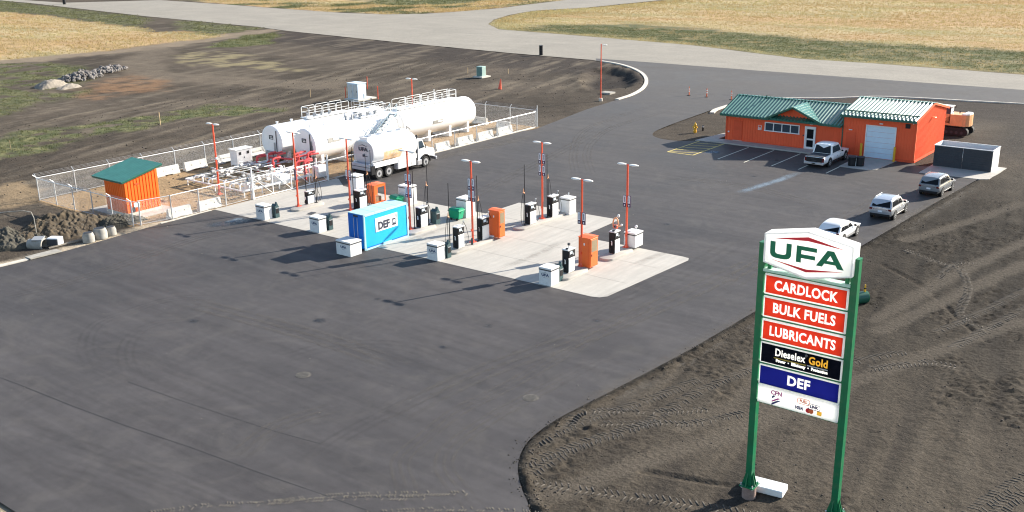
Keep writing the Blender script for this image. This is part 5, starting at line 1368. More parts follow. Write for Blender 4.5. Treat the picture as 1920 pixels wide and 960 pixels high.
def pylon_sign():
    X0, Y = 57.20, -16.0
    t = thing('pylon_sign', 'tall roadside fuel sign with green posts and stacked red, black, blue and white panels', 'sign', (X0, Y, 0))
    M_['signred'] = acrylic('sign_red', (0.80, 0.055, 0.025), 0.5)
    M_['signblack'] = acrylic('sign_black', (0.006, 0.007, 0.012), 0.2)
    M_['signblue'] = acrylic('sign_blue', (0.015, 0.02, 0.24), 0.5)
    M_['signwhite'] = acrylic('sign_white', (0.93, 0.93, 0.92), 0.55)
    M_['signgold'] = acrylic('sign_gold', (0.97, 0.72, 0.16), 0.6)
    M_['logogreen'] = pm('logo_green', (0.0, 0.17, 0.075), 0.6, var=0.02)
    M_['logored'] = pm('logo_red', (0.72, 0.02, 0.035), 0.6, var=0.02)
    M_['magenta'] = pm('print_magenta', (0.42, 0.02, 0.22), 0.35, var=0.02)
    M_['navy'] = pm('print_navy', (0.03, 0.03, 0.14), 0.35, var=0.02)
    M_['cardorange'] = pm('print_orange', (0.80, 0.16, 0.06), 0.35, var=0.02)
    # posts: steel box sections with gussets on a bolted plate over a pier
    for x in (0.0, 3.62):
        m = MB(); m.box((x, 0.16, 5.78), (0.26, 0.30, 10.45)); m.box((x, 0.16, 11.02), (0.28, 0.32, 0.03)); p = m.build('post', M_['signgreen'], t)
        m = MB(); m.box((x, 0.16, 0.53), (0.62, 0.66, 0.05))
        for s in (-1, 1):
            m.prism([(x + s * .13, .555), (x + s * .30, .555), (x + s * .13, 1.15)], 'y', 0.08, 0.11); m.prism([(x + s * .13, .555), (x + s * .30, .555), (x + s * .13, 1.15)], 'y', 0.22, 0.25)
            m.prism([(.16 + s * .15, .555), (.16 + s * .32, .555), (.16 + s * .15, 1.10)], 'x', x - .05, x - .02)
        m.build('base_plate', M_['signgreen'], p)
        m = MB()
        for a in (-.25, .25):
            for b in (-.27, .27): m.cyl((x + a, .16 + b, .45), (x + a, .16 + b, .66), 0.025, n=6)
        m.build('anchor_bolt', M_['steel'], p)
        m = MB(); m.cyl((x, .16, -.15), (x, .16, .50), 0.29, n=20); m.build('pier', pm('pier_concrete', (0.26, 0.18, 0.15), 0.9, var=0.25, scale=5, bump=.3), t, smooth=40)
    xc = 1.81
    # cross frame behind the panels
    m = MB()
    for z in (4.46, 5.27, 6.14, 7.09, 8.06, 8.99, 9.86): m.box((xc, 0.10, z), (3.36, 0.16, 0.10))
    m.build('frame', M_['signgreen'], t)
    m = MB(); m.box((xc, 0.13, 9.97), (3.40, 0.34, 0.10)); m.build('top_rail', pm('pale_green_rail', (0.42, 0.62, 0.52), 0.5, var=0.05), t)
    def panel(z0, z1, mat, w_=3.28, yy=0.0):
        m = MB(); m.box((xc + .03, yy, (z0 + z1) / 2), (w_, 0.09, z1 - z0), bev=0.008); return m.build('sign_panel', mat, t)
    fy = -0.055
    for z0, z1, s in ((9.03, 9.86, 'CARDLOCK'), (8.09, 8.95, 'BULK FUELS'), (7.12, 8.00, 'LUBRICANTS')):
        p = panel(z0, z1, M_['signwhite'])
        print_film([(s, 0.55, 0.017, {'CARDLOCK': .80, 'BULK FUELS': .81, 'LUBRICANTS': .79}[s], 0, -.01)], 3.16, z1 - z0 - .13, M_['signred'], (xc + .03, -.052, (z0 + z1) / 2), FACE_FRONT, p)
    p = panel(6.18, 7.04, M_['signwhite'])
    print_film([('Dieselex', 0.42, 0.012, .78, -.42, .11), ('Gold', 0.44, 0.014, .82, .72, .11), ('Power  •  Efficiency  •  Protection', 0.165, .012, .86, .07, -.22)], 3.18, .78, M_['signblack'], (xc + .03, -.052, 6.61), FACE_FRONT, p)
    m = MB(); m.box((xc + .03 + .72, -.0485, 6.72), (1.0, .003, .46)); m.build('gold_backing', M_['signgold'], p)
    text('®', 0.14, M_['placgrey'], (xc + .27, fy - .004, 6.88), FACE_FRONT, p)
    m = MB(); m.box((xc - .38, fy, 6.495), (1.30, 0.02, 0.04)); m.build('underline', M_['signgold'], p)
    m = MB(); m.box((xc + .73, fy, 6.505), (0.82, 0.02, 0.04)); m.build('underline', M_['signwhite'], p)
    p = panel(5.25, 6.08, M_['signwhite'])
    print_film([('DEF', 0.55, 0.020, .96, 0, 0)], 3.18, .76, M_['signblue'], (xc + .03, -.052, 5.665), FACE_FRONT, p)
    p = panel(4.46, 5.22, M_['signwhite'])
    text('CFN', 0.24, M_['magenta'], (xc - .82, fy - .004, 5.01), FACE_FRONT, p, bold=.008)
    for k, mt in enumerate(('navy', 'magenta', 'navy')):
        x = xc - 1.0; z = 4.86 - k * .10
        m = MB(); m.prism([(x, z - .10), (x, z - .16 - (.03 if k == 2 else 0)), (x + .36 - k * .0, z + .06), (x + .24, z + .06)] if k else [(x, z - .02), (x, z - .12), (x + .16, z + .04), (x + .05, z + .04)], 'y', fy - .004, fy + .01); m.build('emblem_stripe', M_[mt], p)
    text('FUEL', 0.165, M_['cardorange'], (xc + .30, fy - .006, 4.97), FACE_FRONT, p, bold=.007, wide=.88)
    text('LINK', 0.165, M_['navy'], (xc + .73, fy - .006, 4.85), FACE_FRONT, p, bold=.009, wide=.88)
    def pill(x, z, w_, h_, mat, name):
        m = MB(); r = h_ * .32; pts = []
        for cx, cz, a0 in ((x + w_ / 2 - r, z + h_ / 2 - r, 0), (x - w_ / 2 + r, z + h_ / 2 - r, 90), (x - w_ / 2 + r, z - h_ / 2 + r, 180), (x + w_ / 2 - r, z - h_ / 2 + r, 270)):
            for a in (0, 30, 60, 90): pts.append((cx + r * math.cos(R(a0 + a)), fy - .004, cz + r * math.sin(R(a0 + a))))
        m.tube(pts + [pts[0]], 0.012, 4); m.build(name, mat, p)
    pill(xc + .30, 4.97, .50, .22, M_['cardorange'], 'badge_outline'); pill(xc + .73, 4.85, .48, .22, M_['navy'], 'badge_outline')
    text('VISA', 0.17, M_['navy'], (xc + .12, fy - .004, 4.66), FACE_FRONT, p, bold=.010, shear=.25)
    for x, mt in ((.50, 'logored'), (.62, 'cardorange')):
        m = MB(); m.cyl((xc + x, fy + .01, 4.65), (xc + x, fy - (.004 if x == .5 else .007), 4.65), 0.10, n=18); m.build('card_disc', M_[mt], p)
    m = MB(); m.box((xc + .95, fy, 4.65), (0.19, 0.012, 0.17)); c_ = m.build('card_square', M_['signgold'], p)
    m = MB(); m.box((xc + .95, fy - .008, 4.67), (0.13, 0.008, 0.03)); m.box((xc + .95, fy - .008, 4.62), (0.10, 0.008, 0.03)); m.build('card_mark', M_['placgrey'], p) if 0 else m.bm.free()
    # hexagonal head cabinet with its emblem
    hx = [(0.17, 10.36), (1.88, 10.00), (3.60, 10.38), (3.60, 11.54), (1.88, 11.84), (0.17, 11.50)]
    m = MB(); m.prism(hx, 'y', -0.22, 0.40); hd = m.build('head_cabinet', acrylic('head_acrylic', (0.94, 0.94, 0.93), 0.55), t)
    cx, cz = 1.88, 10.94
    def inset(f, fz): return [(cx + (x - cx) * f, cz + (z - cz) * fz) for x, z in hx]
    A, B = inset(1.0, 1.0), inset(0.965, 0.93)
    m = MB()
    for k in range(6):
        q = [A[k], A[(k + 1) % 6], B[(k + 1) % 6], B[k]]; m.prism(q, 'y', -0.245, -0.222)
    m.build('rim', M_['signwhite'], hd)
    # red chevrons, thick at the middle and tapering out
    for s in (1, -1):
        m = MB()
        if s > 0: L = [(0.52, 11.36), (cx, 11.62), (cx, 11.47)]; Rr = [(cx, 11.62), (3.26, 11.36), (cx, 11.47)]
        else: L = [(0.52, 10.52), (cx, 10.37), (cx, 10.26)]; Rr = [(cx, 10.37), (3.26, 10.52), (cx, 10.26)]
        m.prism(L, 'y', -.232, -.221); m.prism(Rr, 'y', -.232, -.221)
        m.build('emblem_chevron', M_['logored'], hd)
    # wide block capitals U F A
    y0, y1 = -0.236, -0.221; zb, zt = 10.60, 11.24
    st = 0.19
    m = MB(); x0, x1 = 0.42, 1.26; pts_o = []; pts_i = []
    for k in range(13):
        a = math.pi + math.pi * k / 12; c, s = math.cos(a), math.sin(a)
        e = 0.62
        ox = (x0 + x1) / 2 + (x1 - x0) / 2 * math.copysign(abs(c) ** e, c); oz = zb + .30 + .30 * math.copysign(abs(s) ** e, s)
        ix = (x0 + x1) / 2 + ((x1 - x0) / 2 - st * 1.05) * math.copysign(abs(c) ** e, c); iz = zb + .30 + .13 * math.copysign(abs(s) ** e, s)
        pts_o.append((ox, oz)); pts_i.append((ix, iz))
    pts_o = [(x0, zt)] + pts_o + [(x1, zt)]; pts_i = [(x0 + st * 1.05, zt)] + pts_i + [(x1 - st * 1.05, zt)]
    for k in range(len(pts_o) - 1): m.prism([pts_o[k], pts_o[k + 1], pts_i[k + 1], pts_i[k]], 'y', y0, y1)
    m.build('letter', M_['logogreen'], hd)
    m = MB(); x0, x1 = 1.46, 2.24
    m.prism([(x0, zb), (x0 + st, zb), (x0 + st, zt), (x0, zt)], 'y', y0, y1); m.prism([(x0 + st, zt - .155), (x1, zt - .155), (x1, zt), (x0 + st, zt)], 'y', y0, y1); m.prism([(x0 + st, zb + .18), (x1 - .05, zb + .18), (x1 - .05, zb + .33), (x0 + st, zb + .33)], 'y', y0, y1)
    m.build('letter', M_['logogreen'], hd)
    m = MB(); x0, x1 = 2.24, 3.28; xm = (x0 + x1) / 2
    m.prism([(x0, zb), (x0 + .23, zb), (xm + .05, zt - .10), (xm + .05, zt), (xm - .12, zt)], 'y', y0, y1); m.prism([(x1, zb), (x1 - .23, zb), (xm - .05, zt - .10), (xm - .049, zt - .001), (xm + .12, zt)], 'y', y0 - .003, y1)
    m.prism([(xm - .28, zb + .13), (xm + .28, zb + .13), (xm + .20, zb + .25), (xm - .20, zb + .25)], 'y', y0 - .001, y1); m.build('letter', M_['logogreen'], hd)
    m = MB(); m.box((0.30, 0.14, 10.12), (0.14, 0.14, 0.42)); m.box((3.34, 0.14, 10.12), (0.14, 0.14, 0.42)); m.build('bracket', M_['signgreen'], t)
pylon_sign()

# ================================================================== PUMP ISLANDS
def island(loc, w_, L, label, ra=True, rb=True, h=0.16):
    """raised concrete island with rounded ends, long along y"""
    t = thing('pump_island', label, 'pump island', loc, 0, 'raised pump islands on the pad')
    pts = []; r = w_ / 2
    for k in range(9):
        a = math.pi + math.pi * k / 8; pts.append((r * math.cos(a), (r * math.sin(a) * .8 + r * .8) if ra else 0))
    for k in range(9):
        a = math.pi * k / 8; pts.append((r * math.cos(a), L + (r * math.sin(a) * .8 - r * .8 if rb else 0)))
    m = MB(); m.prism(pts, 'z', 0.0, h); bmesh.ops.recalc_face_normals(m.bm, faces=m.bm.faces)
    bmesh.ops.bevel(m.bm, geom=[e for e in m.bm.edges if all(abs(v.co.z - h) < 1e-5 for v in e.verts)], offset=0.025, segments=2, affect='EDGES', profile=.5)
    m.build('curb', M_['slab'], t, smooth=40)
    return t
island((5.72, 3.5, 0.012), 1.05, 3.4, 'pump island with a single small dispenser near the sliding gate')
island((10.0, 4.2, 0.012), 1.05, 4.6, 'pump island half hidden behind the blue container')
island((18.75, 3.95, 0.012), 1.15, 3.1, 'pump island just right of the blue container')
island((24.72, 2.05, 0.012), 1.15, 5.0, 'pump island in front of the middle orange cabinet')
island((24.95, 9.9, 0.012), 1.15, 6.2, 'pump island behind the middle orange cabinet')
island((34.75, 2.0, 0.012), 1.15, 3.0, 'pump island nearest the pylon sign in front of the right orange cabinet')
island((34.85, 7.3, 0.012), 1.15, 3.4, 'pump island behind the right orange cabinet')
IH = 0.172

# ------------------------------------------------------------------ white concrete guard boxes
def ufa_logo(parent, x, y, z, s, mat, name='lettering'):
    o = text('UFA', s, mat, (x, y, z), FACE_FRONT, parent, bold=.012 * s / .3, wide=1.25, name=name)
    for q in (1, -1):
        m = MB(); m.prism([(x - s * 1.15, z + q * s * .50), (x, z + q * s * .78), (x + s * 1.15, z + q * s * .50), (x, z + q * s * .70)], 'y', y - .003, y + .006); m.build('emblem_chevron', mat, parent)
M_['logoblue'] = pm('logo_dark_blue', (0.02, 0.05, 0.13), 0.5, var=0.05)
M_['gap'] = pm('shadow_gap_rubber', (0.06, 0.06, 0.065), 0.8, var=0.1)  # dark strip set flush along the joint below the lid
def guard_box(loc, label, w_=1.10, d_=0.80, h=1.22, logo=True, group='white guard boxes at the ends of the pump rows'):
    t = thing('guard_box', label, 'concrete box', loc, 0, group)
    m = MB(); m.box((w_ / 2, d_ / 2, (h - .16) / 2), (w_, d_, h - .16), bev=0.015); b = m.build('body', M_['concbox'], t)
    m = MB(); m.box((w_ / 2, d_ / 2, h - .165), (w_ + .012, d_ + .012, 0.075)); m.build('gap_strip', M_['gap'], t)
    m = MB(); m.box((w_ / 2, d_ / 2, h - .062), (w_ + .03, d_ + .03, 0.125), bev=0.02); m.build('lid', M_['concbox'], t)
    if logo: ufa_logo(b, w_ * .52, -.004, h * .58, 0.26, M_['logoblue'])
    return t
def squeegee_bin(loc, label, w_=0.55, d_=0.42, h=1.15):
    t = thing('service_bin', label, 'bin', loc, 0, 'dark windscreen service bins beside the white boxes')
    m = MB(); m.prism([(0, 0), (d_, 0), (d_, h * .80), (d_ * .55, h), (0, h * .86)], 'x', 0, w_); m.build('body', M_['teal'], t)
    m = MB(); m.box((w_ + .005, d_ / 2, h * .50), (0.03, d_ * .7, h * .34)); m.build('opening', M_['black'], t)
    m = MB(); m.box((w_ + .02, d_ / 2, h * .72), (0.03, d_ * .8, .06)); m.build('flap', M_['grey'], t)
    m = MB(); m.prism([(d_ * .35, h * .94), (d_ * .95, h * .84), (d_ * .6, h * 1.16)], 'x', w_ * .55, w_ * .92); m.build('towel_holder', M_['teal'], t)
    return t
guard_box((4.98, 0.28, 0.012), 'white lettered guard box at the front left corner of the pad, first of the row')
guard_box((11.6, 0.33, 0.012), 'white lettered guard box on the pad edge just left of the blue container')
guard_box((24.30, 0.28, 0.012), 'white lettered guard box at the front end of the middle pump row', 1.0, .85)
guard_box((34.10, 0.62, 0.012), 'white lettered guard box at the front end of the pump row nearest the pylon sign', 1.0, .95)
guard_box((17.88, -2.62, 0.0), 'wide white lettered guard box on the asphalt right in front of the blue container', 1.50, 1.15, 1.10)
squeegee_bin((5.75, 1.25, 0.012), 'dark service bin behind the first white box on the left'); squeegee_bin((12.25, 1.3, 0.012), 'dark service bin behind the white box left of the blue container')
squeegee_bin((24.85, 1.25, 0.012), 'dark service bin behind the white box of the middle pump row'); squeegee_bin((34.45, 1.75, 0.012), 'dark service bin behind the white box nearest the pylon sign')
squeegee_bin((18.4, 7.10, IH), 'dark service bin standing on the island right of the blue container', 0.62, 0.5, 1.2)
G2 = 'taller white boxes at the far ends of the pump rows'
guard_box((5.1, 10.7, 0.012), 'tall white box behind the short red post, left of the small orange cabinet', 1.0, 0.95, 1.75, False, G2)
guard_box((11.5, 10.55, 0.012), 'white box behind the lamp post that carries stacked row signs by the container', 1.25, 1.0, 1.7, False, G2)
guard_box((18.35, 10.35, 0.012), 'white box behind the open green tub', 1.05, 1.2, 1.62, False, G2)
guard_box((24.80, 16.05, 0.012), 'white box at the far end of the middle pump row', 1.0, 0.95, 1.40, False, G2)
guard_box((34.40, 10.75, IH), 'white box with a small camera on its lid right of the rightmost lamp post', 0.98, 1.1, 1.12, False, G2)
m = MB(); m.cyl((34.95, 11.55, 1.30), (34.95, 11.55, 1.52), 0.03, n=8); m.ell((34.95, 11.55, 1.58), (.11, .11, .11), 10, 8); tag(m.build('camera', M_['white'], smooth=40), 'small white dome camera on the lid of the rightmost white box', 'camera')
m = MB(); m.cyl((25.25, 16.7, 1.40), (25.25, 16.7, 1.66), 0.045, n=8); m.ell((25.25, 16.7, 1.68), (.05, .05, .05), 8, 6); tag(m.build('camera', M_['white'], smooth=40), 'little white camera stub on the white box behind the middle pumps', 'camera')

# ------------------------------------------------------------------ dispensers
def dispenser(loc, label, w_=0.55, d_=0.86, h=1.66, knob=False, back=False):
    t = thing('fuel_dispenser', label, 'fuel pump', loc, 0, 'black and white fuel dispensers')
    m = MB(); m.box((w_ / 2, d_ / 2, h / 2), (w_ - .03, d_ - .04, h - .04), bev=.01); m.build('housing', M_['white'], t)
    m = MB(); m.box((w_ / 2, 0.0, h * .49), (w_, 0.05, h * .93), bev=.01); e = m.build('end_panel', M_['black'], t)
    m = MB(); m.box((w_ / 2, d_ / 2, h - .02), (w_ + .05, d_ + .07, 0.07), bev=.02); m.build('cap', M_['concbox'], t)
    m = MB(); m.box((w_, d_ / 2, h * .80), (0.05, d_ - .06, h * .30), bev=.01); f = m.build('display_panel', M_['black'], t)
    m = MB(); m.box((w_ + .03, d_ * .36, h * .86), (0.02, d_ * .36, h * .11)); m.build('screen', M_['doorblue'], f)
    m = MB(); m.box((w_ + .03, d_ * .68, h * .78), (0.02, d_ * .18, h * .08)); m.build('keypad', M_['grey'], f)
    m = MB(); m.box((w_, d_ / 2, h * .335), (0.04, d_ - .10, h * .57), bev=.01); m.build('door_panel', M_['white'], t)
    m = MB(); m.box((w_ * .62, -.05, h * .50), (0.12, 0.06, 0.34)); nb = m.build('nozzle_boot', M_['dkgrey'], t)
    m = MB(); m.tube([(w_ * .62, -.09, h * .42), (w_ * .62, -.10, h * .56), (w_ * .62, -.16, h * .60)], .035, 6); m.box((w_ * .62, -.10, h * .47), (.06, .05, .20)); m.build('nozzle', M_['white'], nb)
    m = MB(); m.tube([(w_ * .62, -.10, h * .42), (w_ * .55, -.20, h * .26), (w_ * .4, -.16, h * .12), (w_ * .3, -.08, h * .22), (w_ * .25, -.02, h * .75)], .022, 6); m.build('hose', M_['rubber'], t, smooth=60)
    if knob:
        m = MB(); m.cyl((w_ * .6, .12, h), (w_ * .6, .12, h + .10), 0.10, n=10); m.build('breather', M_['black'], t)
        m = MB(); m.cyl((w_ * .5, .42, h), (w_ * .5, .42, h + .26), 0.025, n=6); m.box((w_ * .5, .42, h + .30), (.14, .14, .14)); m.build('card_beacon', M_['dkgrey'], t)
    else:
        m = MB(); m.tube([(w_ * .7, d_ + .02, h * .6), (w_ * .7, d_ + .05, h + .12), (w_ * .7, d_ + .10, h + .26)], .03, 6); m.box((w_ * .7, d_ + .12, h + .27), (.08, .12, .08)); m.build('breakaway_arm', M_['grey'], t)
        m = MB(); m.tube([(w_ * .7, d_ + .12, h + .25), (w_ * .7, d_ + .40, h * .85), (w_ * .7, d_ + .62, h * .40), (w_ * .7, d_ + .55, h * .12), (w_ * .7, d_ + .30, .06)], .02, 6); m.build('spare_hose', M_['rubber'], t, smooth=60)
    return t
dispenser((5.20, 5.42, IH), 'small dispenser with a white face on the island by the sliding gate', .34, .9, 1.15)
dispenser((9.75, 6.9, IH), 'dispenser whose black top shows above the left end of the blue container', .7, .9, 1.6)
dispenser((18.22, 5.62, IH), 'dispenser just right of the blue container beside a dark service bin', .5, .86, 1.66)
dispenser((24.38, 3.05, IH), 'dispenser nearest the white box of the middle pump row', .5, .72, 1.66)
dispenser((24.42, 5.78, IH), 'dispenser between the middle lamp post and the middle orange cabinet', .5, .86, 1.74)
dispenser((24.78, 11.3, IH), 'dispenser with a long hanging hose loop behind the middle orange cabinet', .5, .86, 1.66)
dispenser((24.90, 14.15, IH), 'dispenser beside the white box at the far end of the middle row', .5, .9, 1.74)
dispenser((34.25, 3.12, IH), 'dispenser with a grey beacon in front of the right orange cabinet', .50, .80, 1.66, True)
dispenser((34.48, 8.62, IH), 'dispenser in front of the rightmost lamp post with a coiled hose above', .48, .72, 1.66, True)

# ------------------------------------------------------------------ orange fire cabinets
def orange_cabinet(loc, label, w_=0.95, d_=0.98, h=2.15, open_=False):
    t = thing('orange_cabinet', label, 'cabinet', loc, 0, 'orange steel cabinets between the pumps')
    m = MB()
    if open_:
        m.box((w_ / 2, .03, h / 2), (w_, .06, h - .002)); m.box((.03, d_ / 2, h / 2), (.055, d_ - .12, h - .004)); m.box((w_ - .04, d_ - .04, h / 2), (.08, .08, h - .004)); m.box((w_ - .04, .03, h / 2), (.082, .10, h)); m.box((w_ / 2, d_ / 2, .04), (w_ - .12, d_ - .12, .08))
        m.box((w_ / 2, d_ / 2, h - .1), (w_ - .004, d_ - .004, .2))
    else:
        m.box((w_ / 2, d_ / 2, h / 2), (w_, d_, h), bev=.015)
    b = m.build('body', M_['boxorange'], t)
    m = MB(); m.prism([(-.03, h), (d_ + .03, h), (d_ + .03, h + .02), (d_ / 2, h + .07), (-.03, h + .02)], 'x', -.03, w_ + .03); m.build('roof', M_['boxorange'], t)
    if not open_:
        m = MB(); m.box((w_ + .01, d_ / 2, h * .5), (.03, d_ - .10, h - .12), bev=.01); d = m.build('door', M_['boxorange'], t)
        m = MB(); m.box((w_ + .028, d_ / 2, h * .72), (.015, d_ - .26, h * .40)); m.build('window', pm('smoked_acrylic', (.26, .20, .12), .25, var=.1), d)
        m = MB(); m.box((w_ + .04, .16, h * .42), (.03, .04, .16)); m.build('handle', M_['dkgrey'], d)
        m = MB(); m.box((w_ * .5, -.01, h * .78), (.10, .03, .16)); m.build('switch_box', M_['white'], t)
        for x in (.10, .85): 
            m = MB(); m.tube([(w_ * x, -.012, .1), (w_ * x, -.012, h - .1)], .008, 4); m.build('edge_seam', M_['orangedark'], t)
    else:
        m = MB(); m.box((w_ * .45, d_ * .5, .30), (w_ * .6, d_ * .55, .42)); m.build('content', M_['bark'], t)
    return t
orange_cabinet((24.55, 7.05, IH), 'orange cabinet with a smoky window in the middle pump row', .98, .75, 2.10)
orange_cabinet((34.30, 4.98, IH), 'orange cabinet with a smoky window nearest the pylon sign', .98, .98, 2.10)
orange_cabinet((8.85, 9.3, 0.012), 'small open orange cabinet behind the blue container', 1.0, 1.35, 1.62, True)

# ------------------------------------------------------------------ open green tubs
def green_tub(loc, label, rz=0):
    t = thing('green_tub', label, 'tub', loc, rz, 'green plastic tubs at the far pump boxes')
    m = MB()
    A = [(-.42, -.30, .12), (.42, -.30, .12), (.42, .30, .12), (-.42, .30, .12)]; B = [(-.55, -.38, .78), (.55, -.38, .78), (.55, .38, .78), (-.55, .38, .78)]
    m.loft([A, B]); m.build('body', M_['binGreen'], t)
    m = MB(); m.box((0, 0, .80), (1.2, .86, .07), bev=.02); m.prism([(-.43, .83), (.43, .83), (.30, .98), (-.25, .98)], 'x', -.50, .50); m.build('lid', M_['binGreen'], t)
    m = MB(); m.box((.57, 0, .70), (.05, .3, .06)); m.build('handle', M_['binGreen'], t)
    for x in (-.3, .3):
        m = MB(); m.cyl((x, -.36, .10), (x, -.28, .10), .10, n=10); m.build('wheel', M_['rubber'], t)
green_tub((18.95, 9.65, 0.012), 'open green plastic tub beside the white box right of the blue container', 0.1)
green_tub((11.9, 9.9, 0.012), 'green plastic tub partly hidden behind the blue container roof', -.15)

# ------------------------------------------------------------------ blue DEF container
t = thing('fluid_container', 'bright blue steel container lettered with three black capitals on a white board', 'container', (17.42, -.90, 0.014))
W, D, H = 1.74, 4.62, 2.70
m = MB(); m.box((W / 2, D / 2, H / 2 + .03), (W - .06, D - .06, H - .10)); m.build('body', M_['bluedk'], t)
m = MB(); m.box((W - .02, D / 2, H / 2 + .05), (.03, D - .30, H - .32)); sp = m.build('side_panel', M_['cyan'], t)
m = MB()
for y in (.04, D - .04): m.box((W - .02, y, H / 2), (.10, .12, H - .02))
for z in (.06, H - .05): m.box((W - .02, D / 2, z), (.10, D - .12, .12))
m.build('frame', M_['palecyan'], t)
for k in range(4):
    q = MB(); a = D / 4 * k; q.box((W / 2, a + D / 8, H + .015), (W - .04, D / 4 - .035, .05), bev=.01); q.build('roof_panel', M_['palecyan'], t)
m = MB()
for y in (.5, D - .7): m.box((W / 2, y, -.0), (W - .2, .2, .06))
m.build('skid', M_['dkgrey'], t)
for x in (.45, 1.28):
    q = MB(); q.box((x, .015, 1.36), (.76, .04, 2.45), bev=.01); dd = q.build('door', M_['bluedk'], t)
    q = MB(); q.cyl((x + (.22 if x < 1 else -.22), -.03, .35), (x + (.22 if x < 1 else -.22), -.03, 2.4), .02, n=6); q.build('lock_bar', M_['steel'], dd)
q = MB(); q.box((W / 2, .012, 2.55), (.5, .05, .12)); q.build('vent', M_['dkgrey'], t)
m = MB(); m.box((W + .005, 2.32, 1.70), (.03, 2.35, 1.06)); bd = m.build('sign_board', M_['white'], t)
M_['ink'] = pm('printed_ink', (.03, .035, .06), .5, var=.05)
text('DEF', 0.80, M_['ink'], (W + .024, 2.02, 1.56), FACE_SIDE, bd, bold=.040, wide=.90)
M_['inkblue'] = pm('printed_blue', (.02, .06, .28), .5, var=.05)
m = MB(); m.box((W + .024, 3.10, 1.62), (.012, .34, .46)); m.box((W + .024, 3.10, 1.36), (.012, .44, .08)); p = m.build('pump_icon', M_['ink'], bd)
m = MB(); m.cyl((W + .028, 3.10, 1.62), (W + .036, 3.10, 1.62), .13, n=16); m.build('icon_drop', M_['doorblue'], p)
m = MB(); m.tube([(W + .026, 2.92, 1.94), (W + .026, 3.28, 1.94), (W + .026, 3.28, 2.14), (W + .026, 2.92, 2.14), (W + .026, 2.92, 1.94)], .013, 4); m.build('icon_screen', M_['ink'], bd)
m = MB(); m.tube([(W + .026, 3.36, 1.50), (W + .026, 3.42, 1.70), (W + .026, 3.42, 2.0), (W + .026, 3.36, 2.1)], .010, 4); m.build('icon_hose', M_['ink'], bd)
for k in range(6):
    q = MB(); q.box((W + .024, 1.35 + .16 * k, 2.05 + .02 * (k % 3)), (.010, .05, .025)); q.build('small_print', M_['placgrey'], bd)
m = MB(); m.box((W + .02, 2.3, .16), (.05, .9, .08)); m.build('threshold', M_['palecyan'], t)

# ------------------------------------------------------------------ lamp posts on the islands
def plate_pair(t, zs, xo=0.19):
    for x in (-xo, xo):
        for z in zs:
            m = MB(); m.box((x, -.02, z), (0.27, 0.04, 0.86)); p = m.build('row_sign', M_['placnavy'], t)
            m = MB(); m.box((x, -.05, z + .13), (0.19, 0.02, 0.54)); m.build('sign_face', M_['signwhite2'], p)
            m = MB(); m.box((x, -.064, z + .13), (0.05, 0.008, 0.40)); m.build('print_line', M_['ink'], p)
            m = MB(); m.box((x, -.05, z - .30), (0.07, 0.02, 0.12)); m.build('number_mark', M_['signwhite2'], p)
M_['placnavy'] = pm('row_sign_dark', (0.05, 0.03, 0.07), 0.5, var=.05)
M_['signwhite2'] = pm('row_sign_white', (0.80, 0.80, 0.84), 0.5, var=.02)
def lamp_post(name, loc, label, h=6.35, heads=True, plates=(), group='red lamp posts at the pumps', box=True):
    t = thing(name, label, 'lamp post', loc, 0, group)
    m = MB(); m.cyl((0, 0, .1), (0, 0, h), 0.085, 0.07, n=12); m.build('pole', M_['pole'], t, smooth=40)
    m = MB(); m.box((0, 0, .015), (.42, .42, .03)); m.cyl((0, 0, .03), (0, 0, .22), .15, .10, n=10)
    for a in (-.15, .15):
        for b in (-.15, .15): m.cyl((a, b, .03), (a, b, .10), .025, n=6)
    m.build('base_flange', M_['pole'], t)
    if heads:
        for s in (-1, 1):
            m = MB(); m.ell((s * .50, 0, h + .02), (.40, .21, .075), 16, 8); m.build('lamp_head', M_['lamphead'], t, smooth=80)
        m = MB(); m.tube([(-.34, 0, h - .01), (0, 0, h + .02), (.34, 0, h - .01)], .035, 6); m.build('lamp_arm', M_['pole'], t)
    if plates: plate_pair(t, plates)
    m = MB(); m.box((.0, -.11, .95), (.10, .08, .16)); m.build('junction_box', M_['pole'], t) if box else m.bm.free()
    return t
M_['lamphead'] = pm('lamp_head_white', (0.80, 0.78, 0.72), 0.5, var=.03)
lamp_post('lamp_post', (5.25, 4.60, IH), 'red lamp post on the island by the sliding gate, leftmost of the pump rows', 6.4, True, ())
lamp_post('lamp_post', (9.95, 6.3, IH), 'red lamp post with one pair of row signs just left of the blue container', 6.1, True, (3.05,))
lamp_post('lamp_post', (18.2, 4.95, IH), 'red lamp post with stacked row signs at the right end of the blue container', 6.25, True, (3.0, 4.05))
lamp_post('lamp_post', (24.57, 5.08, IH), 'red lamp post with stacked row signs between two dispensers of the middle row', 6.2, True, (3.6, 4.5))
lamp_post('lamp_post', (24.92, 13.45, IH), 'red lamp post with stacked row signs at the far end of the middle row', 6.25, True, (4.0, 4.98))
lamp_post('lamp_post', (34.52, 5.05, IH), 'red lamp post with one pair of row signs beside the right orange cabinet', 6.15, True, (3.45,))
lamp_post('lamp_post', (34.70, 10.62, IH), 'rightmost red lamp post with one pair of row signs', 6.2, True, (3.50,))
m = MB(); m.box((5.25, 4.52, 2.95), (.16, .10, .95)); tag(m.build('row_sign', M_['placnavy']), 'narrow dark sign plate fixed to the leftmost pump lamp post', 'sign')
lp = lamp_post('lamp_post', (-4.65, 3.75, 0.0), 'red lamp post with cameras inside the tank yard left of the pipes', 6.45, True, (), 'red lamp posts in the tank yard')
m = MB(); m.ell((.35, -.1, 2.25), (.34, .16, .09), 12, 6); m.ell((-.35, .1, 2.25), (.30, .15, .09), 12, 6); m.build('flood_lamp', M_['lamphead'], lp, smooth=80)
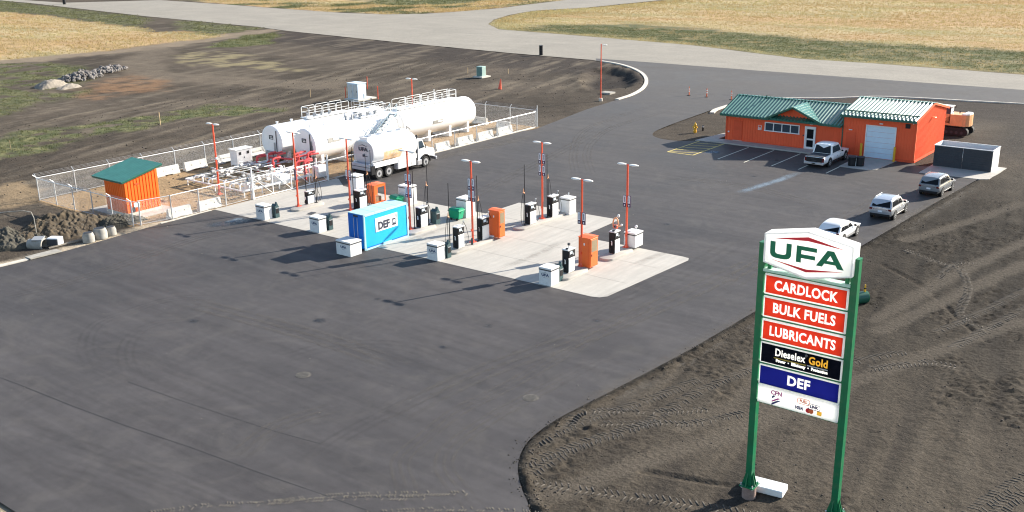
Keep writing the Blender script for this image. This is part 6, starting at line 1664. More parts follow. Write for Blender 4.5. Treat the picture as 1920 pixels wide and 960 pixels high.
m = MB(); m.tube([(0, 0, 3.2), (-.25, -.2, 3.25), (-.4, -.3, 3.15)], .04, 6); m.ell((.2, -.1, 3.35), (.13, .13, .13), 8, 6); m.build('camera', M_['white'], lp)
lp = lamp_post('lamp_post', (-9.05, 34.3, 0.0), 'red lamp post rising behind the domed tank', 6.6, True, (), 'red lamp posts in the tank yard')
# street lamp at the entrance
lp = thing('street_lamp', 'tall red street lamp with a single flat head at the entrance kerb', 'street lamp', (-5.1, 67.7, 0))
m = MB(); m.cyl((0, 0, .35), (0, 0, 7.75), 0.10, 0.07, n=10); m.build('pole', M_['pole'], lp, smooth=40)
m = MB(); m.cyl((0, 0, -.2), (0, 0, .35), .26, n=14); m.build('pier', M_['kerb'], lp, smooth=40)
m = MB(); m.box((0.55, .1, 7.62), (.62, .28, .09), bev=.03); m.bar((0, 0, 7.62), (.3, .05, 7.62), .06); m.build('lamp_head', M_['lamphead'], lp)
t = thing('concrete_pad', 'small white concrete pad lying on soil beside the entrance street lamp', 'slab', (-8.5, 73.2, -.02))
m = MB(); m.box((0.6, 0.6, .08), (1.7, 1.5, .30), bev=.02); m.build('slab', M_['oldconc'], t)

# ------------------------------------------------------------------ hose masts
def hose_mast(loc, label, h, loop=True, side=-1, zc=2.55, clip='hoseclip', lean=0.0):
    t = thing('hose_mast', label, 'hose mast', loc, 0, 'thin black hose masts at the dispensers')
    m = MB(); m.tube([(0, 0, 0), (0, lean * .5, h * .5), (0, lean, h)], [.045, .035, .022], 6); m.box((0, 0, .02), (.2, .2, .04)); m.build('mast', M_['black'], t)
    if loop:
        y = side
        m = MB(); pts = [(0.0, 0.10 * y, zc), (0.03, .30 * y, zc * .92), (0.05, .52 * y, zc * .55), (0.06, .55 * y, zc * .25), (0.05, .40 * y, .14), (0.02, .18 * y, .10), (0, .16 * y, .30), (0, .20 * y, zc * .6), (0, .16 * y, zc)]
        m.tube(smooth_path3(pts), .020, 6); m.build('hose', M_['rubber'], t, smooth=60)
        m = MB(); m.cyl((0, .02 * y, zc - .05), (0, .18 * y, zc + .05), .05, n=8); m.cyl((0, .12 * y, zc), (0, .12 * y, zc + .34), .045, .01, n=8); m.build('hose_clip', M_[clip], t)
    return t
def smooth_path3(P, n=5):
    P = [Vector(p) for p in P]; out = []
    for i in range(len(P) - 1):
        p0 = P[max(i - 1, 0)]; p1 = P[i]; p2 = P[i + 1]; p3 = P[min(i + 2, len(P) - 1)]
        for k in range(n):
            t = k / n; out.append(0.5 * (2 * p1 + (p2 - p0) * t + (2 * p0 - 5 * p1 + 4 * p2 - p3) * t * t + (3 * p1 - p0 - 3 * p2 + p3) * t ** 3))
    return out + [P[-1]]
M_['hoseclip'] = pm('hose_clip_peach', (0.85, 0.40, 0.20), 0.5, var=.05)
hose_mast((5.62, 6.35, IH), 'thin black mast with a hanging hose right of the small gate dispenser', 5.0, True, 1, 2.2)
hose_mast((5.30, 5.55, IH), 'thin black mast rising behind the small gate dispenser', 4.2, False)
hose_mast((9.95, 6.75, IH), 'thin black mast beside the lamp post left of the blue container', 4.5, False)
hose_mast((10.25, 8.05, IH), 'thin black mast with hose loops in front of the small orange cabinet', 4.6, True, 1, 2.8)
hose_mast((18.40, 5.25, IH), 'thin black mast between the container lamp post and its dispenser', 5.4, False)
hose_mast((18.62, 6.65, IH), 'thin black mast with a peach hose clip behind the dark service bin', 5.1, True, -1, 3.3)
hose_mast((24.60, 2.45, IH), 'thin black mast with a hose loop in front of the middle row', 5.1, True, -1, 2.6)
hose_mast((24.78, 5.45, IH), 'thin black mast with hoses right of the middle lamp post', 5.1, True, 1, 3.2)
hose_mast((25.0, 11.0, IH), 'thin black mast with a long loop left of the far middle dispensers', 4.95, True, -1, 2.7)
hose_mast((25.05, 13.95, IH), 'thin black mast between the far lamp post and the last middle dispenser', 5.3, True, 1, 3.3)
# orange coiled hose hanger by the rightmost dispenser
t = thing('hose_hanger', 'orange hose hoop with a pale ball top hanging above the rightmost dispenser', 'hose hanger', (34.45, 9.55, IH))
m = MB(); m.cyl((0, 0, 0), (0, 0, 2.2), .035, n=8); m.build('mast', M_['grey'], t)
m = MB(); m.tube(smooth_path3([(-.22, 0, 1.75), (-.24, 0, 2.1), (-.10, 0, 2.42), (.10, 0, 2.38), (.20, 0, 2.1), (.22, 0, 1.85), (.42, 0, 1.95)]), .055, 8); m.build('hose', M_['hoseclip'], t, smooth=60)
m = MB(); m.box((-.02, 0, 1.78), (.34, .22, .26), bev=.04); m.build('reel', M_['pole'], t)
m = MB(); m.ell((.20, 0, 2.62), (.11, .11, .12), 10, 8); m.ell((.48, 0, 1.98), (.09, .09, .09), 8, 6); m.build('end_ball', M_['lamphead'], t, smooth=80)
# little things on the pad
for p, lb in (((7.6, 4.0), 'flat dark scuff mat lying on the pad by the sliding gate island'), ((16.4, 1.3), 'dark blue folded mat on the pad left of the blue container')):
    m = MB(); m.box((p[0], p[1], .03), (.5, .7, .03), rz=.3); tag(m.build('floor_mat', M_['dkgrey']), lb, 'mat')
m = MB(); m.box((24.9, 7.15 - .2, IH + .06), (.32, .22, .12), bev=.02); m.build('white_block', M_['white']); tag(bpy.data.objects['white_block'], 'small white block on the island beside the middle orange cabinet', 'block')
t = thing('fire_extinguisher', 'small dark extinguisher at the foot of the middle lamp post', 'extinguisher', (24.95, 4.55, IH))
m = MB(); m.cyl((0, 0, 0), (0, 0, .42), .09, n=10); m.build('bottle', M_['dkgrey'], t); m = MB(); m.box((0, 0, .48), (.05, .14, .08)); m.build('valve', M_['black'], t)

# ================================================================== YARD AND FIELD FURNITURE
def stake(p, h, label, mat='wood', r=.035, group='wooden survey stakes in the soil'):
    m = MB(); m.bar((0, 0, -.1), (.05 * random.uniform(-1, 1), .05 * random.uniform(-1, 1), h), r * 2); o = m.build('survey_stake', M_[mat]); o.location = (p[0], p[1], 0); return tag(o, label, 'stake', group)
stake((-42.82, 48.18), 1.0, 'thin wooden stake in the soil left of the large utility cabinet')
stake((-39.97, 80.26), .9, 'thin wooden stake left of the small green utility box'); stake((-34.39, 78.28), 1.0, 'thin wooden stake touching the small green utility box')
stake((-41.08, 21.93), 1.6, 'pale wooden stake standing in the green strip behind the orange shed'); stake((-41.84, 3.11), 1.0, 'thin wooden stake at the left edge in the green strip')
stake((-33.70, 83.30), .8, 'thin wooden stake right of the red marker cone')
def red_post(p, label):
    m = MB(); m.cyl((0, 0, -.1), (0, 0, 1.75), .06, n=8); m.cyl((0, 0, 1.75), (0, 0, 1.80), .065, n=8); o = m.build('bollard', M_['pole'], smooth=40); o.location = (p[0], p[1], 0); tag(o, label, 'bollard', 'thin red posts round the utility cabinet')
red_post((-36.30, 49.09), 'thin red post left of the large pale utility cabinet'); red_post((-32.88, 52.14), 'thin red post right of the large pale utility cabinet'); red_post((-41.48, 58.42), 'thin red post mostly hidden behind the large pale utility cabinet')
t = thing('utility_cabinet', 'large pale utility cabinet on a concrete base behind the tanks', 'utility box', (-35.9, 49.0, 0)); t.scale = (.68, .78, .90)
m = MB(); m.box((1.7, 1.9, .10), (4.2, 4.6, .25), bev=.03); m.build('base', M_['kerb'], t)
m = MB(); m.box((1.65, 1.15, 1.42), (3.0, 2.1, 2.4), bev=.03); m.build('housing', M_['doorblue'], t)
m = MB(); m.box((1.65, 1.15, 2.66), (3.2, 2.3, .10)); m.build('lid', M_['doorblue'], t)
for x in (1.0, 2.4):
    m = MB(); m.box((x, .09, 1.40), (1.2, .04, 2.1)); d = m.build('door', M_['steel'], t); m = MB(); m.box((x + .45, .05, 1.4), (.05, .04, .3)); m.build('handle', M_['dkgrey'], d)
t = thing('utility_box', 'small green utility box with a pale side on a pad near the road', 'utility box', (-35.4, 77.0, 0))
m = MB(); m.box((.6, .7, .08), (2.0, 2.2, .2)); m.build('base', M_['kerb'], t); m = MB(); m.box((.6, .6, .95), (1.2, 1.0, 1.6), bev=.03); m.build('housing', M_['greengrey'] if 'greengrey' in M_ else pm('green_grey_enamel', (.30, .42, .38), .5), t)
m = MB(); m.box((.6, .09, .95), (1.0, .03, 1.4)); m.build('door', pm('dull_green_enamel', (.12, .22, .19), .5), t)
def delineator(p, label, lean=0.0):
    t = thing('traffic_post', label, 'traffic post', (p[0], p[1], 0), 0, 'red and white delineator posts')
    m = MB(); m.cyl((0, 0, 0), (0, 0, .06), .30, .26, n=10); m.build('base', M_['rubber'], t)
    m = MB(); m.cyl((0, 0, .06), (lean, 0, 1.15), .075, .055, n=10); m.build('stem', M_['boxorange'], t, smooth=40)
    for z in (.55, .85):
        m = MB(); m.cyl((lean * z / 1.15, 0, z), (lean * (z + .14) / 1.15, 0, z + .14), .08, .076, n=10); m.build('white_band', M_['white'], t)
    m = MB(); m.tube([(lean, 0, 1.12), (lean, .0, 1.30)], .03, 6); m.build('handle', M_['boxorange'], t)
delineator((2.85, 78.34), 'red and white traffic post, left of three across the drive'); delineator((5.61, 78.36), 'red and white traffic post, middle of three across the drive'); delineator((9.54, 78.04), 'red and white traffic post nearest the office roof')
t = thing('marker_cone', 'leaning red marker cone in the soil beyond the tanks', 'cone', (*(-23.91, 68.81), 0))
m = MB(); m.cyl((0, 0, 0), (.12, .1, 1.5), .28, .06, n=10); m.build('cone', M_['pole'], t, smooth=40); m = MB(); m.cyl((.07, .06, .9), (.09, .08, 1.1), .14, .11, n=10); m.build('white_band', M_['white'], t)
def barrel(p, label, h=1.15, r=.38):
    t = thing('black_barrel', label, 'barrel', (p[0], p[1], 0), 0, 'black pipe ends standing by the road')
    m = MB(); m.cyl((0, 0, -.1), (0, 0, h), r, n=16); m.cyl((0, 0, h), (0, 0, h + .05), r * 1.08, n=16); m.build('body', M_['black'], t, smooth=40)
    m = MB(); m.cyl((0, 0, h * .5), (0, 0, h * .5 + .05), r * 1.04, n=16); m.build('hoop', M_['dkgrey'], t)
barrel((-45.04, 107.80), 'short black pipe end standing at the road edge near the entrance', 1.75, .36); barrel((-288.66, 147.98), 'black pipe end at the far left road edge', 2.4, .55)
# hydrant and its companion
t = thing('fire_hydrant', 'yellow fire hydrant on the dark soil left of the office', 'hydrant', (*(16.84, 54.19), 0))
m = MB(); m.cyl((0, 0, -.1), (0, 0, .85), .16, .14, n=12); m.cyl((0, 0, .10), (0, 0, .16), .24, n=12); m.ell((0, 0, .88), (.18, .18, .16), 12, 8); m.build('barrel', M_['yellow'], t, smooth=40)
m = MB(); m.cyl((-.30, 0, .62), (.30, 0, .62), .085, n=10); m.cyl((0, -.28, .55), (0, 0, .55), .10, n=10); m.build('nozzle', M_['yellow'], t, smooth=40)
m = MB(); m.cyl((0, 0, 1.0), (0, 0, 1.14), .05, n=6); m.build('operating_nut', M_['yellow'], t)
t = thing('water_valve', 'short black and white valve marker right of the yellow hydrant', 'valve marker', (*(16.97, 55.88), 0))
m = MB(); m.cyl((0, 0, -.1), (0, 0, .55), .11, n=8); m.build('stem', M_['black'], t); m = MB(); m.cyl((0, 0, .36), (0, 0, .46), .12, n=8); m.build('white_band', M_['white'], t)
# bollards and black bins at the garage
for x, lb in ((37.42, 'yellow bollard left of the overhead door'), (40.78, 'yellow bollard right of the overhead door')):
    m = MB(); m.cyl((x, 50.95, 0), (x, 50.95, 1.48), .115, n=14); m.ell((x, 50.95, 1.48), (.115, .115, .06), 14, 6); tag(m.build('bollard', M_['yellow'], smooth=40), lb, 'bollard', 'yellow bollards at the overhead door')
def black_bin(loc, label):
    t = thing('black_barrel', label, 'barrel', loc, 0, 'black barrels in front of the overhead door')
    m = MB(); m.loft([[(r * math.cos(2 * math.pi * k / 16), r * math.sin(2 * math.pi * k / 16), z) for k in range(16)] for r, z in ((.36, 0), (.38, .25), (.37, .3), (.39, .55), (.38, .6), (.40, .86))]); m.build('body', M_['black'], t, smooth=50)
    m = MB(); m.cyl((0, 0, .86), (0, 0, .92), .43, n=16); m.build('rim', M_['dkgrey'], t)
black_bin((38.05, 46.95, .05), 'left one of two black barrels on the garage apron'); black_bin((38.75, 47.25, .05), 'right one of two black barrels on the garage apron')
m = MB(); m.cyl((38.42, 46.95, .05), (38.42, 46.95, .98), .035, n=8); tag(m.build('white_stake', M_['white']), 'thin white stake between the two black barrels', 'stake')
# long white block at the foot of the sign
t = thing('concrete_block', 'long white foam-like block lying behind the left sign post', 'block', (*(57.55, -15.30), 0), 0.13)
m = MB(); m.box((0, 0.30, .16), (1.75, .80, .30), bev=.03)
for v in m.bm.verts: v.co += Vector(mnoise.noise_vector(v.co * 2.3)) * .03
m.build('body', M_['white'], t)
# soil-covered drum with an orange marker behind the sign
t = thing('drum', 'dark green drum with a small orange marker on top, lying right of the sign', 'drum', (*(52.70, 9.45), 0), 0.9); t.scale = (.85, .85, .9)
m = MB(); m.cyl((-.75, 0, .38), (.35, 0, .42), .42, n=18); m.build('body', M_['greentrim'], t, smooth=40)
m = MB(); m.cyl((.35, 0, .42), (.42, 0, .42), .40, n=18); m.build('end_cap', M_['signgreen'], t)
m = MB(); m.cyl((.2, 0, .8), (.2, 0, 1.32), .09, .05, n=8); m.cyl((.2, 0, 1.02), (.2, 0, 1.10), .095, n=8, mi=1); m.build('marker', [M_['yellow'], M_['black']], t)

# ------------------------------------------------------------------ heaps
def heap(name, c, rx, ry, h, label, mat, rz=0, seed=1, n=70, rough=.35, cat='heap'):
    u = np.linspace(-1.15, 1.15, n); X, Y = np.meshgrid(u, u); r = np.hypot(X, Y)
    base = np.clip(1 - r + .22 * (fbm(X * 2.2 + seed, Y * 2.2, 3, seed + 9) - .5) * 2, 0, 1) ** 0.62
    nz = fbm(X * 4.2 + seed * 7, Y * 2.6 + seed, 6, seed); n2 = fbm(X * 24 + seed, Y * 13, 4, seed + 5)
    Z = h * base * (1 - rough + 2 * rough * nz) + (n2 - .5) * .50 * h * rough * (base > 0) * np.minimum(1, base * 4) - .12
    ca, sa = math.cos(rz), math.sin(rz); x = X * rx; y = Y * ry
    V = np.stack([x * ca - y * sa, x * sa + y * ca, Z], -1).reshape(-1, 3); i = np.arange(n * n).reshape(n, n)
    F = np.stack([i[:-1, :-1], i[:-1, 1:], i[1:, 1:], i[1:, :-1]], -1).reshape(-1, 4)
    o = mesh_np(name, V, F, mat, smooth=False); o.location = (c[0], c[1], 0)
    return tag(o, label, cat)
M_['heapsoil'] = pm('heap_soil', (0.072, 0.053, 0.032), 0.95, var=0.5, scale=1.2, bump=1.0, bscale=5, grime=.8, grime_col=(.06, .055, .045))
M_['heapdark'] = pm('heap_dark_soil', (0.065, 0.058, 0.043), 0.95, var=0.4, scale=1.5, bump=1.0, bscale=5, grime=.5, grime_col=(.05, .05, .045))
heap('soil_heap', (-4.75, -11.67), 5.0, 2.4, 1.5, 'long heap of brown soil by the concrete rings left of the shed', M_['heapsoil'], 1.45, 3, 170, .48)
heap('soil_heap', (-5.22, -15.44), 3.4, 2.3, 1.3, 'low greenish soil heap at the left edge below the bent pipe', M_['heapdark'], 1.2, 5, 130, .45)
heap('soil_heap', (-2.98, -7.35), 2.3, .9, .95, 'small dark soil heap between the concrete rings and the shed fence', M_['heapdark'], 1.5, 8, 110, .45)
heap('sand_heap', (-87.00, 32.61), 3.1, 2.0, 1.35, 'smooth pale sand heap at the far left beside the stones', M_['sand'], 1.9, 11, 60, .20)
heap('sand_heap', (-83.24, 33.57), 2.6, 1.3, .75, 'low sand heap right of the larger sand heap', M_['sand'], 1.9, 12, 50, .22)

def stone_pile(c, rx, ry, h, n, label, rz):
    t = thing('stone_pile', label, 'stone pile', (c[0], c[1], 0))
    shapes = []
    for k in range(6):
        bm = bmesh.new(); bmesh.ops.create_icosphere(bm, subdivisions=1, radius=1.0)
        for v in bm.verts: v.co *= random.uniform(.7, 1.2); v.co.z *= .8
        me = bpy.data.meshes.new('stone'); bm.to_mesh(me); bm.free(); me.materials.append(M_['stone']); shapes.append(me)
    ca, sa = math.cos(rz), math.sin(rz)
    for k in range(n):
        a = random.uniform(0, 6.283); q = math.sqrt(random.random()); x = math.cos(a) * q; y = math.sin(a) * q
        o = bpy.data.objects.new('stone', random.choice(shapes)); COL.objects.link(o); o.parent = t
        s = random.uniform(.14, .36) if random.random() < .88 else .46
        o.location = (x * rx * ca - y * ry * sa, x * rx * sa + y * ry * ca, h * (1 - q) ** .8 * random.uniform(.75, 1.05) + s * .3); o.scale = (s, s * random.uniform(.8, 1.2), s * random.uniform(.7, 1)); o.rotation_euler = (random.random() * 3, random.random() * 3, random.random() * 6)
stone_pile((-91.23, 40.19), 4.3, 2.3, 1.25, 290, 'wide pile of grey field stones beside the sand heaps', 1.9)
stone_pile((-96.24, 48.37), 4.4, 1.7, .95, 190, 'smaller pile of grey field stones beyond the wide pile', 1.9)

# ------------------------------------------------------------------ odds and ends by the left kerb
def concrete_ring(p, label, r=.45, h=.72, tilt=0.0):
    t = thing('concrete_ring', label, 'manhole ring', (p[0], p[1], 0), 0, 'concrete manhole rings by the soil heap')
    n = 24; prof = [(r, 0), (r, h * .62), (r * .80, h), (r * .62, h), (r * .75, h * .55), (r * .75, 0.05)]
    m = MB(); m.loft([[(q * math.cos(2 * math.pi * k / n), q * math.sin(2 * math.pi * k / n), z) for k in range(n)] for q, z in prof], cap=False); m.build('wall', M_['oldconc'], t, smooth=35)
    m = MB(); m.cyl((0, 0, h - .04), (0, 0, h + .03), r * .66, n=20); m.build('lid', M_['dkgrey'], t); t.rotation_euler = (tilt, tilt * .4, 0)
concrete_ring((-0.39, -11.68), 'pale concrete manhole ring nearest the white crate'); concrete_ring((-0.58, -10.57), 'largest concrete manhole ring, middle one of the three', .54, .80); concrete_ring((-0.70, -9.57), 'concrete manhole ring nearest the orange shed', .40, .66)
t = thing('broken_pipe', 'half buried broken concrete pipe beside the white crate', 'pipe', (*(-2.30, -14.76), 0), .5)
m = MB(); n = 20; m.loft([[(x, q * math.cos(2 * math.pi * k / n), .25 + q * math.sin(2 * math.pi * k / n)) for k in range(n)] for x, q in ((-.9, .52), (.7, .62), (.7, .48), (-.85, .40))], cap=False); m.build('wall', M_['oldconc'], t, smooth=40)
m = MB(); m.box((.1, .0, .85), (1.0, .9, .10), rz=.2, rx=.15); m.build('broken_lid', M_['grey'], t); t.scale = (.8, .8, .8)
t = thing('crate', 'white plastic crate with open dark front beside the soil heap', 'crate', (*(-1.82, -14.42), 0), .55)
m = MB(); m.box((.55, .45, .36), (.95, .75, .6), bev=.04); m.build('body', M_['white'], t)
m = MB(); m.box((.55, .01, .36), (.85, .04, .48)); m.build('opening', M_['dkgrey'], t)
t = thing('timber_plank', 'long pale timber lying along the kerb in front of the white crate', 'plank', (*(-1.07, -14.57), .03))
m = MB(); m.bar((0, 0, .06), (.35, 4.6, .16), .12, .10); m.build('plank', M_['sand'], t)
m = MB(); m.tube([(0, 0, -.1), (-.02, -.02, 1.9), (-.10, -.12, 2.35), (-.5, -.55, 2.5), (-1.9, -1.95, 2.42)], .035, 6); o = m.build('bent_pipe', M_['oldconc']); o.location = (*(-3.87, -13.96), 0); tag(o, 'thin pale bent pipe sticking up out of the soil at the left', 'pipe')
t = thing('cover_slab', 'flat pale paving slab bridging the left kerb', 'slab', (*(0.11, -15.63), .02), 1.55)
m = MB(); m.box((0, 0, .06), (2.4, .85, .08)); m.build('slab', M_['oldconc'], t)

# ================================================================== VEHICLES (all stand nose towards +y)
M_['silver'] = pm('silver_car_paint', (0.42, 0.44, 0.47), 0.28, metal=0.45, var=.02, coat=.6)
M_['darksilver'] = pm('grey_car_paint', (0.20, 0.215, 0.23), 0.3, metal=0.15, var=.02, coat=.6)
M_['carwhite'] = pm('white_car_paint', (0.82, 0.82, 0.81), 0.28, var=.015, coat=.6)
M_['taillight'] = pm('tail_lamp_red', (0.12, 0.008, 0.01), 0.2, var=.03)
M_['headlight'] = pm('head_lamp_lens', (0.75, 0.76, 0.78), 0.12, var=.03)
M_['rim'] = pm('alloy_rim', (0.55, 0.55, 0.56), 0.35, metal=.7, var=.05)
M_['plate2'] = pm('licence_plate', (0.72, 0.76, 0.82), 0.45, var=.03)

def car_wheel(t, x, y, r, wd, dual=False):
    s = 1 if x > 0 else -1
    m = MB(); n = 24
    prof = [(r * .62, -wd / 2), (r * .94, -wd / 2), (r, -wd * .38), (r, wd * .38), (r * .94, wd / 2), (r * .62, wd / 2)]
    m.loft([[(x + s * a, y + q * math.cos(2 * math.pi * k / n), r + q * math.sin(2 * math.pi * k / n)) for k in range(n)] for q, a in prof], cap=True)
    w_ = m.build('wheel', M_['rubber'], t, smooth=35)
    m = MB(); m.cyl((x + s * (wd / 2 - .02), y, r), (x + s * (wd / 2 + .005), y, r), r * .60, n=20)
    m.build('rim', M_['rim'], w_, smooth=30)
    if not dual:
        for k in range(5):
            a = 2 * math.pi * k / 5 + .3; q = MB(); q.box((0, 0, 0), (.02, r * .17, r * .30)); o = q.build('rim_gap', M_['black'], w_)
            o.location = (x + s * (wd / 2 + .006), y + math.cos(a) * r * .36, r + math.sin(a) * r * .36); o.rotation_euler = (a - math.pi / 2, 0, 0)
    else:
        q = MB(); q.cyl((x + s * (wd / 2 - .01), y, r), (x + s * (wd / 2 + .02), y, r), r * .30, r * .22, n=14); q.build('hub', M_['dkgrey'], w_)
    return w_

def body_loft(stn):
    """stations along y: (y, z_bottom, z_side, z_top, half width) -> rounded closed section"""
    rings = []
    for y, zb, zs, zt, hw in stn:
        rings.append([(-hw * .82, y, zb), (-hw * .97, y, zb + .14), (-hw, y, (zb + zs) / 2), (-hw * .985, y, zs), (-hw * .90, y, zt - .02), (-hw * .55, y, zt + .015), (0, y, zt + .03),
                      (hw * .55, y, zt + .015), (hw * .90, y, zt - .02), (hw * .985, y, zs), (hw, y, (zb + zs) / 2), (hw * .97, y, zb + .14), (hw * .82, y, zb)])
    return rings

def make_car(loc, label, paint, W=1.86, L=4.55, H=1.66, kind='suv', group=None, rz=0.0, r=.36, belt=1.02, roofpaint=None, plate=True):
    cat = 'pickup truck' if kind == 'pickup' else 'car'
    t = thing('pickup_truck' if kind == 'pickup' else 'parked_car', label, cat, loc, rz, group)
    hw = W / 2; P = M_[paint]
    if kind == 'pickup':
        fy, ry = L * .835, L * .215
        st = [(0.10, .50, .90, 1.06, hw * .95), (.02 + .10, .44, .92, 1.10, hw * .97), (.35, .40, .95, 1.12, hw), (L * .40, .40, .98, 1.14, hw), (L * .72, .40, .98, 1.15, hw), (L * .80, .40, .96, 1.16, hw * .99), (L * .93, .42, .94, 1.10, hw * .97), (L * .985, .48, .88, 1.02, hw * .90), (L, .55, .82, .92, hw * .82)]
        cab = [(L * .300, 1.12, hw * .94), (L * .335, H - .04, hw * .78), (L * .40, H, hw * .79), (L * .54, H, hw * .79), (L * .60, H - .05, hw * .77), (L * .705, 1.14, hw * .92)]
    else:
        fy, ry = L * .80, L * .20
        st = [(-.02, .56, .74, .84, hw * .80), (.0, .44, .86, belt - .04, hw * .90), (.14, .36, .93, belt + .02, hw * .96), (.42, .32, .95, belt + .03, hw * .995), (L * .35, .30, .94, belt + .02, hw), (L * .62, .30, .93, belt, hw), (L * .74, .31, .91, belt - .02, hw * .995), (L * .86, .33, .86, belt - .07, hw * .97), (L * .94, .37, .80, belt - .14, hw * .91), (L * .985, .42, .72, belt - .25, hw * .82), (L + .01, .48, .62, belt - .38, hw * .70)]
        cab = [(.05, belt, hw * .93), (.36 if kind == 'suv' else .62, H - .06, hw * .79), (.80 if kind == 'suv' else 1.15, H, hw * .81), (L * .36, H + .02, hw * .82), (L * .46, H + .005, hw * .815), (L * .545, H - .06, hw * .79), (L * .715, belt - .02, hw * .92)]
    m = MB(); m.loft(body_loft(st)); body = m.build('body', P, t, smooth=38)
    # cabin: roof and pillars in paint, windows as separate panes just proud of it
    zb = belt if kind != 'pickup' else 1.12
    def sec(y, z, w_):
        return [(-w_, y, z - .05), (-w_ * .97, y, z), (-w_ * .55, y, z + .035), (w_ * .55, y, z + .035), (w_ * .97, y, z), (w_, y, z - .05)]
    m = MB(); bm = m.bm
    lo = [(-c[2] if False else -hw * .92, c[0], zb - .06) for c in cab]
    # side profile loft from belt line to roof line
    top = [(y, z, w_) for y, z, w_ in cab[1:-1]]
    rings = []
    ya, yb = cab[0][0], cab[-1][0]
    n = len(top)
    for i, (y, z, w_) in enumerate(top):
        yl = ya + (yb - ya) * (i / (n - 1))
        rings.append([(-hw * .93, yl, zb - .08), (-w_ - .02, y, z - .07), (-w_ * .96, y, z - .025), (-w_ * .82, y, z + .005), (-w_ * .4, y, z + .028), (w_ * .4, y, z + .028), (w_ * .82, y, z + .005), (w_ * .96, y, z - .025), (w_ + .02, y, z - .07), (hw * .93, yl, zb - .08)])
    m.loft(rings, cap=True, closed=True); cabin = m.build('cabin', M_[roofpaint] if roofpaint else P, t, smooth=38)
    def pane(q, name='window', off=.012):
        q = [Vector(p) for p in q]; nrm = (q[1] - q[0]).cross(q[2] - q[0]).normalized(); c = sum(q, Vector()) / len(q)
        if nrm.dot(c - Vector((0, (ya + yb) / 2, zb))) < 0: nrm = -nrm
        mm = MB(); mm.loft([[p - nrm * .01 for p in q], [p + nrm * off for p in q]]); return mm.build(name, M_['glass'], cabin)
    yr, zr, wr = top[0]; yf, zf, wf = top[-1]
    def lerp(a, b, u): return tuple(a[i] + (b[i] - a[i]) * u for i in range(3))
    bl = (-hw * .93, ya, zb - .08); br = (hw * .93, ya, zb - .08); tl = (-wr - .02, yr, zr - .07); tr = (wr + .02, yr, zr - .07)
    def quad(bl, br, tl, tr, u0, u1, v0, v1):
        def at(u, v): return lerp(lerp(bl, br, u), lerp(tl, tr, u), v)
        return [at(u0, v0), at(u1, v0), at(u1, v1), at(u0, v1)]
    pane(quad(bl, br, tl, tr, .07, .93, .16, .97), 'rear_window')
    bl2 = (-hw * .93, yb, zb - .08); br2 = (hw * .93, yb, zb - .08); tl2 = (-wf - .02, yf, zf - .07); tr2 = (wf + .02, yf, zf - .07)
    pane(quad(bl2, br2, tl2, tr2, .07, .93, .10, .97), 'windscreen')
    for s in (-1, 1):
        A = (s * hw * .93, ya, zb - .08); B = (s * hw * .93, yb, zb - .08); C = (s * (wr + .02), yr, zr - .07); D = (s * (wf + .02), yf, zf - .07)
        ns = 3 if kind != 'pickup' else 2
        edges = [.09, .34, .62, .90] if ns == 3 else [.08, .46, .90]
        for k in range(ns):
            u0, u1 = edges[k] + .012, edges[k + 1] - .012
            pane(quad(A, B, C, D, u0, u1, .22, .90), 'side_window', .03)
        mm = MB(); mm.box((s * (hw + .09), yb - .42, zb + .06), (.20, .12, .15), bev=.03); mm.build('mirror', M_['black'] if kind != 'pickup' else M_['black'], t)
        for y in (ry, fy):
            mm = MB(); mm.cyl((s * (hw - .25), y, r + .02), (s * (hw + .006), y, r + .02), r * 1.17, n=24); mm.build('wheel_arch', M_['black'], t)
            car_wheel(t, s * (hw - .09), y, r, .23)
        mm = MB(); mm.box((s * (hw - .02), (ry + fy) / 2, .36), (.06, fy - ry - r * 2.5, .12), bev=.02); mm.build('sill', M_['black'] if kind != 'suv2' else M_['dkgrey'], t)
        mm = MB(); mm.box((s * hw * .80, (.02 if kind != 'pickup' else .10), .92 if kind != 'pickup' else .86), (.24, .10, .16 if kind != 'pickup' else .42), bev=.02); mm.build('tail_lamp', M_['taillight'], t)
        mm = MB(); mm.box((s * hw * .70, L - (.06 if kind != 'pickup' else .03), .70 if kind != 'pickup' else .88), (.34, .14, .12 if kind != 'pickup' else .2), bev=.03); mm.build('headlight', M_['headlight'], t)
        for k in range(ns if kind != 'pickup' else 2):
            mm = MB(); mm.box((s * (hw + .004), (ry + fy) / 2 + (k - .3) * .75, .86), (.02, .16, .03)); mm.build('door_handle', P if kind != 'pickup' else M_['black'], t)
    mm = MB(); mm.box((0, L - .02, .55), (W * .56, .10, .22), bev=.03); mm.build('grille', M_['black'], t)
    if kind == 'pickup':
        mm = MB(); mm.box((0, L * .155 + .03, 1.155), (W * .80, L * .27, .035)); mm.build('bed_cover', M_['dkgrey'], t)
        mm = MB(); mm.box((0, .075, .86), (W * .74, .08, .46), bev=.02); tg = mm.build('tailgate', M_['black'], t)
        mm = MB(); mm.box((-.14, .03, .92), (.34, .02, .07)); mm.build('emblem', M_['dkgrey'], tg); mm = MB(); mm.box((0, .03, .78), (.5, .02, .05)); mm.build('handle', M_['dkgrey'], tg)
        mm = MB(); mm.box((0, .03, .50), (W * .92, .20, .20), bev=.03); mm.build('rear_bumper', M_['rim'], t)
        mm = MB(); mm.box((0, -.06, .52), (.34, .02, .14)); mm.build('number_plate', M_['plate2'], t)
    else:
        mm = MB(); mm.box((0, .03, .46), (W * .84, .14, .22), bev=.04); mm.build('rear_bumper', M_['black'], t)
        mm = MB(); mm.box((0, -.035, .76), (.34, .02, .14)); mm.build('number_plate', M_['plate2'], t)
        mm = MB(); mm.box((0, -.0, .90), (W * .60, .03, .05)); mm.build('light_bar', M_['taillight'], t)
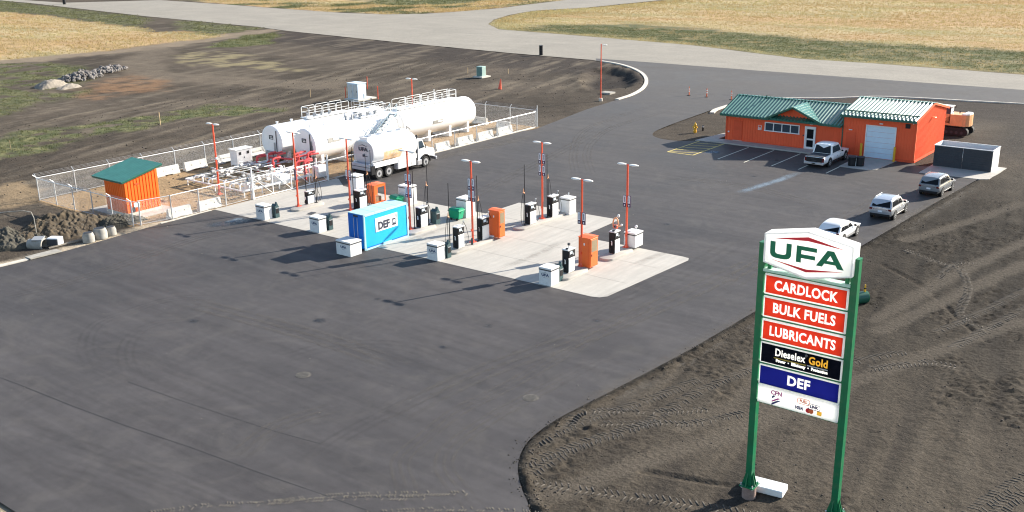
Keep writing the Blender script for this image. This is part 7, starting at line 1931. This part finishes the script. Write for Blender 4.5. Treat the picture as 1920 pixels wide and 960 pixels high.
        if kind == 'suv':
            for s in (-1, 1):
                mm = MB(); mm.tube([(s * hw * .70, .55, H + .0), (s * hw * .70, .65, H + .06), (s * hw * .72, L * .48, H + .06), (s * hw * .72, L * .50, H)], .022, 6); mm.build('roof_rail', M_['white'] if paint == 'silver' else M_['dkgrey'], t)
    return t
G_ = 'cars parked in line along the asphalt edge'
make_car((47.02, 28.95, 0), 'silver sport utility car with a pale plate, middle of the three cars in line', 'silver', 1.88, 4.45, 1.70, 'suv', G_, 0.0, .36, 1.08)
make_car((47.82, 38.75, 0), 'darker grey sport utility car nearest the bin enclosure', 'darksilver', 1.86, 4.6, 1.74, 'suv', G_, -.03, .37, 1.10)
make_car((46.2, 20.1, 0), 'white car with pale sunroof partly hidden behind the sign head', 'carwhite', 1.86, 4.6, 1.48, 'suv2', G_, 0.0, .36, 0.98)
make_car((35.38, 43.85, 0), 'white crew cab pickup with black tailgate parked facing the office', 'carwhite', 2.16, 6.7, 2.05, 'pickup', None, 0.0, .44)

# ------------------------------------------------------------------ tanker truck
def tanker():
    t = thing('tanker_truck', 'white fuel tanker truck with grey shaded rear and tandem axle parked by the tanks', 'tanker truck', (1.92, 15.45, 0), -.012)
    n = 36; zc = 2.46; rx, rz = 1.28, 1.12
    def ringp(y, f=1.0):
        out = []
        for k in range(n):
            a = 2 * math.pi * k / n; c, s = math.cos(a), math.sin(a)
            out.append((rx * f * math.copysign(abs(c) ** .74, c), y, zc + rz * f * math.copysign(abs(s) ** .74, s)))
        return out
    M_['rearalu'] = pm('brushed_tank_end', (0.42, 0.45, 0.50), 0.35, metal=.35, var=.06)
    m = MB(); m.loft([ringp(.35, .3), ringp(.27, .8), ringp(.30, .97), ringp(.40, 1.0), ringp(6.15, 1.0), ringp(6.28, .96)]); m.build('tank', M_['tankwhite'], t, smooth=30)
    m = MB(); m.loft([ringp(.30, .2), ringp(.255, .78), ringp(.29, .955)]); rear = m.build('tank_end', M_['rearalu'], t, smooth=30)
    o = text('UFA', .46, M_['ink'], (0.02, .235, zc + .30), FACE_FRONT, rear, bold=.02, wide=1.3)
    m = MB(); m.prism([(-.55, zc + .60), (0, zc + .76), (.55, zc + .60), (0, zc + .68)], 'y', .23, .262); m.build('emblem_chevron', M_['ink'], rear)
    m = MB()
    m.box((.05, .24, zc - .28), (.22, .03, .22)); m.build('placard', M_['ink'], rear); m = MB(); m.box((.42, .24, zc - .32), (.26, .03, .05)); m.build('label_strip', M_['ink'], rear)
    # top rail, catwalk and manholes
    m = MB(); m.prism([(-.52, zc + rz - .10), (.52, zc + rz - .10), (.46, zc + rz + .26), (-.46, zc + rz + .26)], 'y', .40, 6.0); m.build('top_box', M_['tankwhite'], t)
    m = MB()
    for y in (.40,): m.tube([(-.5, y, zc + rz + .2), (-.5, y, zc + rz + .34), (.5, y, zc + rz + .34), (.5, y, zc + rz + .2)], .03, 6)
    m.build('top_rail', M_['steel'], t)
    for y in (1.2, 2.6, 4.0, 5.2):
        m = MB(); m.cyl((0, y, zc + rz + .26), (0, y, zc + rz + .36), .26, n=14); m.build('hatch', M_['steel'], t)
    # landscape picture on the tank side
    M_['picture'] = pm('printed_landscape', (0.78, 0.50, 0.26), .45, var=.4, scale=1.6, grime=.9, grime_col=(.62, .62, .62))
    m = MB(); ys = (1.7, 4.1); rings = []
    for y in ys:
        rings.append([(rx * 1.006 * abs(math.cos(a)) ** .74, y, zc + rz * 1.006 * math.copysign(abs(math.sin(a)) ** .74, math.sin(a))) for a in (R(-46), R(-36), R(-27), R(-18), R(-9), R(0))])
    m.loft(rings, cap=False, closed=False); m.build('side_picture', M_['picture'], t, smooth=60)
    # skirts, boxes, chassis
    m = MB()
    for s in (-1, 1):
        m.box((s * 1.16, 3.2, 1.34), (.20, 5.9, .46), bev=.02)
    m.build('side_skirt', M_['tankwhite'], t)
    for s in (-1, 1):
        m = MB(); m.box((s * 1.02, 4.75, .98), (.52, 2.55, 1.02), bev=.03); b = m.build('side_cabinet', M_['tankwhite'], t)
        for k in range(3):
            q = MB(); q.box((s * 1.285, 3.95 + k * .82, .98), (.02, .74, .86), bev=.006); q.build('cabinet_door', M_['white'], b)
        m = MB(); m.box((s * 1.12, .16, .95), (.34, .5, .80)); m.build('mudguard', M_['black'], t)
    m = MB(); m.box((0, 4.6, .82), (.9, 8.6, .30)); m.build('chassis', M_['black'], t)
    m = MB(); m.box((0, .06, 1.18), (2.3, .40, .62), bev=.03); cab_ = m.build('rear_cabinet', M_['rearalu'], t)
    m = MB(); m.box((0, -.15, 1.2), (2.2, .03, .04)); m.build('cabinet_trim', M_['dkgrey'], cab_)
    m = MB(); m.box((0, .05, .66), (2.4, .16, .18)); m.build('rear_bumper', M_['black'], t)
    for s in (-1, 1):
        m = MB(); m.box((s * .95, -.04, .70), (.26, .05, .11)); m.build('tail_lamp', M_['taillight'], t)
        m = MB(); m.cyl((s * 1.16, -.06, .70), (s * 1.16, -.04, 2.9), .03, n=6); m.build('ladder_rail', M_['dkgrey'], t)
        for y in (.92, 2.22): car_wheel(t, s * 1.02, y, .54, .52, True)
        car_wheel(t, s * 1.08, 7.45, .54, .34, True)
        # front wing
        m = MB(); pts = []
        for k in range(11):
            a = math.pi * (1.02 - k / 10 * 1.04); pts.append((7.45 + .72 * math.cos(a), .56 + .72 * math.sin(a)))
        for k in range(10):
            a = math.pi * (-.02 + k / 9 * 1.04); pts.append((7.45 + .62 * math.cos(a), .56 + .62 * math.sin(a)))
        m.prism(pts, 'x', s * .86, s * 1.27); m.build('wing', M_['black'], t)
        m = MB(); m.box((s * 1.06, 6.55, .62), (.46, .62, .50), bev=.04); m.build('fuel_tank', M_['alu'], t)
        m = MB(); m.bar((s * 1.18, 7.1, 2.05), (s * 1.42, 7.2, 2.05), .04); m.box((s * 1.46, 7.2, 2.10), (.10, .06, .42), bev=.02); m.build('mirror', M_['black'], t)
    # cab and bonnet
    m = MB()
    prof = [(6.42, .72), (7.0, .72), (7.15, 1.2), (8.95, .86), (9.12, .80), (9.14, 1.35), (9.0, 1.62), (7.95, 1.86), (7.55, 1.90), (7.22, 2.72), (6.98, 2.86), (6.42, 2.86)]
    secs = []
    bm = m.bm
    for x, inset in ((-1.14, .10), (-1.05, .0), (1.05, .0), (1.14, .10)):
        secs.append([(x * (.80 if y > 7.7 else 1.0), y, z - (inset if z > 2.4 else 0)) for y, z in prof])
    m.loft(secs); cabo = m.build('cab', M_['tankwhite'], t, smooth=25)
    m = MB(); A = [(-.98, 7.56, 1.96), (.98, 7.56, 1.96), (.92, 7.26, 2.66), (-.92, 7.26, 2.66)]; m.loft([A, [(p[0], p[1] + .04, p[2] + .015) for p in A]]); m.build('windscreen', M_['glass'], cabo)
    for s in (-1, 1):
        m = MB(); m.prism([(6.62, 1.90), (7.42, 1.94), (7.14, 2.62), (6.62, 2.64)], 'x', s * 1.13, s * 1.155); m.build('side_window', M_['glassblue'], cabo)
        m = MB(); m.box((s * .80, 9.0, 1.28), (.28, .16, .2), bev=.04); m.build('headlight', M_['headlight'], t)
        m = MB(); m.cyl((s * 1.12, 6.36, .8), (s * 1.12, 6.36, 3.3), .085, n=12); m.build('exhaust_stack', M_['alu'] if s < 0 else M_['dkgrey'], t, smooth=40)
    m = MB(); m.box((0, 9.13, 1.10), (1.1, .06, .60), bev=.02); m.build('grille', M_['dkgrey'], t)
    m = MB(); m.box((0, 9.16, .62), (2.3, .22, .32), bev=.04); m.build('front_bumper', M_['alu'], t)
    m = MB(); m.tube([(0, 6.3, zc + rz + .2), (.2, 6.1, zc + rz + .48), (.5, 6.25, zc + rz + .2)], .04, 6); m.build('air_horn', M_['dkgrey'], t)
    t.scale = (1.10, 1.0, 1.04)
    return t
tanker()

# ------------------------------------------------------------------ excavator behind the garage
def excavator():
    t = thing('excavator', 'small orange excavator with white cab roof parked behind the garage', 'excavator', (41.45, 69.4, 0), -.06)
    for s in (-1, 1):
        x = s * 1.05; n = 20
        m = MB(); pts = [(-1.35 + .40 * math.cos(a), .42 + .40 * math.sin(a)) for a in np.linspace(math.pi / 2, math.pi * 1.5, 9)] + [(1.35 + .40 * math.cos(a), .42 + .40 * math.sin(a)) for a in np.linspace(-math.pi / 2, math.pi / 2, 9)]
        m.prism(pts, 'y', s * .95 - .24, s * .95 + .24); tr = m.build('track', M_['rubber'], t)
        for k in range(5):
            m = MB(); m.cyl((-1.1 + .55 * k, s * .95 - .26, .34), (-1.1 + .55 * k, s * .95 + .26, .34), .16, n=12); m.build('roller', M_['dkgrey'], tr)
        for k in range(14):
            m = MB(); m.box((-1.5 + k * .23, s * .95, .84), (.12, .50, .05)); m.build('track_shoe', M_['black'], tr)
    m = MB(); m.cyl((0, 0, .75), (0, 0, .98), .75, n=20); m.box((0, 0, .62), (1.7, 1.5, .3)); m.build('turntable', M_['dkgrey'], t)
    # house: engine bay with rounded counterweight at +x end
    pts = [(-1.25, -1.0), (.9, -1.0), (1.35, -.92), (1.62, -.62), (1.70, 0), (1.62, .62), (1.35, .92), (.9, 1.0), (-1.25, 1.0)]
    m = MB(); m.prism(pts, 'z', .98, 2.15); m.build('engine_cover', M_['peach'], t)
    m = MB(); m.prism([(x * .99, y * .99) for x, y in pts if x > -.5] + [(-.3, .98), (-.3, -.98)][0:0], 'z', 2.152, 2.28); m.build('cover_lid', M_['white'], t)
    for x in (.1, .75):
        m = MB(); m.box((x, -1.01, 1.55), (.58, .03, .92), bev=.01); m.build('side_door', M_['peach'], t)
    m = MB(); m.prism([(-1.75, -.99), (-.35, -.99), (-.35, .05), (-1.75, .05)], 'z', 1.05, 1.20); m.build('cab_floor', M_['black'], t)
    m = MB()
    for x, y in ((-1.70, -.97), (-.40, -.97), (-1.70, .03), (-.40, .03), (-1.05, -.97)): m.bar((x, y, 1.15), (x, y, 2.85), .08)
    cb = m.build('cab_frame', M_['black'], t)
    m = MB(); m.prism([(-1.75, 1.2), (-.36, 1.2), (-.36, 1.95), (-.8, 1.72), (-1.75, 1.55)], 'y', -1.0, -.94); m.build('cab_door', M_['black'], cb)
    m = MB(); m.box((-1.05, -.47, 2.90), (1.5, 1.16, .12), bev=.04); m.build('cab_roof', M_['white'], t)
    for q in ([(-1.66, -.965, 1.6), (-1.10, -.965, 1.7), (-1.10, -.965, 2.8), (-1.66, -.965, 2.8)], [(-1.0, -.965, 1.7), (-.45, -.965, 1.95), (-.45, -.965, 2.8), (-1.0, -.965, 2.8)]):
        m = MB(); m.loft([q, [(p[0], p[1] + .02, p[2]) for p in q]]); m.build('cab_window', M_['glassblue'], cb)
    m = MB(); m.box((-.37, -.47, 2.3), (.03, .85, .9)); m.build('rear_window', M_['doorblue'], cb)
    m = MB(); m.box((-1.0, -.45, 1.65), (.5, .5, .7), bev=.08); m.build('seat', M_['grey'], cb)
    # boom folded out towards -x, mostly behind the garage
    m = MB(); m.bar((-1.2, .45, 1.3), (-3.2, .45, 2.0), .34, .42); m.bar((-3.2, .45, 2.0), (-4.6, .45, 1.5), .30, .36); m.build('boom', M_['peach'], t)
    m = MB(); m.prism([(-4.9, 1.7), (-4.3, 1.7), (-4.2, .9), (-4.5, .5), (-5.1, .9)], 'y', .0, .9); m.build('bucket', M_['dkgrey'], t)
    m = MB(); m.tube([(.55, -.7, 2.28), (.55, -.7, 2.55)], .06, 8); m.bar((-.2, -.95, 2.2), (.15, -.95, 3.0), .04); m.box((.17, -.95, 3.0), (.06, .2, .25)); m.build('exhaust', M_['black'], t)
    t.scale = (1.0, 1.0, 1.08)
excavator()
